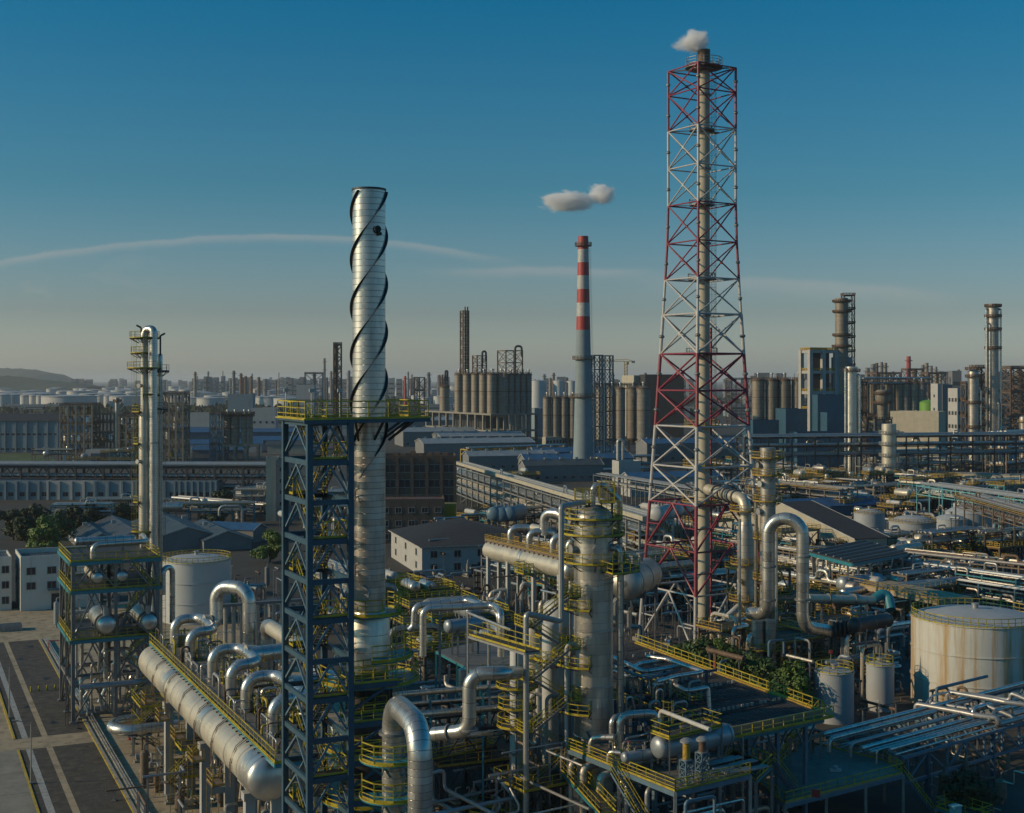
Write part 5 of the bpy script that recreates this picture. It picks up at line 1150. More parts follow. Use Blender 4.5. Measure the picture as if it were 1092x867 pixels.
# ================================================================= flare lattice tower
TW=R(31); wc=V((36.0,249,0)); t=T('flare_tower','very tall red and white lattice flare tower with a pale stack inside','flare tower',wc,TW)
zs=[0,10.6,18.5,26.9,33.8,41.3,48,54.9,62.3,69,75.9,83.1,90.1,97.3,104.1,108.8]
def hw(z): return 4.5 if z>=80 else 4.5+ (8.5-4.5)*((80-z)/80)**1.15
band=lambda z:'red_paint' if (10<z<27) or (41<z<55) or (69<z<83) or z>97 else 'lattice_white'
def corner(k,z): a=hw(z); return V(((-a,-a,z),(a,-a,z),(a,a,z),(-a,a,z))[k])
for i in range(len(zs)-1):
    z0,z1=zs[i],zs[i+1]; mt=band((z0+z1)/2); R_=.24 if z0>60 else .32
    hb=t.part('bracing',mt); 
    for k in range(4):
        a,b=corner(k,z0),corner(k,z1); t.part('leg_section',mt).tube([a,b],R_,10); c=a.lerp(b,.45); dd=(b-a).normalized()*.3
        if i>2: t.part('flange_joint','grey_steel').tube([c-dd,c-dd*.4,c+dd*.4,c+dd],R_,10,0,True,[R_*1.1,R_*1.7,R_*1.7,R_*1.1])
        a2,b2=corner((k+1)%4,z0),corner((k+1)%4,z1); hb.tube([b,b2],R_*.55,8)
        if i<3:
            mid=(b+b2)/2; hb.tube([a,mid],R_*.6,8); hb.tube([a2,mid],R_*.6,8)
            hb.tube([a.lerp(mid,.5),a.lerp(b,.5)],R_*.4,6); hb.tube([a2.lerp(mid,.5),a2.lerp(b2,.5)],R_*.4,6)
        else:
            hb.tube([a,b2],R_*.55,8); hb.tube([a2,b],R_*.55,8); c=(a+a2+b+b2)/4; o=V((c.x,c.y,0)).normalized(); hb.tube([c-o*.12,c+o*.12],R_*1.2,8)
    if i==0:
        ft=t.part('footing','concrete')
        for k in range(4): p=corner(k,0); ft.box(p.x,p.y,0,1.8,1.8,.7)
    if i>3 and i%2==0 or i in(2,3): 
        pf_=t.part('inner_platform','brown_steel' if i<5 else 'grey_steel'); a=hw(z1)*.55; pf_.ring(0,0,z1-.1,z1,1.25,a,n=16)
        for k in range(4): pf_.tube([corner(k,z1)*1.0,V((0,0,z1))+V((corner(k,z1).x,corner(k,z1).y,0)).normalized()*1.2],.09,6); 
        rl=t.part('platform_railing','yellow_old' if i<5 else 'grey_steel',pf_); rl.rail(rl.arc(0,0,z1,a-.1,0,2*pi,12),w=.08)
sx_,sy_=0.35*cos(TW),-0.35*sin(TW)
sk=t.part('flare_stack','wall_cream'); sk.lathe([(1.12,0)]+[(1.12,6*i) for i in range(1,18)]+[(1.12,109.5)],seg=24,x=.5)
tp=t.part('stack_tip','rust_steel'); tp.lathe([(1.16,109.5),(1.2,112.6),(1.05,112.6),(1.05,111)],seg=24,x=.5,cap0=False)
cl_=t.part('stack_collar','grey_steel')
for z in zs[3:]: cl_.ring(.5,0,z-.2,z+.15,1.13,1.35,n=18)
tk=t.part('top_platform','grey_steel'); tk.ring(.5,0,109.1,109.25,1.2,3.6,n=20)
for k in range(4): tk.tube([corner(k,108.8),V((.5,0,109.2))],.1,6)
r_=t.part('top_railing','grey_steel',tk); r_.rail(r_.arc(.5,0,109.25,3.5,0,2*pi,14),h=1.6,w=.09,mid=2)
ld=t.part('ladder','grey_steel'); 
for k,(za,zb) in enumerate(((10,33),(33,62),(62,97),(97,109))): ld.ladder((2.3,-.4,za),(2.3,-.4,zb),pi/2,w=.9); ld.box(2.3,-.8,zb-.1,2,1.6,.1)
rp=t.part('riser_pipe','red_paint'); rp.tube([(3.0,.9,0),(3.0,.9,60)],.22,8)
t.done()
# steam puff: a cloud of water vapour with a lumpy density
def vapour(name,label,c,rx,ry,rz,dens,sc,seed,kind='stuff',cutoff=.47):
    t=MB(); n=10
    t.lathe([(.02,-1)]+[(sin(pi*i/n),-cos(pi*i/n)) for i in range(1,n)]+[(.02,1)],seg=20)
    m=bpy.data.materials.new(name); m.use_nodes=True; n_=m.node_tree.nodes; l_=m.node_tree.links; n_.clear(); o=n_.new('ShaderNodeOutputMaterial'); v=n_.new('ShaderNodeVolumePrincipled'); tc=n_.new('ShaderNodeTexCoord')
    ns=node(n_,'ShaderNodeTexNoise',ins={'Scale':sc*1.7,'Detail':9.0,'Roughness':.74}); mp=n_.new('ShaderNodeMapping'); mp.inputs['Location'].default_value=(seed,seed*.7,0); l_.new(tc.outputs['Object'],mp.inputs['Vector']); l_.new(mp.outputs['Vector'],ns.inputs['Vector'])
    ln=node(n_,'ShaderNodeVectorMath',operation='LENGTH'); l_.new(tc.outputs['Object'],ln.inputs[0])
    s1=node(n_,'ShaderNodeMath',operation='MULTIPLY'); l_.new(ln.outputs['Value'],s1.inputs[0]); s1.inputs[1].default_value=.62
    s2=node(n_,'ShaderNodeMath',operation='SUBTRACT'); l_.new(ns.outputs['Fac'],s2.inputs[0]); l_.new(s1.outputs[0],s2.inputs[1])
    s3=node(n_,'ShaderNodeMapRange',ins={'From Min':.0+cutoff-.42,'From Max':.16+cutoff-.42,'To Min':0.,'To Max':dens}); l_.new(s2.outputs[0],s3.inputs['Value']); l_.new(s3.outputs['Result'],v.inputs['Density'])
    v.inputs['Color'].default_value=(1,.995,.99,1); v.inputs['Anisotropy'].default_value=0; l_.new(v.outputs[0],o.inputs['Volume']); MATS[name]=m
    ob=struct(name,t,name,kind,c,0,label); ob.scale=(rx,ry,rz); return ob
sp=V((wc.x+.5*cos(TW),249,0)); 
o=vapour('steam','puff of white steam leaving the tip of the flare tower',P(742.5,44,249),3.6,3.4,2.9,1.7,1.1,3.0); o=vapour('steam','thin wisp of steam trailing left from the white puff',P(731,47,249),3.4,2.4,2.2,.55,1.0,5.0)
c_=P(606,215,4200); o=vapour('cloud','small white cloud floating above the striped chimney',c_,120,60,48,.09,1.5,7.3); o=vapour('cloud','little puff at the right end of the small white cloud',P(642,207,4200),58,50,46,.09,1.4,2.1)
# ================================================================= columns and pipes right of the flare tower
p=P(818.7,0,228); col('rust streaked silver column right of the flare tower, taller one',p.x,p.y,0,38.2,1.35,'alu_rusty',plats=[(36.5,0,360,1.5),(33.5,150,420,1.3),(29,120,380,1.2),(22.5,150,360,1.2),(15.5,120,400,1.2),(10,120,400,1.3)],ladders=[(165,15.6,29),(180,29,36.5)],manways=[(35.2,200,.5),(32,215,.55),(27.2,205,.6),(20,230,.5),(13.5,240,.5)],railmat='yellow_old',deckmat='brown_steel',rw=.08,top='flat')
p2=P(795,0,236); col('shorter silver column fed by the cream duct from the flare tower',p2.x,p2.y,0,24.5,1.5,'alu_rusty',plats=[(26.5,100,440,1.3),(17,120,400,1.2),(10.5,120,420,1.5),(5,120,420,1.5)],manways=[(14,230,.5)],ladders=[(250,0,17)],railmat='yellow_old',deckmat='brown_steel',rw=.08,prof=[(1.5,0),(1.5,6),(1.65,6.2),(1.65,9.5),(1.5,10),(1.5,17),(1.5,22),(1.2,24),(1.05,24.5)])
pipe('cream duct leaving the flare stack and bending down into the shorter column',[(wc.x+1,wc.y-1,29.3),(p2.x,p2.y,28.5),(p2.x,p2.y,24)],1.05,2.0,'insulation_cream',seg=20,flanges=((0,.25),(0,.4),(0,.52),(0,.64),(0,.76)))
pipe('white curved pipe at the foot of the shorter silver column',[GX(769,232)+V((0,0,1)),GX(769,232)+V((0,0,7)),(p2.x-1.2,p2.y-.8,9.5)],.62,1.8,'white_paint',seg=14)
for i,(px,Y) in enumerate(((789,226),(806,230),(828,224))):
    q_=P(px,0,Y); pipe('slim vertical riser beside the rust streaked columns, %s one'%('left','middle','right')[i],[(q_.x,q_.y,0),(q_.x,q_.y,(26,30,24)[i])],.25,None,'pipe_silver',seg=8)
Yu=205; pipe('huge silver inverted U pipe right of the rust streaked column',[P(800,654,Yu+4),P(819,655,Yu),P(819,553,Yu),P(856,553,Yu-2),P(856,668,Yu-2),P(885,673,Yu+3)],.98,2.7,'pipe_silver',seg=24,flanges=((1,.15),(1,.5),(3,.35),(3,.75)))
hdrum('dark ribbed exchanger with round end beyond the inverted U pipe',P(911,667,205),P(946,661,212),1.15,'dark_steel',8,name='heat_exchanger',cat='heat exchanger')
t=T('flange_stack','dark bolted flanges joining the U pipe to the exchanger','flange',P(888,672,208)-V((0,0,3))); m=t.part('plate','dark_steel'); 
for k in range(5): m.tube([(k*.75,.1*k,3+.1*k),(k*.75+.35,.1*k,3+.1*k)],1.4-.1*(k%2),18)
t.part('stand','grey_steel').beam((1.5,0,-8),(1.5,0,2),.5); t.done()
pipe('cream horizontal pipe ending in the teal elbow',[P(862,638,222),P(932,640,226)],.75,None,'insulation_cream',seg=16,flanges=((0,.3),(0,.7)),supports=((0,.2),(0,.8)))
pipe('bright teal elbow pipe turning down beside the big rusty tank',[P(932,639,226),P(946,630,227),P(950,650,225)],.85,1.6,'teal_steel',seg=16)
pipe('rusty pipe sagging between the cream pipe and the teal elbow',[P(890,646,224),P(915,640,227),P(932,634,228)],.6,1,'rust_steel',seg=12)
# unit floor between
for (lab,px,Y,rot,xs,ys,lv_,ds) in (('low brown pipe platform beside the rust streaked columns',770,222,TC,[0,5,10],[0,6],[3.5,7.5],[0,1]),('brown pipe platform under the inverted U pipe',832,212,TC,[0,6,12],[0,7],[4,7.5],[0,1]),('brown railed pipe platform behind the inverted U pipe',838,236,TC,[0,7,14],[0,8],[6,10],[0,1]),('rusty steel platform at the foot of the flare tower columns',800,240,TC,[0,5,10],[0,6],[5,10,15],[0,1,2])):
    p=P(px,0,Y); frame(lab,(p.x,p.y),rot,xs,ys,lv_,'brown_steel','grating','yellow_old',brace='k',decks=ds,rw=.08)
rg=random.Random(17)
for i in range(60):
    px=rg.uniform(770,950);Y=rg.uniform(205,250); p=P(px,0,Y); h=rg.uniform(2.5,10); e=(uB if rg.random()<.6 else uA)*rg.uniform(2,9)
    pipe('bent process pipe in the crowded unit right of the flare tower',[(p.x,p.y,0),(p.x,p.y,h),(p.x+e.x,p.y+e.y,h)]+([(p.x+e.x,p.y+e.y,h-rg.uniform(1,h))] if i%3==0 else [(p.x+e.x-e.y*.5,p.y+e.y+e.x*.5,h)]),rg.uniform(.12,.45),None,rg.choice(['pipe_silver','insulation_cream','galv','rust_steel','alu_bright','drum_bluegrey']),seg=8,group='process pipes right of the flare tower')
for i in range(10):
    px=rg.uniform(775,940);Y=rg.uniform(208,245); p=P(px,0,Y); r=rg.uniform(.5,1.1); h=rg.uniform(3,8); col('small upright vessel in the crowded unit right of the flare tower',p.x,p.y,0,h,r,rg.choice(['alu_rusty','insulation_cream','white_paint','alu']),plats=[(h*.7,100,400,.8)],railmat='yellow_old',rw=.07,seg=14,auto=True,name='vessel',cat='vessel')
pipe('pale blue pipe frame in front of the rust streaked columns, left one',[P(768,720,200),P(768,706,200),P(790,700,204),P(790,716,204)],.2,.4,'pale_blue_steel',seg=8)
pipe('pale blue pipe frame in front of the rust streaked columns, right one',[P(820,700,205),P(820,684,205),P(836,682,207),P(836,700,207)],.2,.4,'pale_blue_steel',seg=8)
for i,px in enumerate((808,821)):
    p=GX(px,212); col('rusty upright pot with a flanged lid in front of the columns, %s one'%('left','right')[i],p.x,p.y,0,11.2,1.0,'alu_rusty',plats=[(6.5,100,400,1.0)],railmat='yellow_old',rw=.08,seg=16,manways=[(9.5,250,.4)],top='flat',name='vessel',cat='vessel')
# ================================================================= big rusty tank and two small tanks, right
g=G(1040,750); tank('large pale storage tank streaked with rust at the right edge',g.x,g.y,9.55,13.4,'tank_rusty',.14,seg=72,courses=3,rw=.09,railh=1.3)
g=G(890,768); tank('small grey tank with yellow rails on its roof, nearer and wider of the pair',g.x,g.y,2.77,7.3,'tank_pale',.1,seg=40,courses=1,rw=.07)
t=T('lamp','red topped mast standing on the nearer small grey tank','mast',(g.x-.4,g.y+.6,7.3)); t.part('pole','galv').tube([(0,0,0),(0,0,2.6)],.05,6); t.part('head','signal_red').box(0,0,2.4,.5,.3,.4); t.done()
g2=G(938.5,756); tank('small grey tank with yellow rails on its roof, farther and narrower of the pair',g2.x,g2.y,2.07,6.9,'tank_pale',.1,seg=36,courses=1,rw=.07)
for i in range(3): t,mm=one('vent_pole','thin upright vent pole on the narrower small tank','pole','galv',(g2.x-1+i*.9,g2.y,6.9),group='vent poles on the narrower small tank'); mm.tube([(0,0,0),(0,0,2+i*.5)],.07,6); t.done(True)
# tall plain rack seen between them
o=P(955,0,215); frame('brown open pipe frame behind the small grey tanks',(o.x-14,o.y+6),TC,[0,8,16],[0,6],[4,8],'brown_steel','grating','yellow_old',brace='x',decks=[1],rw=.08)
# ================================================================= pitched shed and canopy, right middle
ev=P(912,575,340); rdg=P(833,536,372); al=V((rdg.x-ev.x,rdg.y-ev.y,0)); half=al.length; al.normalize(); bl2=V((al.y,-al.x,0)); rt=math.atan2(bl2.y,bl2.x)
building('long pale gabled shed with dark slate roof behind the inverted U pipe',(ev.x,ev.y),rt,10,half*2,ev.z,'wall_cream','gable','roof_dark',rh=rdg.z-ev.z,rows=1,cols=(0,6),faces=(3,),win=(1.6,1.4),ov=.5)
ev2=P(836,548,455); building('blue roofed shed behind the dark slate roof',(ev2.x,ev2.y+10),rt,44,12,4.5,'wall_blue','gable','roof_blue',rh=2.4,ov=.4)
zC=11.5; q=[L(862,589,zC),L(909,601,zC),L(968,590,zC),L(920,577,zC)]; t=T('canopy','dark flat canopy on slanted legs with a teal edge right of the inverted U pipe','canopy',(q[0].x,q[0].y,0)); qq=[(p.x-q[0].x,p.y-q[0].y) for p in q]
t.part('roof','grating').prism(qq,zC,zC+.25); e=t.part('edge_beam','teal_steel'); 
for i in range(4): e.beam((*qq[i],zC-.35),(*qq[(i+1)%4],zC-.35),.3,.7)
for i in range(4):
    for u in (.1,.5,.9): lg=t.part('leg','galv'); a=V((*qq[i],0)).lerp(V((*qq[(i+1)%4],0)),u); lg.beam((a.x*.95+1,a.y*.95+1,0),(a.x,a.y,zC-.4),.4); lg.beam((a.x*.95+1,a.y*.95+1,0),(a.x+3,a.y+1.5,zC-.4),.3)
pp=t.part('pipe','grey_steel')
for k in range(6): a=V((*qq[0],0)).lerp(V((*qq[1],0)),(k+.5)/6); b=V((*qq[3],0)).lerp(V((*qq[2],0)),(k+.5)/6); pp.tube([(a.x,a.y,zC+.5),(b.x,b.y,zC+.5)],.17,8)
t.done()
p1=L(893,618,8);p2=L(1000,640,8); deckpoly('long brown plank walkway with yellow rail below the canopy',strip(p1,p2,9),8,edge='concrete_tan',deck='concrete_tan',railsegs=(0,),railmat='yellow_old',mid=1,rw=.1,h=.9)
# three cone roofed tanks
for i,(px,py,r,h) in enumerate(((927,573,4.8,7.8),(973,582,6.9,7.4),(1014,571,5.0,5.5),(1033,567,7.4,6.6))):
    g=G(px,py); tank('cone roofed grey tank in the group beyond the canopy, %s'%('leftmost','second and widest in front','third and smallest','rightmost at the rear')[i],g.x,g.y,r,h,'tank_pale',.28,railmat='yellow_old',seg=36,courses=2,rw=.12,rail=i<2,stair=None)
g=G(960,588); building('small white block house in front of the cone roofed tanks',g,TC,10,6,5.2,'wall_white','flat','roof_grey',rows=1,cols=(2,1),faces=(0,))
g=G(1029,580); building('bright yellow machine cabin beside the cone roofed tanks',g,TC,4.2,3,4.2,'machine_yellow','flat','machine_yellow',rows=1,cols=(1,1),faces=(0,),parapet=0)
for i in range(5):
    p=GX(1010+i*7,372-i*4); frame('yellow railed pipe crate near the yellow cabin',(p.x,p.y),TC,[0,4],[0,4],[2.2+.4*(i%2)],'yellow_old','grating','yellow_old',brace='x',post=.25,beam=.2,rw=.12,auto=True)
t=T('green_frame','small bright green steel frame at the right picture edge','steel frame',GX(1070,378),TC); f=t.part('bar','tank_green')
for x in (0,5):
    for y in (0,3): f.beam((x,y,0),(x,y,5),.3)
for z in (2,5):
    for y in (0,3): f.beam((-1,y,z),(6,y,z),.3)
t.done(True)
# ================================================================= generic process blocks
def block(where,o,rot,sx,sy,n,seed,tall=18,tint=0,rail='yellow_old',big=1.0):
    """a crowded process unit: racks, frames, drums, columns and pumps, each its own thing"""
    rg=random.Random(seed); o=V((o[0],o[1],0)); ax=V((cos(rot),sin(rot),0)); ay=V((-sin(rot),cos(rot),0)); at=lambda x,y,z=0: o+ax*x+ay*y+V((0,0,z))
    pm=['pipe_silver','galv','insulation_cream','alu_rusty','alu_bright']
    for i in range(n):
        x=rg.uniform(0,sx);y=rg.uniform(0,sy); c=rg.random()
        if c<.30:
            xs=[0,rg.uniform(5,8)*big]; xs.append(xs[1]*2); ys=[0,rg.uniform(5,8)*big]; h=rg.uniform(4,6); k=rg.randint(1,max(1,int(tall/6))); lv_=[h*(j+1) for j in range(k)]
            sm=rg.choice(['grey_steel','brown_steel','rust_steel','dark_steel','teal_steel'])
            frame('%s open steel structure %s'%({'grey_steel':'grey','brown_steel':'brown','rust_steel':'rusty','dark_steel':'dark','teal_steel':'teal'}[sm],where),at(x,y),rot,xs,ys,lv_,sm,'grating',rail,brace='x' if rg.random()<.5 else 'k',rw=.12,post=.45,beam=.4,auto=True)
            for j in range(rg.randint(1,2)):
                xx=x+rg.uniform(1,xs[-1]-1); zb=rg.choice([0]+lv_); r=rg.uniform(.7,1.5); mt=rg.choice(['insulation_cream','alu','white_paint','drum_bluegrey','alu_rusty']); hdrum('%s drum in steelwork %s'%({'insulation_cream':'cream','alu':'silver','white_paint':'white','drum_bluegrey':'blue grey','alu_rusty':'rusty'}[mt],where),at(xx,y+.8,zb+r+.5),at(xx,y+ys[1]-.8,zb+r+.5),r,mt,zb,auto=True,seg=14,nozzles=1,bands=False)
        elif c<.5:
            Lr=rg.uniform(18,40)*big; al=rg.random()<.6; p=at(x,y); q=p+(ax if al else ay)*Lr; sm=rg.choice(['grey_steel','brown_steel','dark_steel','teal_steel']); z=rg.uniform(4,8)
            rack('%s pipe rack %s'%({'grey_steel':'grey','brown_steel':'brown','dark_steel':'dark','teal_steel':'teal'}[sm],where),p,q,rg.uniform(4,7),[z,z+2.4],7,sm,7,seed=seed*100+i,rr=(.15,.42),loops=.25,auto=True,seg=7,rail=rail if rg.random()<.4 else None)
        elif c<.66:
            r=rg.uniform(.8,1.7)*big;h=rg.uniform(.35,1)*tall; mt=rg.choice(['alu','alu_rusty','insulation_cream','white_paint','silo_metal']); col('%s upright vessel %s'%({'alu':'silver','alu_rusty':'rusty','insulation_cream':'cream','white_paint':'white','silo_metal':'dull grey'}[mt],where),*at(x,y).xy,0,h,r,mt,plats=[(h*.85,90,400,1.2),(h*.5,120,380,1.1)],ladders=[(200,h*.1,h*.85)],railmat=rail,deckmat='brown_steel',rw=.12,seg=16,auto=True,manways=[(h*.6,250,.5)],name='process_vessel',cat='vessel')
        elif c<.82:
            r=rg.uniform(.8,1.6)*big;Lr=rg.uniform(6,12); mt=rg.choice(['insulation_cream','alu','white_paint','drum_bluegrey']); d=ax if rg.random()<.5 else ay; z=rg.choice([2,2,6]); hdrum('%s saddle drum %s'%({'insulation_cream':'cream','alu':'silver','white_paint':'white','drum_bluegrey':'blue grey'}[mt],where),at(x,y,z+r),at(x,y,z+r)+d*Lr,r,mt,0,auto=True,seg=16)
        else:
            h=rg.uniform(3,9); e=(ax if rg.random()<.5 else ay)*rg.uniform(6,16); mt=rg.choice(pm); pipe('%s overhead pipe %s'%({'pipe_silver':'silver','galv':'grey','insulation_cream':'cream','alu_rusty':'rusty','alu_bright':'bright'}[mt],where),[at(x,y),at(x,y,h),at(x,y,h)+e,at(x,y)+e],rg.uniform(.25,.7),None,mt,seg=8,auto=True)
block('by the rear cream vessel',P(650,0,262),TC,26,40,16,3,12)
block('beyond the flare tower foot',P(700,0,300),TC,60,50,26,4,14)
block('behind the shed roofs at the right',P(835,0,470),TC,110,60,56,5,14)
block('past the cone roofed tanks',P(1000,0,440),TC,90,90,48,6,14)
block('by the canopy',P(905,0,255),TC,60,26,44,7,8)
block('beyond the plank walkway',P(930,0,315),TC,70,30,40,8,9)

# racks crossing the right middle ground
for i,(pa,pb,z,w_,sm) in enumerate((((955,598),(1130,622),9,5,'teal_steel'),((945,606),(1130,634),7.5,4,'blue_steel'),((800,512),(905,522),10,9,'brown_steel'),((990,516),(1130,535),13,9,'teal_pale'),((1035,528),(1140,556),15,9,'brown_steel'),((640,505),(800,530),11,6,'grey_steel'),((960,588),(1130,606),10.5,6,'brown_steel'),((835,497),(892,503),12,9,'brown_steel'))):
    a=L(*pa,z);b=L(*pb,z); rack(('teal pipe rack running right from the canopy','blue pipe rack running low right of the canopy','yellowish pipe deck behind the rust streaked column','pale teal pipe bridge at the right edge','yellow brown elevated pipe deck at the right edge','grey pipe rack passing behind the flare tower legs','wide rack of pale pipes by the yellow cabin','short brown pipe deck near the tall silver column')[i],a,b,w_,[z-3,z],8,sm,12,pmats=('galv','alu_rusty','grey_steel','insulation_cream','drum_bluegrey','rust_steel'),seed=60+i,rr=(.15,.42),loops=.3,rail='yellow_old' if i in(2,4,7) else None,truss=i in (3,4),seg=8)

# ================================================================= small stuff that crowds the units: pipe runs, valves, lamp poles
def fill(where,px0,px1,Y0,Y1,zmax,n,seed,rot=TC,zmin=.5,rr=(.07,.28),zf=None):
    rg=random.Random(seed); e1=V((cos(rot),sin(rot),0)); e2=V((-sin(rot),cos(rot),0)); up=V((0,0,1))
    pm=['pipe_silver','galv','alu_rusty','rust_steel','grey_steel','brown_steel','drum_bluegrey']
    for i in range(n):
        Y=rg.uniform(Y0,Y1); p=P(rg.uniform(px0,px1),0,Y); p.z=rg.uniform(zmin,zmax); a,b=(e1,e2) if rg.random()<.6 else (e2,e1); c=rg.random(); r=rg.uniform(*rr)
        if c<.5:
            L_=rg.uniform(2.5,9); pts=[p-a*L_*.5,p+a*L_*.5]
            k=rg.random()
            if k<.35: pts.append(pts[-1]+up*rg.uniform(-p.z*.8,1.5))
            elif k<.7: pts.append(pts[-1]+b*rg.uniform(1,4)); pts.append(pts[-1]-up*p.z*rg.uniform(.4,.95))
            elif k<.8: pts=[pts[0],p-a*.8,p-a*.8+up*1.6,p+a*.8+up*1.6,p+a*.8,pts[1]]
            pipe('pipe run %s'%where,pts,r,None,rg.choice(pm),seg=8,group='pipe runs %s'%where,supports=((0,.12),(0,.88)) if i%2==0 or p.z>2.5 else ())
        elif c<.62:
            t,m=one('small_drum','small capped drum %s'%where,'drum',rg.choice(pm),(p.x,p.y,0),rot,group='small drums %s'%where); h=rg.uniform(1.5,min(5,zmax)); q=rg.uniform(.3,.75); m.lathe([(q*.5,0),(q*.5,.5),(q,.7),(q,h),(q*.7,h+q*.3),(.1,h+q*.45)],seg=12); m.tube([(0,0,h),(0,0,h+1),(1.2,0,h+1)],.12,7,.3); t.done(True)
        elif c<.72: pumpset('pump set on the floor %s'%where,(p.x,p.y,0),rot+rg.choice((0,pi/2)),rg.uniform(.7,1.2),rg.choice(['galv','pump_blue','grey_steel','teal_steel']),auto=False,group='pump sets %s'%where)
        elif c<.9:
            t=T('valve_stand','valve stand with handwheel %s'%where,'valve',(p.x,p.y,0),rg.uniform(0,6),group='valve stands %s'%where); h=rg.uniform(1,2.4); m=t.part('body',rg.choice(pm)); m.tube([(0,0,0),(0,0,h)],.1,7); m.tube([(-.7,0,.6),(.7,0,.6)],.18,8); m.lathe([(.25,h*.5),(.25,h*.65)],seg=8); t.part('handwheel',rg.choice(['yellow_rail','signal_red','grey_steel'])).ring(0,0,h,h+.07,.15,.28,n=10); t.done()
        else:
            t=T('lamp_pole','thin lamp pole %s'%where,'lamp pole',(p.x,p.y,0),rg.uniform(0,6),group='lamp poles %s'%where); h=rg.uniform(4,max(5,zmax)); t.part('pole','galv').tube([(0,0,0),(0,0,h)],.06,6); t.part('lamp_head','white_paint').box(.25,0,h,.6,.25,.12); t.done()
fill('right of the flare tower',765,960,200,255,8,110,701,rr=(.1,.4))
fill('behind the silver loop pipes',430,560,150,190,7,70,702)
fill('at the foot of the spiral chimney',378,470,92,140,6,40,703)
fill('between the stairs and the silver column',535,615,132,160,12,60,704,rr=(.06,.2))
fill('under the air cooler deck',660,860,150,185,9,60,705)
fill('below the drum deck',600,800,112,140,8,60,706,rr=(.06,.22))
fill('under the blue truss bridge',930,1095,150,200,4,50,707)
fill('around the canopy and plank walkway',860,1095,225,330,7,120,708,rr=(.12,.4))
fill('beneath the rear cream vessel',505,620,255,320,8,60,709,rr=(.12,.4))
fill('around the flare tower foot',670,800,245,330,7,80,710,rr=(.12,.4))
fill('beside the cone roofed tanks',840,1095,350,460,8,110,711,rr=(.15,.5))
fill('beside the cream vessel columns',150,300,125,170,7,60,712,TL,rr=(.06,.2))
fill('behind the gooseneck pipes',215,310,150,215,9,60,713,TL,rr=(.08,.3))
fill('right of the white storage tank',245,305,220,320,7,40,714,TL,rr=(.1,.35))
fill('behind the white house',480,690,345,480,7,70,715,rr=(.15,.45))

block('between the white house and the loop pipes',P(440,0,215),TL,22,70,26,24,7,rail='yellow_rail')
fill('between the white house and the loop pipes',420,520,205,320,5,80,716,TL,rr=(.1,.35))
fill('behind the exchanger structure',60,250,260,330,5,60,717,TL,rr=(.1,.3))
fill('around the bullet tanks',430,640,330,430,9,70,718,rr=(.12,.45))

fill('in front of the three tier rack',790,1095,470,600,13,120,719,.2,rr=(.2,.6))
block('before the three tier rack',P(800,0,500),.2,125,50,44,31,13)
# ================================================================= middle distance
# striped chimney
b=G(622,508); t=T('striped_chimney','tall tapering concrete chimney with red and white bands near its top','chimney',(b.x,b.y,0)); Yc=b.y
rad=lambda z: 5.6-(5.6-2.65)*min(1,z/124)**.85
zz=[0,20,40,ZA(423,Yc),ZA(383,Yc),ZA(352,Yc)]
t.part('shaft','wall_bluegrey').lathe([(rad(z),z) for z in zz],seg=32)
ys_=[352,337.5,323,308.5,294,280,266,252]
for i in range(7):
    z0,z1=ZA(ys_[i],Yc),ZA(ys_[i+1],Yc); t.part('red_band' if i%2==0 else 'white_band','signal_red' if i%2==0 else 'frame_white').lathe([(rad(z0),z0),(rad(z1),z1)]+([(rad(z1)*.8,z1),(rad(z1)*.8,z1-2)] if i==6 else []),seg=32,cap0=False)
for py in (383,423,262):
    z=ZA(py,Yc); d=t.part('gallery','rust_steel'); d.ring(0,0,z-.3,z,rad(z),rad(z)+1.6,n=24); t.part('railing','brown_steel',d).rail(d.arc(0,0,z,rad(z)+1.5,0,2*pi,20),h=1.6,w=.22)
t.part('ladder','grey_steel').ladder((5.9,-.5,2),(3.2,-.5,118),pi/2,w=.8)
t.done()
a=G(634,500); frame('blue steel ladder tower standing right of the striped chimney',(a.x,a.y),.3,[0,5],[0,5],[8*k for k in range(1,9)],'blue_steel','grating','blue_steel',brace='x',post=.7,beam=.5,rails=[],rw=.2)
a=G(645,498); frame('second blue steel tower close to the striped chimney',(a.x,a.y),.3,[0,5],[0,5],[8*k for k in range(1,9)],'blue_steel','grating','blue_steel',brace='x',post=.7,beam=.5,rails=[],rw=.2)
# silo works: concrete frame, silos in two rows, roof frames
TS=R(27); sB=V((cos(TS),sin(TS),0)); sA=V((-sin(TS),cos(TS),0))
k0=G(524,476.5); Ys=k0.y; at=lambda x,y,z=0: V((k0.x,k0.y,0))+sB*x+sA*y+V((0,0,z))
def alen(px): # distance along sA from the corner that lands on px
    q=(px-CX)/F; return (q*Ys-k0.x)/(sA.x-q*sA.y)
def blen(px):
    q=(px-CX)/F; return (q*Ys-k0.x)/(sB.x-q*sB.y)
LA=alen(455);LB=blen(572); ZS=ZA(443,Ys)
t=T('concrete_table','two storey concrete frame carrying the rows of dark silos','concrete frame',(k0.x,k0.y,0),TS); f=t.part('column','concrete'); na=9;nb=7
for i in range(na+1): 
    for x in (0,LB*.5,LB): f.box(x,LA*i/na,0,1.5,1.5,ZS)
for j in range(nb+1): f.box(LB*j/nb,0,0,1.5,1.5,ZS)
s_=t.part('slab','concrete')
for z in (ZS*.47,ZS): s_.prism([(-1,-1),(LB+1,-1),(LB+1,LA+1),(-1,LA+1)],z,z+1.2)
t.part('inner_wall','dark_steel').box(LB*.6,LA*.55,0,LB*.5,LA*.5,ZS*.98)
t.done()
zt_=ZA(399,Ys); 
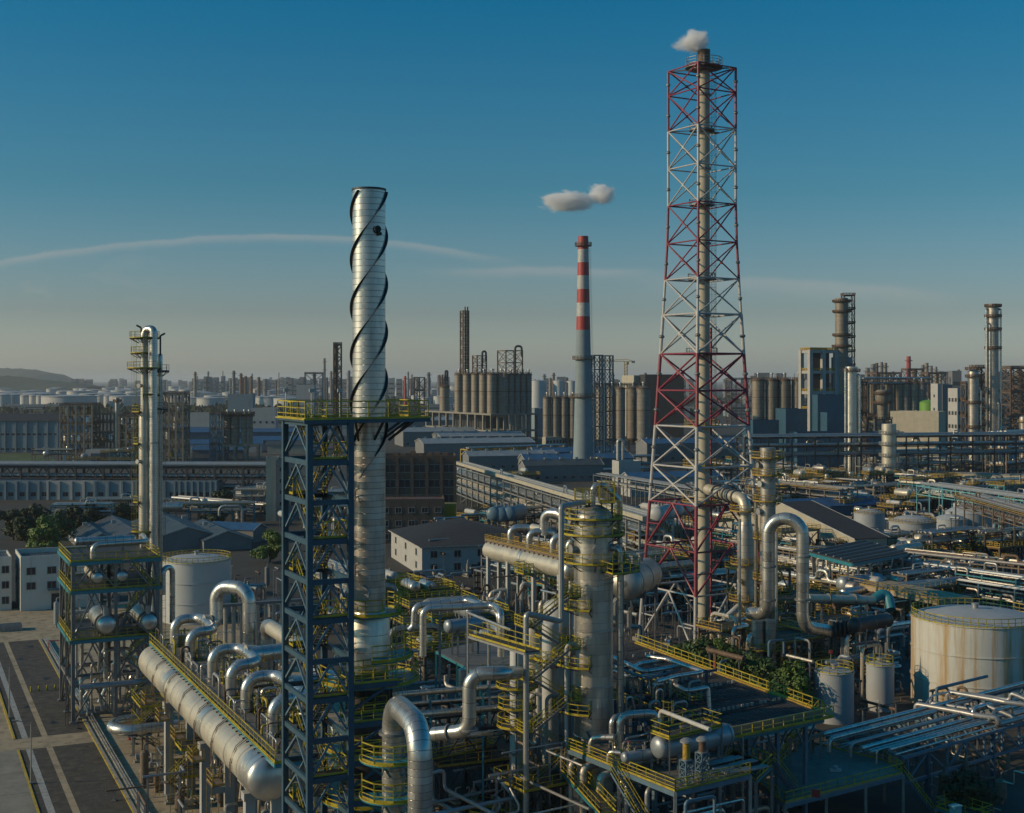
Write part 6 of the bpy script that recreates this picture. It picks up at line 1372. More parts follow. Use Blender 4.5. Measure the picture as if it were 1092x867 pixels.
def silo(label,p,z0,z1,r,mat,auto=False,group=None,legs=0):
    t=T('silo',label,'silo',(p.x,p.y,z0),0,auto=auto,group=group); h=z1-z0; m=t.part('shell',mat); m.lathe([(r*.25,-r*.9),(r,0)]+[(r,h*i/6) for i in range(1,7)]+[(r*.6,h+r*.25),(r*.15,h+r*.35)],seg=24)
    b_=t.part('band','rust_steel'); b_.ring(0,0,h-.6,h+.2,r,r+.3,n=24); b_.ring(0,0,h*.55,h*.57,r,r+.15,n=24)
    rl=t.part('railing','rust_steel'); rl.rail(rl.arc(0,0,h,r-.1,0,2*pi,10),w=.2,h=1.5); n=t.part('vent','galv'); n.lathe([(.6,h+r*.3),(.6,h+r*.3+2),(1,h+r*.3+2.2),(.9,h+r*.3+3)],seg=10); n.beam((-r*.6,0,h+.5),(-r*.6,0,h+3.6),.3)
    if legs:
        lg=t.part('leg','rust_steel')
        for k in range(4): a=pi/4+k*pi/2; lg.beam((r*.85*cos(a),r*.85*sin(a),-legs),(r*.85*cos(a),r*.85*sin(a),1),.6)
    t.done(); return t
xs_=[492,500,507.5,516,524]
r=3.6
for row in range(2):
    for i,px in enumerate((487,496,505,513.5,522)):
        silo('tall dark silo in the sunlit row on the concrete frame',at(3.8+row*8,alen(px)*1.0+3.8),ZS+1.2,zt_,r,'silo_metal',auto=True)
for i in range(5): silo('tall dark silo in the shaded row on the concrete frame',at(11+ (LB-13)*(i+.5)/5,4.0),ZS+1.2,zt_,min(r,(LB-13)/10-.15),'silo_dark',auto=True)  # darker cladding than the sunlit row: shade put into the colour
silo('lower separate silo at the left end of the concrete frame',at(5,alen(468)),ZS+1.2,ZA(413,Ys),4.0,'silo_metal')
for lab,px,z1,w_,n_ in (('thin dark lattice stack rising above the silo row',490,ZA(327,Ys),5,7),('small pipe frame on the silo roof beside the lattice stack',505,ZA(378,Ys),8,2),('boxy pipe frame on the right of the silo roof',549,ZA(373,Ys),14,2),('small rusty frame above the lower separate silo',468,ZA(399,Ys),5,2)):
    p=at(3,alen(px)) if px<524 else at(blen(px)-6,3); zb=zt_ if px>480 else ZA(413,Ys)
    frame(lab,(p.x,p.y),TS,[0,w_],[0,w_],[(z1-zb)*(k+1)/n_ for k in range(n_)],'rust_steel','grating','rust_steel',brace='x',post=.8,beam=.6,decks=[],z0=zb)
    if px==490:
        pipe('dark flue inside the thin lattice stack, left one',[p+V((1.6,2,zb)),p+V((1.6,2,z1+3))],.55,None,'rust_steel',seg=8); pipe('dark flue inside the thin lattice stack, right one',[p+V((3.6,2.5,zb)),p+V((3.6,2.5,z1+3))],.55,None,'rust_steel',seg=8)
    else: pipe('bent vent pipe on the %s'%lab.split(' ',1)[1],[p+V((w_*.5,1,zb)),p+V((w_*.5,1,z1+3)),p+V((w_*.85,1.5,z1+3)),p+V((w_*.85,1.5,z1-5))],.8,2,'dark_steel',seg=8)
silo_p=GX(567,1010)
# second silo row with pale band
for i,px in enumerate((583.5,593,602,611)):
    p=GX(px,960); silo('slim pale silo of the row left of the striped chimney',p,ZA(467,960),ZA(424,960),3.1,'silo_metal',auto=True,legs=ZA(467,960))
p=GX(580,950); q=GX(620,972); t=T('loading_band','pale loading gallery band below the slim silo row','gallery',(p.x,p.y,0),math.atan2(q.y-p.y,q.x-p.x)); t.part('wall','wall_cream').box((q-p).length/2,0,ZA(475,960),(q-p).length,4,6.5); w_=t.part('window_strip','glass'); 
for k in range(9): w_.box(2+k*3,-2.01,ZA(472,960),1.4,.06,2)
t.part('leg','concrete').box(3,0,0,1,1,ZA(475,960)); t.part('leg','concrete').box((q-p).length-3,0,0,1,1,ZA(475,960)); t.done()
for i,px in enumerate((641,653,661.5,675,686)):
    p=GX(px,900+(i%2)*12); silo('bulky dark silo of the row right of the striped chimney',p,ZA(468,900),ZA(414,900),(3.4,3.6,3.4,4.6,4.8)[i],'silo_dark' if i>2 else 'silo_metal',auto=True,legs=ZA(468,900))
p=GX(636,915); frame('rusty roof frame along the top of the bulky dark silos',(p.x,p.y),.15,[0,12,24,36],[0,8],[3],'rust_steel','grating','rust_steel',brace='x',z0=ZA(415,900),rw=.25,post=.6,beam=.5)
for i,(px,w_,py) in enumerate(((574,18,406),(596,12,406),(610,12,406.5))):
    g=GX(px,1350); tank('tall white drum tank behind the silo rows, %s'%('widest at left','middle','right')[i],g.x,g.y,w_*.5*1350/F,ZA(py,1350),'tank_white',.1,seg=32,rail=False)
g=GX(570,1150); building('white and blue block standing between the silo rows',g,TS,9,9,ZA(436,1150),'wall_bluegrey','flat','roof_grey')
g=GX(676,1150); building('sand coloured ribbed hall behind the bulky silos',g,TS,18,20,ZA(401,1150),'wall_cream','flat','roof_grey',rows=0); g=GX(688,1130); building('dark ribbed hall behind the bulky silos with a toothed roof edge',g,.1,34,25,ZA(400,1130),'roof_dark','flat','roof_dark')
# crane
g=GX(667.5,1250); zj=ZA(385.5,1250); t=T('tower_crane','yellow tower crane working behind the bulky silos','crane',(g.x,g.y,0)); m=t.part('mast','crane_orange'); hw_=1.3
for x in (-hw_,hw_):
    for y in (-hw_,hw_): m.beam((x,y,0),(x,y,zj),.5)
for k in range(int(zj/3)):
    for s_ in (-hw_,hw_): m.beam((-hw_,s_,k*3),(hw_,s_,k*3+3),.35); m.beam((s_,-hw_,k*3),(s_,hw_,k*3+3),.35)
j=t.part('jib','crane_orange'); j.beam((-32,0,zj),(8,0,zj),.5);j.beam((-32,0,zj+.1),(0,0,zj+2.2),.4);j.beam((8,0,zj),(0,0,zj+2.4),.4)
for k in range(10): j.beam((-30+3*k,0,zj),(-28.5+3*k,0,zj+.3+.17*k),.25)
t.part('counterweight','concrete').box(7,0,zj-1.5,3,2,2.2); t.part('cab','crane_orange').box(1.6,0,zj-3,2,2,2.6); t.done()
# ---- four silos and blue blocks, right
for i,px in enumerate((808.5,823,836.5,851)):
    p=GX(px,760); silo('ringed pale silo with pipe top in the row above the blue halls',p,ZA(447,760),ZA(405,760),3.6,'silo_metal',auto=True,legs=ZA(447,760)-1)
for i,(px,Y,sx,sy,py,lab) in enumerate(((803,745,40,20,449,'low dark blue hall below the ringed silos, left one'),(838,735,27,18,437,'taller dark blue hall below the ringed silos'),(872,725,24,18,422,'dark blue hall under the white framed tower'),(882,715,20,14,441,'dark blue hall right of the white framed tower foot'),(850,690,46,12,462,'long low blue hall in front of the ringed silos'))):
    g=GX(px,Y); building(lab,g,.12,sx,sy,ZA(py,Y),'wall_blue','flat','roof_blue',rows=1 if i<2 else 0,cols=(5,2),faces=(0,),win=(2,1.4))
g=GX(864,735); frame('white concrete framed tower with open bays near the right silos',(g.x,g.y),.45,[0,9,18],[0,8],[ZA(436,735),ZA(417,735),ZA(395,735),ZA(373,735)],'concrete_white','grating_light','yellow_old',brace=None,post=2.2,beam=1.6,rw=.3,decks=[0,1,2,3])
g=GX(866,739); building('dark panelled core inside the white framed tower',g,.15,9,6,ZA(376,738),'roof_dark','flat','roof_grey')
g=GX(893,742); building('blue grey side block of the white framed tower',g,.15,9,9,ZA(382,742),'wall_bluegrey','flat','roof_grey')
p=GX(897.5,745); col('brown banded reactor column standing on the white framed tower',p.x,p.y,0,ZA(318,745),3.6,'silo_metal',plats=[(ZA(322,745),0,360,1.6),(ZA(333,745),0,360,1.5),(ZA(358,745),0,360,1.5),(ZA(370,745),0,360,1.8)],railmat='rust_steel',deckmat='rust_steel',rw=.3,seg=20,top='flat',ladders=[(330,50,ZA(320,745))])
frame('open rusty stair frame wrapped on the brown banded column',(p.x+1,p.y-1.5),0,[0,6],[0,6],[8*k for k in range(1,int((ZA(312,745)-50)/8)+1)],'rust_steel','grating','rust_steel',z0=50,post=.5,beam=.4,rw=.2)
p=GX(908,600); col('tall bright silver column standing alone in the right middle distance',p.x,p.y,0,ZA(391,600),2.75,'alu',plats=[(ZA(396,600),100,430,1.2)],risers=[(205,.2,.5,3,ZA(393,600)),(330,.3,.6,3,ZA(400,600))],manways=[(30,250,.7)],ladders=[(340,4,50)],railmat='rust_steel',rw=.2,top='flat')
p=GX(916,606); frame('brown ladder frame behind the tall bright silver column',(p.x,p.y),.3,[0,4],[0,4],[7,14,21,28,35,42,49],'rust_steel','grating','rust_steel',post=.4,beam=.35,rw=.2,decks=[2,4,6])
# ---- tall columns at the right edge
p=GX(1059,640); col('tallest grey column at the right edge with brown galleries',p.x,p.y,0,ZA(324,640),2.6,'alu_rusty',plats=[(ZA(k,640),0,360,1.4) for k in (327,338,352,372)],risers=[(190,.5,.5,3,ZA(330,640)),(210,1.5,.4,3,ZA(345,640)),(340,.4,.5,3,ZA(330,640)),(300,.3,.4,2,ZA(430,640))],ladders=[(170,30,ZA(327,640))],railmat='rust_steel',deckmat='rust_steel',rw=.25,top='flat')
p=GX(1038,632); col('shorter brown column beside the tallest grey column',p.x,p.y,0,ZA(394,632),2.5,'alu_rusty',plats=[(ZA(k,632),0,360,1.3) for k in (394,402,430,456)],railmat='rust_steel',deckmat='rust_steel',rw=.25,ladders=[(200,20,54)],risers=[(340,.4,.5,2,45)])
p=GX(1042,640); frame('rusty stair frame linking the two tall columns at the right edge',(p.x,p.y),.2,[0,6],[0,6],[7*k for k in range(1,9)],'rust_steel','grating','rust_steel',post=.6,beam=.5,rw=.25)
p=GX(1030,636); frame('pinkish pipe frame left of the two tall columns',(p.x,p.y),.2,[0,3.5],[0,4],[8*k for k in range(1,7)],'brown_steel','grating','rust_steel',post=.5,beam=.4,rw=.25)
# ---- grey spherical-ish hopper, green tank, white towers, hall (right distance)
p=GX(941,720); col('dull hopper widening towards its top beside the green tank',p.x,p.y,ZA(447,720),ZA(416,720),3.9,'silo_metal',prof=[(2.6,0),(2.9,8),(3.9,11),(3.9,15),(3.2,16)],plats=[(ZA(420,720),0,360,1.2),(ZA(430,720),0,360,1.2)],railmat='rust_steel',deckmat='rust_steel',rw=.25,name='hopper',cat='hopper',seg=20); frame('pale steel frame under the dull hopper',(p.x-5,p.y-3),.2,[0,5,10],[0,8],[8,16,ZA(447,720)],'grey_steel','grating','rust_steel',brace='x',rw=.2,post=.6,beam=.5)
g=GX(1001,800); building('large pale hall below the green tank',g,R(55),14,30,ZA(440,800),'wall_cream','flat','roof_pale',vent=True); 
g=GX(990.5,960); tank('bright green dome topped tank in the right distance',g.x,g.y,6.6,ZA(429,960),'tank_green',.3,roofmat='tank_green',rail=False,seg=32)
g=GX(1000,900); building('narrow white stair tower with small windows in the right distance',g,.3,9,8,ZA(410,900),'wall_white','flat','roof_grey',rows=5,cols=(0,1),faces=(3,),win=(1.6,1.8)); 
g=GX(1005,900); building('grey flank block of the narrow white stair tower',g,.3,8,10,ZA(411,900),'wall_grey','flat','roof_grey')
g=GX(1021,850); building('pale gridded office block left of the tall columns',g,.3,10,10,ZA(415,850),'wall_white','flat','roof_grey',rows=5,cols=(3,3),faces=(0,3),win=(2,2.4))
p=GX(948,560); col('pale banded column standing below the large pale hall',p.x,p.y,0,ZA(452,560),3.0,'insulation_cream',plats=[(ZA(k,560),0,360,1.2) for k in (462,474,486,497)],railmat='galv',deckmat='galv',rw=.2,top='flat')
for i,px in enumerate((918,930,947,958,966,975,983)):
    p=GX(px,1000); silo('grey silo under the long pipe gallery in the right distance',p,ZA(440,1000),ZA(409,1000),3.4,'silo_metal' if i%2 else 'silo_dark',auto=True,legs=ZA(440,1000))
rack('long pipe gallery over the grey silos in the right distance',GX(916,985),GX(990,1010),8,[ZA(409,1000),ZA(404,1000)],8,'rust_steel',5,seed=91,rr=(.3,.7))
# conveyor gallery and racks
a=P(921,503,600);b=P(1100,516,560); t=T('conveyor_gallery','long cream conveyor gallery with small dark windows crossing the right middle ground','conveyor gallery',(a.x,a.y,0),math.atan2(b.y-a.y,b.x-a.x)); Lc=math.hypot(b.x-a.x,b.y-a.y); t.part('wall','wall_cream').box(Lc/2,0,a.z-2.4,Lc,5,3.6); t.part('roof','roof_pale').box(Lc/2,0,a.z+1.2,Lc+1,5.8,.3)
w_=t.part('window','glass'); 
for k in range(int(Lc/3)): w_.box(1.5+k*3,-2.5,a.z-.8,1.3,.05,.9)
l_=t.part('leg','grey_steel')
for k in range(6):
    for y in (-2,2): l_.beam((4+k*Lc/6,y,0),(4+k*Lc/6,y,a.z-2.4),.6)
t.done()
mid=(((790,462),(1100,458),560,[ZA(486,560),ZA(476,560),ZA(466,560)],9,'dark_steel','dark blue three tier pipe rack crossing the right distance'),
     ((920,484),(1040,486),585,[ZA(497,585),ZA(484,585)],9,'grey_steel','grey pipe rack below the pale hall in the right distance'),
     ((1062,460),(1110,462),600,[ZA(495,600),ZA(478,600),ZA(462,600)],10,'brown_steel','brown pipe rack right of the tall columns'))
for i,(pa,pb,Y,lv_,w_,sm,lab) in enumerate(mid):
    rack(lab,GX(pa[0],Y),GX(pb[0],Y+30),w_,lv_,11,sm,10,seed=200+i,rr=(.25,.7),post=.5,loops=.2)
# long pale multi-tier rack running across the centre
a=L(487,492,15);b=L(700,552,15); rack('long pale multi tier pipe rack running across the middle of the picture',a,b,9,[3.6,7.2,11,14.6],10,'galv',11,seed=301,rr=(.2,.55),post=.5,loops=.1,pmats=('insulation_cream','galv','pipe_silver','insulation_cream'))
a=L(487,489,17);b=L(700,549,17); t=T('conveyor_cover','long cream cover strip along the top of the pale multi tier rack','cover',(a.x,a.y,0),math.atan2(b.y-a.y,b.x-a.x)); t.part('strip','wall_cream').box((b-a).length/2,-3,15.6,(b-a).length,1.2,1.1); t.done(True)
# hanging blue-white bullet tanks below it
for i,(px,py) in enumerate(((526,548),(534,549),(543,548))):
    hdrum('pale blue bullet tank below the pale multi tier rack, %s'%('left','middle','right')[i],P(px,py,385),P(px+13,py-3,400),2.1,'pale_blue_steel',0,bands=False)
deckpoly('rusty brown platform under the pale blue bullet tanks',[G(490,560)+V((0,0,0)),G(545,572),G(575,560),G(515,548)],2.5,edge='brown_steel',deck='concrete_tan',railmat='yellow_old',rw=.12)
# small white structure left of flare tower
g=G(660,518); building('small white block house with a T shaped opening left of the flare tower',g,.25,11,10,11,'wall_white','flat','roof_blue',rows=1,cols=(2,1),faces=(0,),win=(1.6,3)); g=G(672,530); building('low white shed with blue roof behind the flare tower',g,.25,42,12,8,'wall_white','gable','roof_blue',rh=2)
p=G(659,512); pipe('pair of tall grey vent pipes beside the small white block house',[p,p+V((0,0,20)),p+V((2.4,0,20)),p+V((2.4,0,0))],.9,1.2,'galv',seg=10)
for i in range(4):
    p=GX(700+i*9,330+i*6); hdrum('white bullet drum seen through the flare tower legs',p+V((0,0,16)),p+V((3,8,16)),2.0,'white_paint',0,auto=True)
# ---- pale roofed halls behind the brick building
for i,(px,py,Y,sx,sy,rm) in enumerate(((452,480,800,70,30,'roof_pale'),(470,472,900,60,30,'roof_pale'),(560,498,690,60,14,'roof_blue'),(560,510,640,40,12,'roof_slate'),(500,484,720,50,16,'roof_pale'),(690,480,800,60,20,'roof_blue'),(570,486,760,56,12,'roof_blue'),(430,470,980,60,40,'roof_pale'),(405,462,1250,90,40,'roof_pale'))):
    g=GX(px,Y); building('low hall with a %s roof in the centre distance'%{'roof_pale':'pale grey','roof_blue':'blue','roof_slate':'slate'}[rm],g,.25,sx,sy,8 if Y<800 else 11,'wall_grey','gable',rm,rh=2.5,vent=True,rows=1,cols=(9,2),faces=(0,),win=(2,1.4),auto=True,name='hall',cat='hall')
rack('yellowish pipe trestle in front of the silo frame',GX(495,760),GX(600,800),7,[ZA(483,770),ZA(478,770)],11,'yellow_old',8,seed=401,rr=(.3,.6),post=.7); g=GX(541,742); building('pale cube shaped block by the pipe trestle',g,.25,10,8,9,'wall_bluegrey','flat','roof_grey')
rack('dark pipe rack in the blue shade below the slim silos',GX(575,700),GX(700,735),8,[ZA(497,710),ZA(489,710)],12,'dark_steel',10,seed=402,rr=(.3,.6)); rack('dark low pipe rack left of the striped chimney foot',GX(560,650),GX(690,690),8,[ZA(505,650)],12,'grey_steel',9,seed=403,rr=(.3,.6))
# brick building, two wings
g=G(482,562); bw=(482-410)*g.y/F; TBk=R(9)
g=G(408,556); building('dark brick factory building with rows of windows behind the spiral chimney',g,R(5),26,16,ZA(489,g.y),'wall_brick','flat','roof_grey',rows=4,cols=(5,3),faces=(0,3),win=(3.9,2.6),parapet=1,piers=5)
t=T('roof_plant','dark clutter of ducts on the brick factory roof','roof plant',(g.x+4,g.y+3,ZA(489,g.y)+.2)); m=t.part('unit','rust_steel')
for k in range(7): m.box(k*3,rnd.uniform(0,8),0,1.8,1.6,rnd.uniform(.8,2))
t.done(True)
g=G(404,580); building('lower dark wing of the brick factory with two rows of windows',g,R(5),20,12,13,'wall_brick','flat','roof_red',rows=3,cols=(5,3),faces=(0,3),win=(1.8,1.6))
t=T('yellow_duct','ochre painted bin beside the lower brick wing','bin',G(478,574)); t.part('body','machine_yellow').box(0,0,2,5,5,9); t.part('leg','yellow_old').box(0,0,0,4,4,2); t.done()
# white hip roofed house
g=G(450,615); hb_=R(14); lf=G(414,592); d=(lf-g); ln_=math.hypot(d.x,d.y); rot=math.atan2(d.y,d.x)-pi/2; building('white house with a dark hipped roof and square windows behind the loop pipes',g,rot,31,ln_*.9,7.6,'wall_white','hip','roof_dark',rh=4.6,rows=2,cols=(5,3),win=(1.7,1.7),ov=.7,door=(0,14,2,2.6))
# concrete stair tower: its lit face put into cream walls, dark body into grey
g=G(283.5,556); building('tall pale concrete stair tower with a rusty cap left of the blue tower',g,R(8),4.2,7,ZA(489,g.y),'wall_cream','flat','roof_red',parapet=.5); g=G(294,556); building('grey block attached to the tall pale stair tower',g,R(8),8,8,ZA(492,g.y),'wall_grey','flat','roof_red',rows=5,cols=(2,1),faces=(0,))
g=G(257,548); building('small white office with dark windows left of the concrete stair tower',g,R(20),9,14,8.4,'wall_white','flat','roof_grey',rows=2,cols=(3,5),faces=(0,3))
# corrugated sheds: ridges run away to the left
for i,(px,py,w_,dp) in enumerate(((109,569,12,46),(145,566,14,46),(200,562,17,46),(243,566,14,34))):
    ap=P(px,py,385); w0=w_/2; q_=V((ap.x,ap.y,0))-dB*w0
    building('grey corrugated shed with pale ridge edges in the row behind the exchanger structure',q_,TL,w_,dp,ap.z-2.6,'wall_grey','gable',('roof_slate','roof_grey','roof_slate','roof_slate')[i],rh=2.6,axis=1,vent=True,auto=True,name='shed',cat='shed')
g=G(222,577); building('small lean-to with a bright blue roof behind the white tank',g,R(-20),16,8,4,'wall_grey','gable','roof_blue',rh=1.6)
# white and blue low factory strip on the left
for i,(px,sx) in enumerate(((-30,36),(50,40),(100,46),(185,20))):
    g=G(px,533); building('long low white and blue workshop under the dark pipe bridge, %s'%('first from left','second from left','third from left','last at right')[i],g,R(1),sx*.9,14,ZA(514,g.y),'wall_bluegrey' if i!=1 else 'wall_white','flat','roof_blue',rows=1,cols=(7,2),faces=(0,),win=(2.2,1.8),piers=7)
# dark pipe bridge on the left
Yb=560; rack('long dark pipe bridge crossing the left of the picture',GX(-60,Yb+6),GX(292,Yb-4),9,[ZA(519,Yb),ZA(508,Yb),ZA(497,Yb)],12,'dark_steel',12,seed=501,rr=(.25,.6),post=.9,truss=True); pipe('blue grey pipe along the top of the long dark pipe bridge',[GX(-60,Yb)+V((0,0,ZA(494,Yb))),GX(290,Yb-8)+V((0,0,ZA(494,Yb)))],1.1,None,'drum_bluegrey',seg=12)
rack('second dark pipe rack behind the white tank and sheds',GX(185,500),GX(285,470),6,[ZA(541,490),ZA(533,490)],10,'dark_steel',7,pmats=('grey_steel','drum_bluegrey','dark_steel'),seed=502,rr=(.2,.5))
# trees left
for i,(px,py,h,w_,mt) in enumerate(((28,588,11,12,'leaf_dark'),(48,592,12,13,'leaf_bright'),(62,584,11,12,'leaf_mid'),(78,574,11,12,'leaf_dark'),(14,576,10,12,'leaf_dark'),(38,572,11,13,'leaf_dark'),(98,566,9,12,'leaf_dark'),(232,560,7,8,'leaf_mid'),(130,560,8,14,'leaf_dark'),(240,540,7,12,'leaf_dark'),(225,570,7,10,'leaf_dark'))):
    p=G(px,py); tree('leafy tree in the clump left of the slim pale column' if px<110 else 'leafy tree behind the corrugated sheds',p.x,p.y,h,w_,mt,1500,.6,70+i,auto=True)
p=G(288,600); tree('bright green round tree left of the blue stair tower',p.x,p.y,9.4,11.0,'leaf_bright',4200,.42,97)
# warehouse far left, frames, container
g=GX(-40,905); building('large blue grey warehouse with two rows of small windows at the far left',g,R(2),(103)*905/F*.98,50,ZA(449,905),'wall_bluegrey','flat','roof_red',rows=2,cols=(18,0),faces=(0,),win=(2.4,1.4),parapet=0,piers=9); t=T('roof_slope','dark red brown roof of the large blue grey warehouse','roof',g,R(2)); m=t.part('sheet','roof_dark'); wx=103*905/F; h_=ZA(449,905); m.add([(-1,-1,h_+.2),(wx,-1,h_+.2),(wx,30,h_+4.5),(-1,30,h_+4.5),(-1,-1,h_),(wx,-1,h_),(wx,30,h_),(-1,30,h_)],[(0,1,2,3),(0,4,5,1),(1,5,6,2),(3,7,4,0)]); t.done(True)
def grid(lab,px0,px1,Y,py0,py1,nx,nz,ny=3,steel='tan_steel',rot=.02,fill=0,seed=1):
    g=GX(px0,Y); w_=(px1-px0)*Y/F; h=ZA(py0,Y); hb=max(0,ZA(py1,Y)); frame(lab,(g.x,g.y),rot,[w_*i/nx for i in range(nx+1)],[8*i for i in range(ny)],[h*(k+1)/nz for k in range(nz)],steel,'grating','rust_steel',brace='x',post=.9,beam=.7,rw=.22,decks=list(range(1,nz,2)),braceface=(1,3))
    rg=random.Random(seed)
    for i in range(fill):
        x=rg.uniform(.1,.9)*w_; k=rg.randrange(nz); zb=h*k/nz; y=rg.uniform(1,7); r=rg.uniform(.8,1.8); mt=rg.choice(['white_paint','insulation_cream','yellow_old','alu_rusty','drum_bluegrey','alu_bright']); p=V((g.x+x,g.y+y,zb)); hh=h/nz*rg.uniform(.5,.9)
        col('small vessel standing inside the %s'%lab,p.x,p.y,zb,zb+hh,r,mt,seg=10,name='vessel',cat='vessel',group='vessels inside the %s'%lab)
grid('grey open steel structure by the warehouse',64,98,800,432,493,4,6,fill=22,seed=3); grid('brown pipe structure right of the grey structure',98,122,812,440,493,3,5,fill=10,seed=4); grid('brown crowded structure behind the slim pale column',127,150,800,444,493,3,6,fill=14,seed=5); grid('dark open structure right of the slim pale column',173,195,760,420,497,3,8,fill=10,seed=6)
p=GX(125,805); col('thin pinkish stack between the brown structures',p.x,p.y,0,ZA(424,805),1.4,'alu_rusty',seg=12,top='flat',plats=[(ZA(428,805),0,360,1.2)],railmat='rust_steel',rw=.3)
g=G(91,496); building('white building with dark blue louvre bands beside the grey structure',g,R(1),21,10,ZA(480,g.y),'wall_white','flat','roof_pale',parapet=.3); t=T('louvre','dark louvre band on the white building','louvre',(g.x+3,g.y-.4,0),R(1)); m=t.part('upper_band','wall_blue'); m.box(8,0,ZA(487,g.y),15,.4,2); m2=t.part('lower_band','wall_blue'); m2.box(8,0,ZA(494,g.y)+.3,15,.4,1.6); t.done()
# small works with three columns
grid('pale blue lattice stair tower beside the three bound columns',224,238,815,442,492,2,6,steel='pale_blue_steel',fill=0); g=GX(238,815); frame('concrete table frame under the three bound columns',(g.x,g.y),.1,[0,7,14,21],[0,9],[ZA(474,815)],'concrete','concrete','rust_steel',brace=None,post=1.4,beam=1.4,rails=[])
for i,px in enumerate((243,251,261,266)):
    p=GX(px,820); silo('pale bound column on the concrete table frame, %s from left'%('first','second','third','fourth')[i],p,ZA(474,820)+.1,ZA(443,820),(2,2.6,2.4,2.2)[i],'silo_metal')
p=GX(238,818); frame('rusty crown platform across the three bound columns',(p.x,p.y-4),.1,[0,9,19],[0,9],[1.5],'rust_steel','rust_steel','rust_steel',z0=ZA(444,820),rw=.3,post=.5,beam=.5)
# blue roofs and white blocks beyond
for i,(px,Y,sx,sy,h,wl,rm) in enumerate(((200,900,50,18,6,'wall_white','roof_blue'),(270,930,46,20,7,'wall_grey','roof_blue'),(195,1050,90,20,8,'wall_blue','roof_blue'),(285,880,30,12,6,'wall_cream','roof_slate'),(150,1100,60,30,9,'wall_blue','roof_blue'),(205,840,32,10,5,'wall_grey','roof_blue'),(0,1200,70,40,9,'wall_bluegrey','roof_pale'),(300,1180,60,30,8,'wall_white','roof_pale'))):
    g=GX(px,Y); building('low hall with a blue or pale roof in the left distance',g,.1,sx,sy,h,wl,'gable',rm,rh=2.5,auto=True,name='hall',cat='hall')
g=GX(243,1120); building('white tower block above the three bound columns',g,.05,21,16,ZA(421,1120),'wall_bluegrey','flat','roof_grey'); g=GX(268,1090); building('white annex with two rows of small square windows',g,.05,20,14,ZA(436,1090),'wall_white','flat','roof_pale',rows=2,cols=(4,2),faces=(0,),win=(1.8,1.8)); g=GX(198,1110); building('white low wing with round vents beside the white tower block',g,.05,36,14,ZA(441,1110),'wall_white','flat','roof_pale',rows=1,cols=(4,1),faces=(0,))
for i in range(10):
    g=GX(272+i*4.2,1500+i*13); tree('dark tree in the belt behind the white annex',g.x,g.y,13,17,'leaf_dark',320,1.6,120+i,auto=True)
for i in range(9):
    g=GX(425+i*5,1450+i*10); tree('dark tree in the belt behind the silo frame',g.x,g.y,13,17,'leaf_dark',320,1.6,140+i,auto=True)
# middle filler units
block('under the dark pipe bridge at the left',P(20,0,430),TL*.3,110,50,16,15,8)

block('in the shade behind the blue stair tower',P(318,0,400),TL,40,40,12,17,8)
block('left of the flare tower in the centre',P(540,0,390),TC,70,50,14,18,9)
block('before the silo works',P(500,0,610),.3,90,60,14,19,10)
block('beyond the three tier rack',P(790,0,590),.2,140,60,24,20,14,big=1.2)
block('around the two tall columns',P(960,0,640),.2,130,60,26,21,22,big=1.2)
block('right of the ringed silos',P(915,0,820),.2,150,120,26,22,30,big=1.6)
block('in front of the left warehouse',P(20,0,740),.05,60,30,8,23,12,big=1.2)
# ================================================================= far distance: tank farm, skyline, hills
def far_tank(px,Y,r,h,label,group,proto={}):
    k='p'
    if k not in proto:
        t=T('oil_tank',label,'tank',(0,0,0),0,group=group); t.part('shell','far_white').lathe([(1,0),(1,1)],seg=28); t.part('roof','tank_roof').lathe([(1.0,1),(.5,1.06),(.05,1.08)],seg=28,cap0=False); b=t.part('wind_girder','far_grey'); b.ring(0,0,.93,.96,1,1.02,n=28); o=t.done(); proto[k]=o
        o.location=GX(px,Y); o.scale=(r,r,h); return o
    o=dup(proto[k],GX(px,Y),label=label,scale=(r,r,h)); o['group']=group; return o
big=[(27,2350,9,22),(36,2340,8,22),(43,2330,7,22),(74,2300,47,22),(108,2400,11,22),(116,2380,9,21),(135,2350,30,21),(190,2300,26,20),(206,2250,15,19),(225,2240,24,19),(4,2450,13,22),(15,2480,12,22),(163,2300,20,20),(290,2500,40,18),(310,2300,30,18)]
nm=['first','second','third','fourth','fifth','sixth','seventh','eighth','ninth','tenth','eleventh','twelfth','thirteenth','fourteenth','last']
order=sorted(range(len(big)),key=lambda i:big[i][0])
for rank,i in enumerate(order):
    px,Y,r,h=big[i]; far_tank(px,Y,r,h,'large white oil tank in the front line of the far tank farm, %s from left'%nm[rank],'front line of the far tank farm')
rg=random.Random(77)
for row,(Y,n,x0,x1) in enumerate(((2900,24,0,320),(3400,26,0,330),(4100,30,0,480),(5000,34,0,500),(6200,36,0,520))):
    for i in range(n):
        px=x0+(x1-x0)*(i+rg.uniform(.1,.9))/n; r=rg.uniform(14,34); far_tank(px,Y+rg.uniform(-150,150),r,rg.uniform(14,22),'small white oil tank in the crowded rear rows of the far tank farm','rear rows of the far tank farm')
for i in range(14):
    px=rg.uniform(440,760); far_tank(px,rg.uniform(2000,3200),rg.uniform(8,16),rg.uniform(16,26),'white tank among the buildings of the central skyline','white tanks of the central skyline')
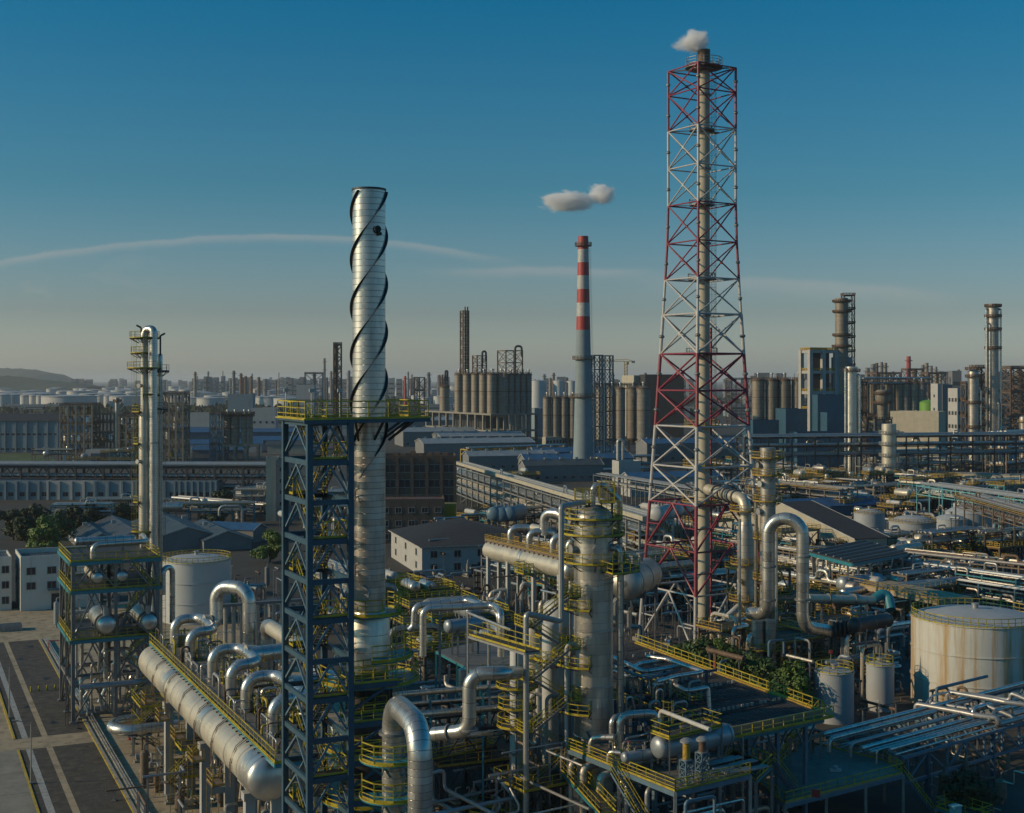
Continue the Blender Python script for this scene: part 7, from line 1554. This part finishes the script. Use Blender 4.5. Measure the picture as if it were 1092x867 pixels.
# flat pale halls far away
def far_block(px,Y,w_,h,mat,label,group,d=30,proto={}):
    if mat not in proto:
        t=T('far_building',label,'building',(0,0,0),0,group=group); m=t.part('wall',mat); m.box(0,0,0,1,1,1); m2=t.part('roof','far_grey'); m2.box(0,0,1,1.01,1.01,.04); 
        for k in range(3): t.part('window_band','glass').box(0,-.502,.18+k*.26,.9,.004,.09)
        o=t.done(); proto[mat]=o
    else: o=dup(proto[mat],(0,0,0))
    o.location=GX(px,Y); o.scale=(w_,d,h); o['label']=label; o['group']=group; return o
for i in range(46):
    px=rg.uniform(-10,1100);Y=rg.uniform(1700,3200); far_block(px,Y,rg.uniform(30,110),rg.uniform(8,16),rg.choice(['far_white','wall_bluegrey','far_grey','wall_cream']),'flat low works hall in the hazy far distance','flat halls of the far distance',rg.uniform(20,60))
def far_stack(px,Y,z,r,mat,label,group):
    t,m=one('far_stack',label,'stack',mat,GX(px,Y),group=group); m.lathe([(r*1.15,0),(r*1.1,z*.4),(r*.9,z)],seg=10); 
    for k in (.55,.75,.92): m.ring(0,0,z*k,z*k+1.2,r*.9,r*1.6,n=10)
    t.done(True)
# skyline of city and plants: each tower, stack and frame its own thing
def skyline(x0,x1,n,Y0,Y1,pmin,pmax,wmin,wmax,lab,grp):
    for i in range(n):
        px=rg.uniform(x0,x1);Y=rg.uniform(Y0,Y1); py=rg.uniform(pmin,pmax); far_block(px,Y,rg.uniform(wmin,wmax),max(8,ZA(py,Y)),rg.choice(['wall_bluegrey','far_grey','far_grey','wall_grey','wall_grey']),lab,grp,rg.uniform(15,30))
skyline(60,220,30,5200,8200,404,407.5,12,30,'tiny hazy building on the left horizon','hazy buildings on the left horizon')
skyline(205,262,26,3600,4600,402,408.5,6,16,'hazy dark block of the far plant left of the chimney','far plant left of the chimney')
skyline(255,480,92,3200,6500,402.5,408.5,5,17,'hazy tower block on the skyline behind the spiral chimney','skyline behind the spiral chimney')
skyline(540,800,40,2600,5200,401,410,10,34,'hazy block on the skyline behind the flare tower','skyline behind the flare tower')
skyline(790,1095,60,1500,3000,397,425,10,34,'grey block among the far works at the right','far works at the right')
for i,(px,Y,py,r,mat) in enumerate(((257,2700,398,3.2,'rust_steel'),(262,2750,401,3,'wall_brick'),(268,2700,401,3,'rust_steel'),(276,2650,402,3,'rust_steel'),(283,2800,404,4,'far_grey'),(222,3800,396,3,'far_grey'),(259,2700,403,2,'signal_red'),(346,2500,382,2.5,'far_grey'),(432,2100,401,2,'signal_red'),(372,2600,395,3,'far_grey'),(457,2200,397,3,'far_grey'))):
    far_stack(px,Y,ZA(py,Y),r,mat,'thin far chimney stack on the left skyline','stacks on the left skyline')
for i,(px,py) in enumerate(((931,388),(935,387),(940,386),(944,387),(969,380),(984,389),(988,387),(993,390),(998,391),(1010,400),(1022,394),(1072,392),(1080,390),(1086,393),(925,392),(952,396),(975,393),(1003,398),(1015,400),(1090,396))):
    Y=1700+37*i%500; far_stack(px,Y,ZA(py,Y),rg.uniform(2,3.6),'signal_red' if px==969 else rg.choice(['far_grey','silo_metal','rust_steel']),'thin far column of the works at the right skyline','columns of the right skyline')
for i,(px,Y,py,w_,nz) in enumerate(((356,900,367,5,9),(325,1650,398,22,3),(1078,900,392,14,7),(1090,950,400,14,6),(968,1500,394,18,5),(935,1400,398,26,5),(990,1450,398,20,5),(442,1300,402,10,4),(780,1500,404,24,3))):
    g=GX(px,Y); h=ZA(py,Y); frame('open steel frame on the skyline, %s'%('slim one left of the spiral chimney','boxy one behind the blue stair tower','crowded one right of the tall columns','last one at the right edge','one near the striped far stack','one above the grey silos','one above the green tank','one left of the silo frame','one right of the flare tower')[i],(g.x,g.y),.1,[0,w_/2,w_],[0,w_],[h*(k+1)/nz for k in range(nz)],'rust_steel' if i not in(1,) else 'far_grey','grating','rust_steel',brace='x',post=1.0,beam=.9,rw=.3,decks=list(range(0,nz,2)))
g=GX(346,910); pipe('slim dark flue inside the slim frame left of the spiral chimney',[GX(358,905),GX(358,905)+V((0,0,ZA(366,905)))],1.0,None,'rust_steel',seg=8)
g=GX(316,1640); building('pale louvred hall behind the top of the blue stair tower',g,.05,22,20,ZA(411,1640),'wall_white','flat','roof_grey',rows=1,cols=(3,0),faces=(0,),win=(3,10)); 
for i in range(64):
    px=rg.choice([rg.uniform(205,300),rg.uniform(300,480),rg.uniform(540,700),rg.uniform(790,1092)]); Y=rg.uniform(2000,4500); far_stack(px,Y,max(20,ZA(rg.uniform(395,407),Y)),rg.uniform(1.2,3.2),rg.choice(['far_grey','dark_steel','rust_steel','silo_metal','far_grey']),'thin hazy stack or column standing in the far works','thin stacks of the far works')
# hills
def hill(label,pts,Y,mat='hill_green',depth=900,name='hill'):
    m=MB(); n=len(pts); rows=7; rgh=random.Random(4); vs=[]
    for j in range(rows):
        v=j/(rows-1); s_=sin(pi*min(1,v*1.0))
        for px,py in pts:
            p=P(px,py,Y); vs.append((p.x,Y+depth*(v-.5),max(-1,(p.z)*s_*(1+.08*noise.noise(V((px*.2,v*4,0)))))-.5))
    fs=[(j*n+i,j*n+i+1,(j+1)*n+i+1,(j+1)*n+i) for j in range(rows-1) for i in range(n-1)]
    m.add(vs,fs); struct(name,m,mat,'structure',label=label)
def interp(pts,st=2):
    out=[];
    for (a,b),(c,d) in zip(pts,pts[1:]):
        k=max(1,int(abs(c-a)/st)); out+=[(a+(c-a)*i/k,b+(d-b)*i/k+noise.noise(V(((a+(c-a)*i/k)*.25,Y_*.01,0)))*.5) for i in range(k)]
    out.append(pts[-1]); return out
Y_=5200; hill('dark wooded ridge in front of the pale hill',interp([(-60,400),(-30,398),(0,401),(8,400.5),(20,401.5),(35,403.5),(55,406),(80,408),(100,412)]),5200)
Y_=9000; hill('pale rounded hill at the far left',interp([(-120,398),(-40,394),(0,392.5),(20,393),(40,394.5),(55,398),(66,404),(72,408)]),9000,depth=1500)
Y_=6500; hill('small rounded hill behind the left skyline',interp([(288,408),(294,404.5),(300,403),(308,402.5),(318,404),(326,408)]),6500,depth=600)
Y_=7000; hill('low wooded rise at the right horizon',interp([(1050,407),(1070,400),(1085,397),(1110,398),(1150,400)]),3600,depth=600)
# far wooded belts that read as one mass
mm=MB(); rgf=random.Random(9)
for i in range(2600):
    px=rgf.uniform(-20,1110);Y=rgf.choice([1900,2100,2700,3300])+rgf.uniform(-60,60); p=GX(px,Y); s_=rgf.uniform(4,9)
    for k in range(3):
        q=p+V((rgf.uniform(-s_,s_),rgf.uniform(-s_,s_),rgf.uniform(1,s_*1.2))); a=rgf.uniform(0,6); e=V((cos(a),sin(a)*.4,rgf.uniform(-.3,.3)))*s_*.5; f_=V((-.2*sin(a),cos(a)*.3,1)).normalized()*s_*.5
        mm.add([tuple(q+e),tuple(q+f_),tuple(q-e),tuple(q-f_)],[(0,1,2,3)])
struct('far_woods',mm,'forest_green','stuff',label='dark belts of far trees between the plant and the horizon')
# ================================================================= sky, sun, haze, camera
SUN_EL=21.0; sd=V((-.985,-.17,0)).normalized()   # where the sun stands
w=bpy.data.worlds.new('World'); S.world=w; w.use_nodes=True
n=w.node_tree.nodes; l=w.node_tree.links; bg=n['Background']
sky=n.new('ShaderNodeTexSky'); sky.sky_type='NISHITA'; sky.sun_disc=False; sky.sun_elevation=R(SUN_EL); sky.sun_rotation=math.atan2(sd.x,sd.y); sky.altitude=50
sky.air_density=1.0; sky.dust_density=1.2; sky.ozone_density=2.2
def M(op,a,b=None,c=None):
    x=n.new('ShaderNodeMath'); x.operation=op
    for i,v in enumerate((a,b,c)):
        if v is None: continue
        if hasattr(v,'links'): l.new(v,x.inputs[i])
        else: x.inputs[i].default_value=v
    return x.outputs[0]
tc=n.new('ShaderNodeTexCoord'); sp_=n.new('ShaderNodeSeparateXYZ'); l.new(tc.outputs['Generated'],sp_.inputs[0])
X,Yc_,Z=sp_.outputs
# colour of the air: deeper teal blue higher up, paler and greyer towards the horizon
rp=n.new('ShaderNodeValToRGB'); e=rp.color_ramp.elements
e[0].position=0; e[0].color=(1.95,2.1,2.45,1); e[1].position=.30; e[1].color=(.02,.95,1.28,1)
for p_,c_ in ((.05,(1.06,1.18,1.34,1)),(.14,(.44,1.02,1.16,1))):
    k=e.new(p_); k.color=c_
l.new(M('MAXIMUM',Z,0.0),rp.inputs['Fac'])
mu=n.new('ShaderNodeMix'); mu.data_type='RGBA'; mu.blend_type='MULTIPLY'; mu.inputs['Factor'].default_value=1; l.new(sky.outputs['Color'],mu.inputs['A']); l.new(rp.outputs['Color'],mu.inputs['B'])
# thin cirrus arcs and faint low cumulus, by direction
ym=M('MAXIMUM',Yc_,.05); U=M('DIVIDE',X,ym); W=M('DIVIDE',Z,ym)
cv=n.new('ShaderNodeCombineXYZ'); l.new(U,cv.inputs[0]); l.new(W,cv.inputs[1])
def nz(sx,sy,det=6,off=0):
    mp=n.new('ShaderNodeMapping'); mp.inputs['Scale'].default_value=(sx,sy,1); mp.inputs['Location'].default_value=(off,off*.3,0); l.new(cv.outputs[0],mp.inputs['Vector']); t=n.new('ShaderNodeTexNoise'); t.inputs['Scale'].default_value=1; t.inputs['Detail'].default_value=det; t.inputs['Roughness'].default_value=.6; l.new(mp.outputs['Vector'],t.inputs['Vector']); return t.outputs['Fac']
wob=M('MULTIPLY',M('SUBTRACT',nz(9,9,4),.5),.012)
def arc(uc,vc,curv,w_up,w_dn,u0,u1,amp):
    du=M('SUBTRACT',U,uc); f=M('ADD',M('SUBTRACT',vc,M('MULTIPLY',M('MULTIPLY',du,du),curv)),wob); d_=M('SUBTRACT',W,f)
    up=M('EXPONENT',M('MULTIPLY',M('POWER',M('DIVIDE',M('MAXIMUM',d_,0.0),w_up),2.0),-1.0)); dn=M('EXPONENT',M('MULTIPLY',M('POWER',M('DIVIDE',M('MAXIMUM',M('MULTIPLY',d_,-1.0),0.0),w_dn),2.0),-1.0))
    mr=n.new('ShaderNodeMapRange'); mr.interpolation_type='SMOOTHSTEP'; l.new(U,mr.inputs['Value']); mr.inputs['From Min'].default_value=u0-.03; mr.inputs['From Max'].default_value=u0+.07
    mr2=n.new('ShaderNodeMapRange'); mr2.interpolation_type='SMOOTHSTEP'; l.new(U,mr2.inputs['Value']); mr2.inputs['From Min'].default_value=u1-.08; mr2.inputs['From Max'].default_value=u1; mr2.inputs['To Min'].default_value=1; mr2.inputs['To Max'].default_value=0
    k=M('MULTIPLY',M('MULTIPLY',up,dn),M('MULTIPLY',mr.outputs[0],mr2.outputs[0])); return M('MULTIPLY',M('MULTIPLY',k,M('ADD',.35,nz(14,60,7,uc))),amp)
c1_=arc(-.19,.1095,.52,.0015,.0038,-.52,.02,.30); c2_=arc(.0,.084,.25,.002,.005,-.06,.14,.28); c3_=arc(.16,.076,.42,.003,.009,.10,.36,.24)
mr=n.new('ShaderNodeMapRange'); l.new(nz(16,30,8,3.0),mr.inputs['Value']); mr.inputs['From Min'].default_value=.52; mr.inputs['From Max'].default_value=.72
ml=n.new('ShaderNodeMapRange'); ml.interpolation_type='SMOOTHSTEP'; l.new(U,ml.inputs['Value']); ml.inputs['From Min'].default_value=-.22; ml.inputs['From Max'].default_value=-.40
mv=M('EXPONENT',M('MULTIPLY',M('POWER',M('DIVIDE',M('SUBTRACT',W,.072),.022),2.0),-1.0))
c4_=M('MULTIPLY',M('MULTIPLY',mr.outputs[0],ml.outputs[0]),M('MULTIPLY',mv,.42))
al_=M('MINIMUM',M('ADD',M('ADD',c1_,c2_),M('ADD',c3_,c4_)),.6)
mc_=n.new('ShaderNodeMix'); mc_.data_type='RGBA'; l.new(al_,mc_.inputs['Factor']); l.new(mu.outputs['Result'],mc_.inputs['A']); mc_.inputs['B'].default_value=(7.5,6.8,6.2,1)
l.new(mc_.outputs['Result'],bg.inputs['Color']); bg.inputs['Strength'].default_value=.109
su=bpy.data.lights.new('sun','SUN'); su.energy=5.0; su.angle=R(.6); su.color=(1,.74,.45)
so_=bpy.data.objects.new('sun',su); COL.objects.link(so_)
d=V((sd.x*cos(R(SUN_EL)),sd.y*cos(R(SUN_EL)),sin(R(SUN_EL)))); so_.rotation_euler=d.to_track_quat('Z','Y').to_euler()
m=MB(); m.box(0,14000,-1,52000,36000,149)
hm=bpy.data.materials.new('haze'); hm.use_nodes=True; hn=hm.node_tree.nodes; hl=hm.node_tree.links; hn.clear()
ho=hn.new('ShaderNodeOutputMaterial'); hv=hn.new('ShaderNodeVolumePrincipled'); hv.inputs['Density'].default_value=.000055; hv.inputs['Color'].default_value=(.96,.985,1.0,1); hv.inputs['Anisotropy'].default_value=.2
hl.new(hv.outputs[0],ho.inputs['Volume']); MATS['haze']=hm
HAZE=True
if HAZE: struct('haze',m,'haze','stuff')
cd=bpy.data.cameras.new('camera'); cam=bpy.data.objects.new('camera',cd); COL.objects.link(cam); S.camera=cam
cam.location=(0,0,H); cam.rotation_euler=(R(90),0,0); cd.sensor_fit='HORIZONTAL'; cd.sensor_width=36; cd.lens=36*F/1092; cd.shift_y=-(433.5-HY)/1092; cd.clip_start=1; cd.clip_end=60000
S.view_settings.view_transform='Standard'; S.view_settings.look='None'; S.view_settings.exposure=-.82; S.view_settings.gamma=1
S.cycles.use_denoising=True
S.cycles.max_bounces=11; S.cycles.volume_bounces=9; S.cycles.diffuse_bounces=1; S.cycles.glossy_bounces=3; S.cycles.transmission_bounces=2; S.cycles.caustics_reflective=False; S.cycles.caustics_refractive=False
S.cycles.use_adaptive_sampling=True; S.cycles.adaptive_threshold=.02
finish_pipes()
finish_auto()
for o in bpy.data.objects:
    k=o.get('label')
    if k and (len(k.split())>16 or len(k.split())<4): print('LABEL',o.name,k)
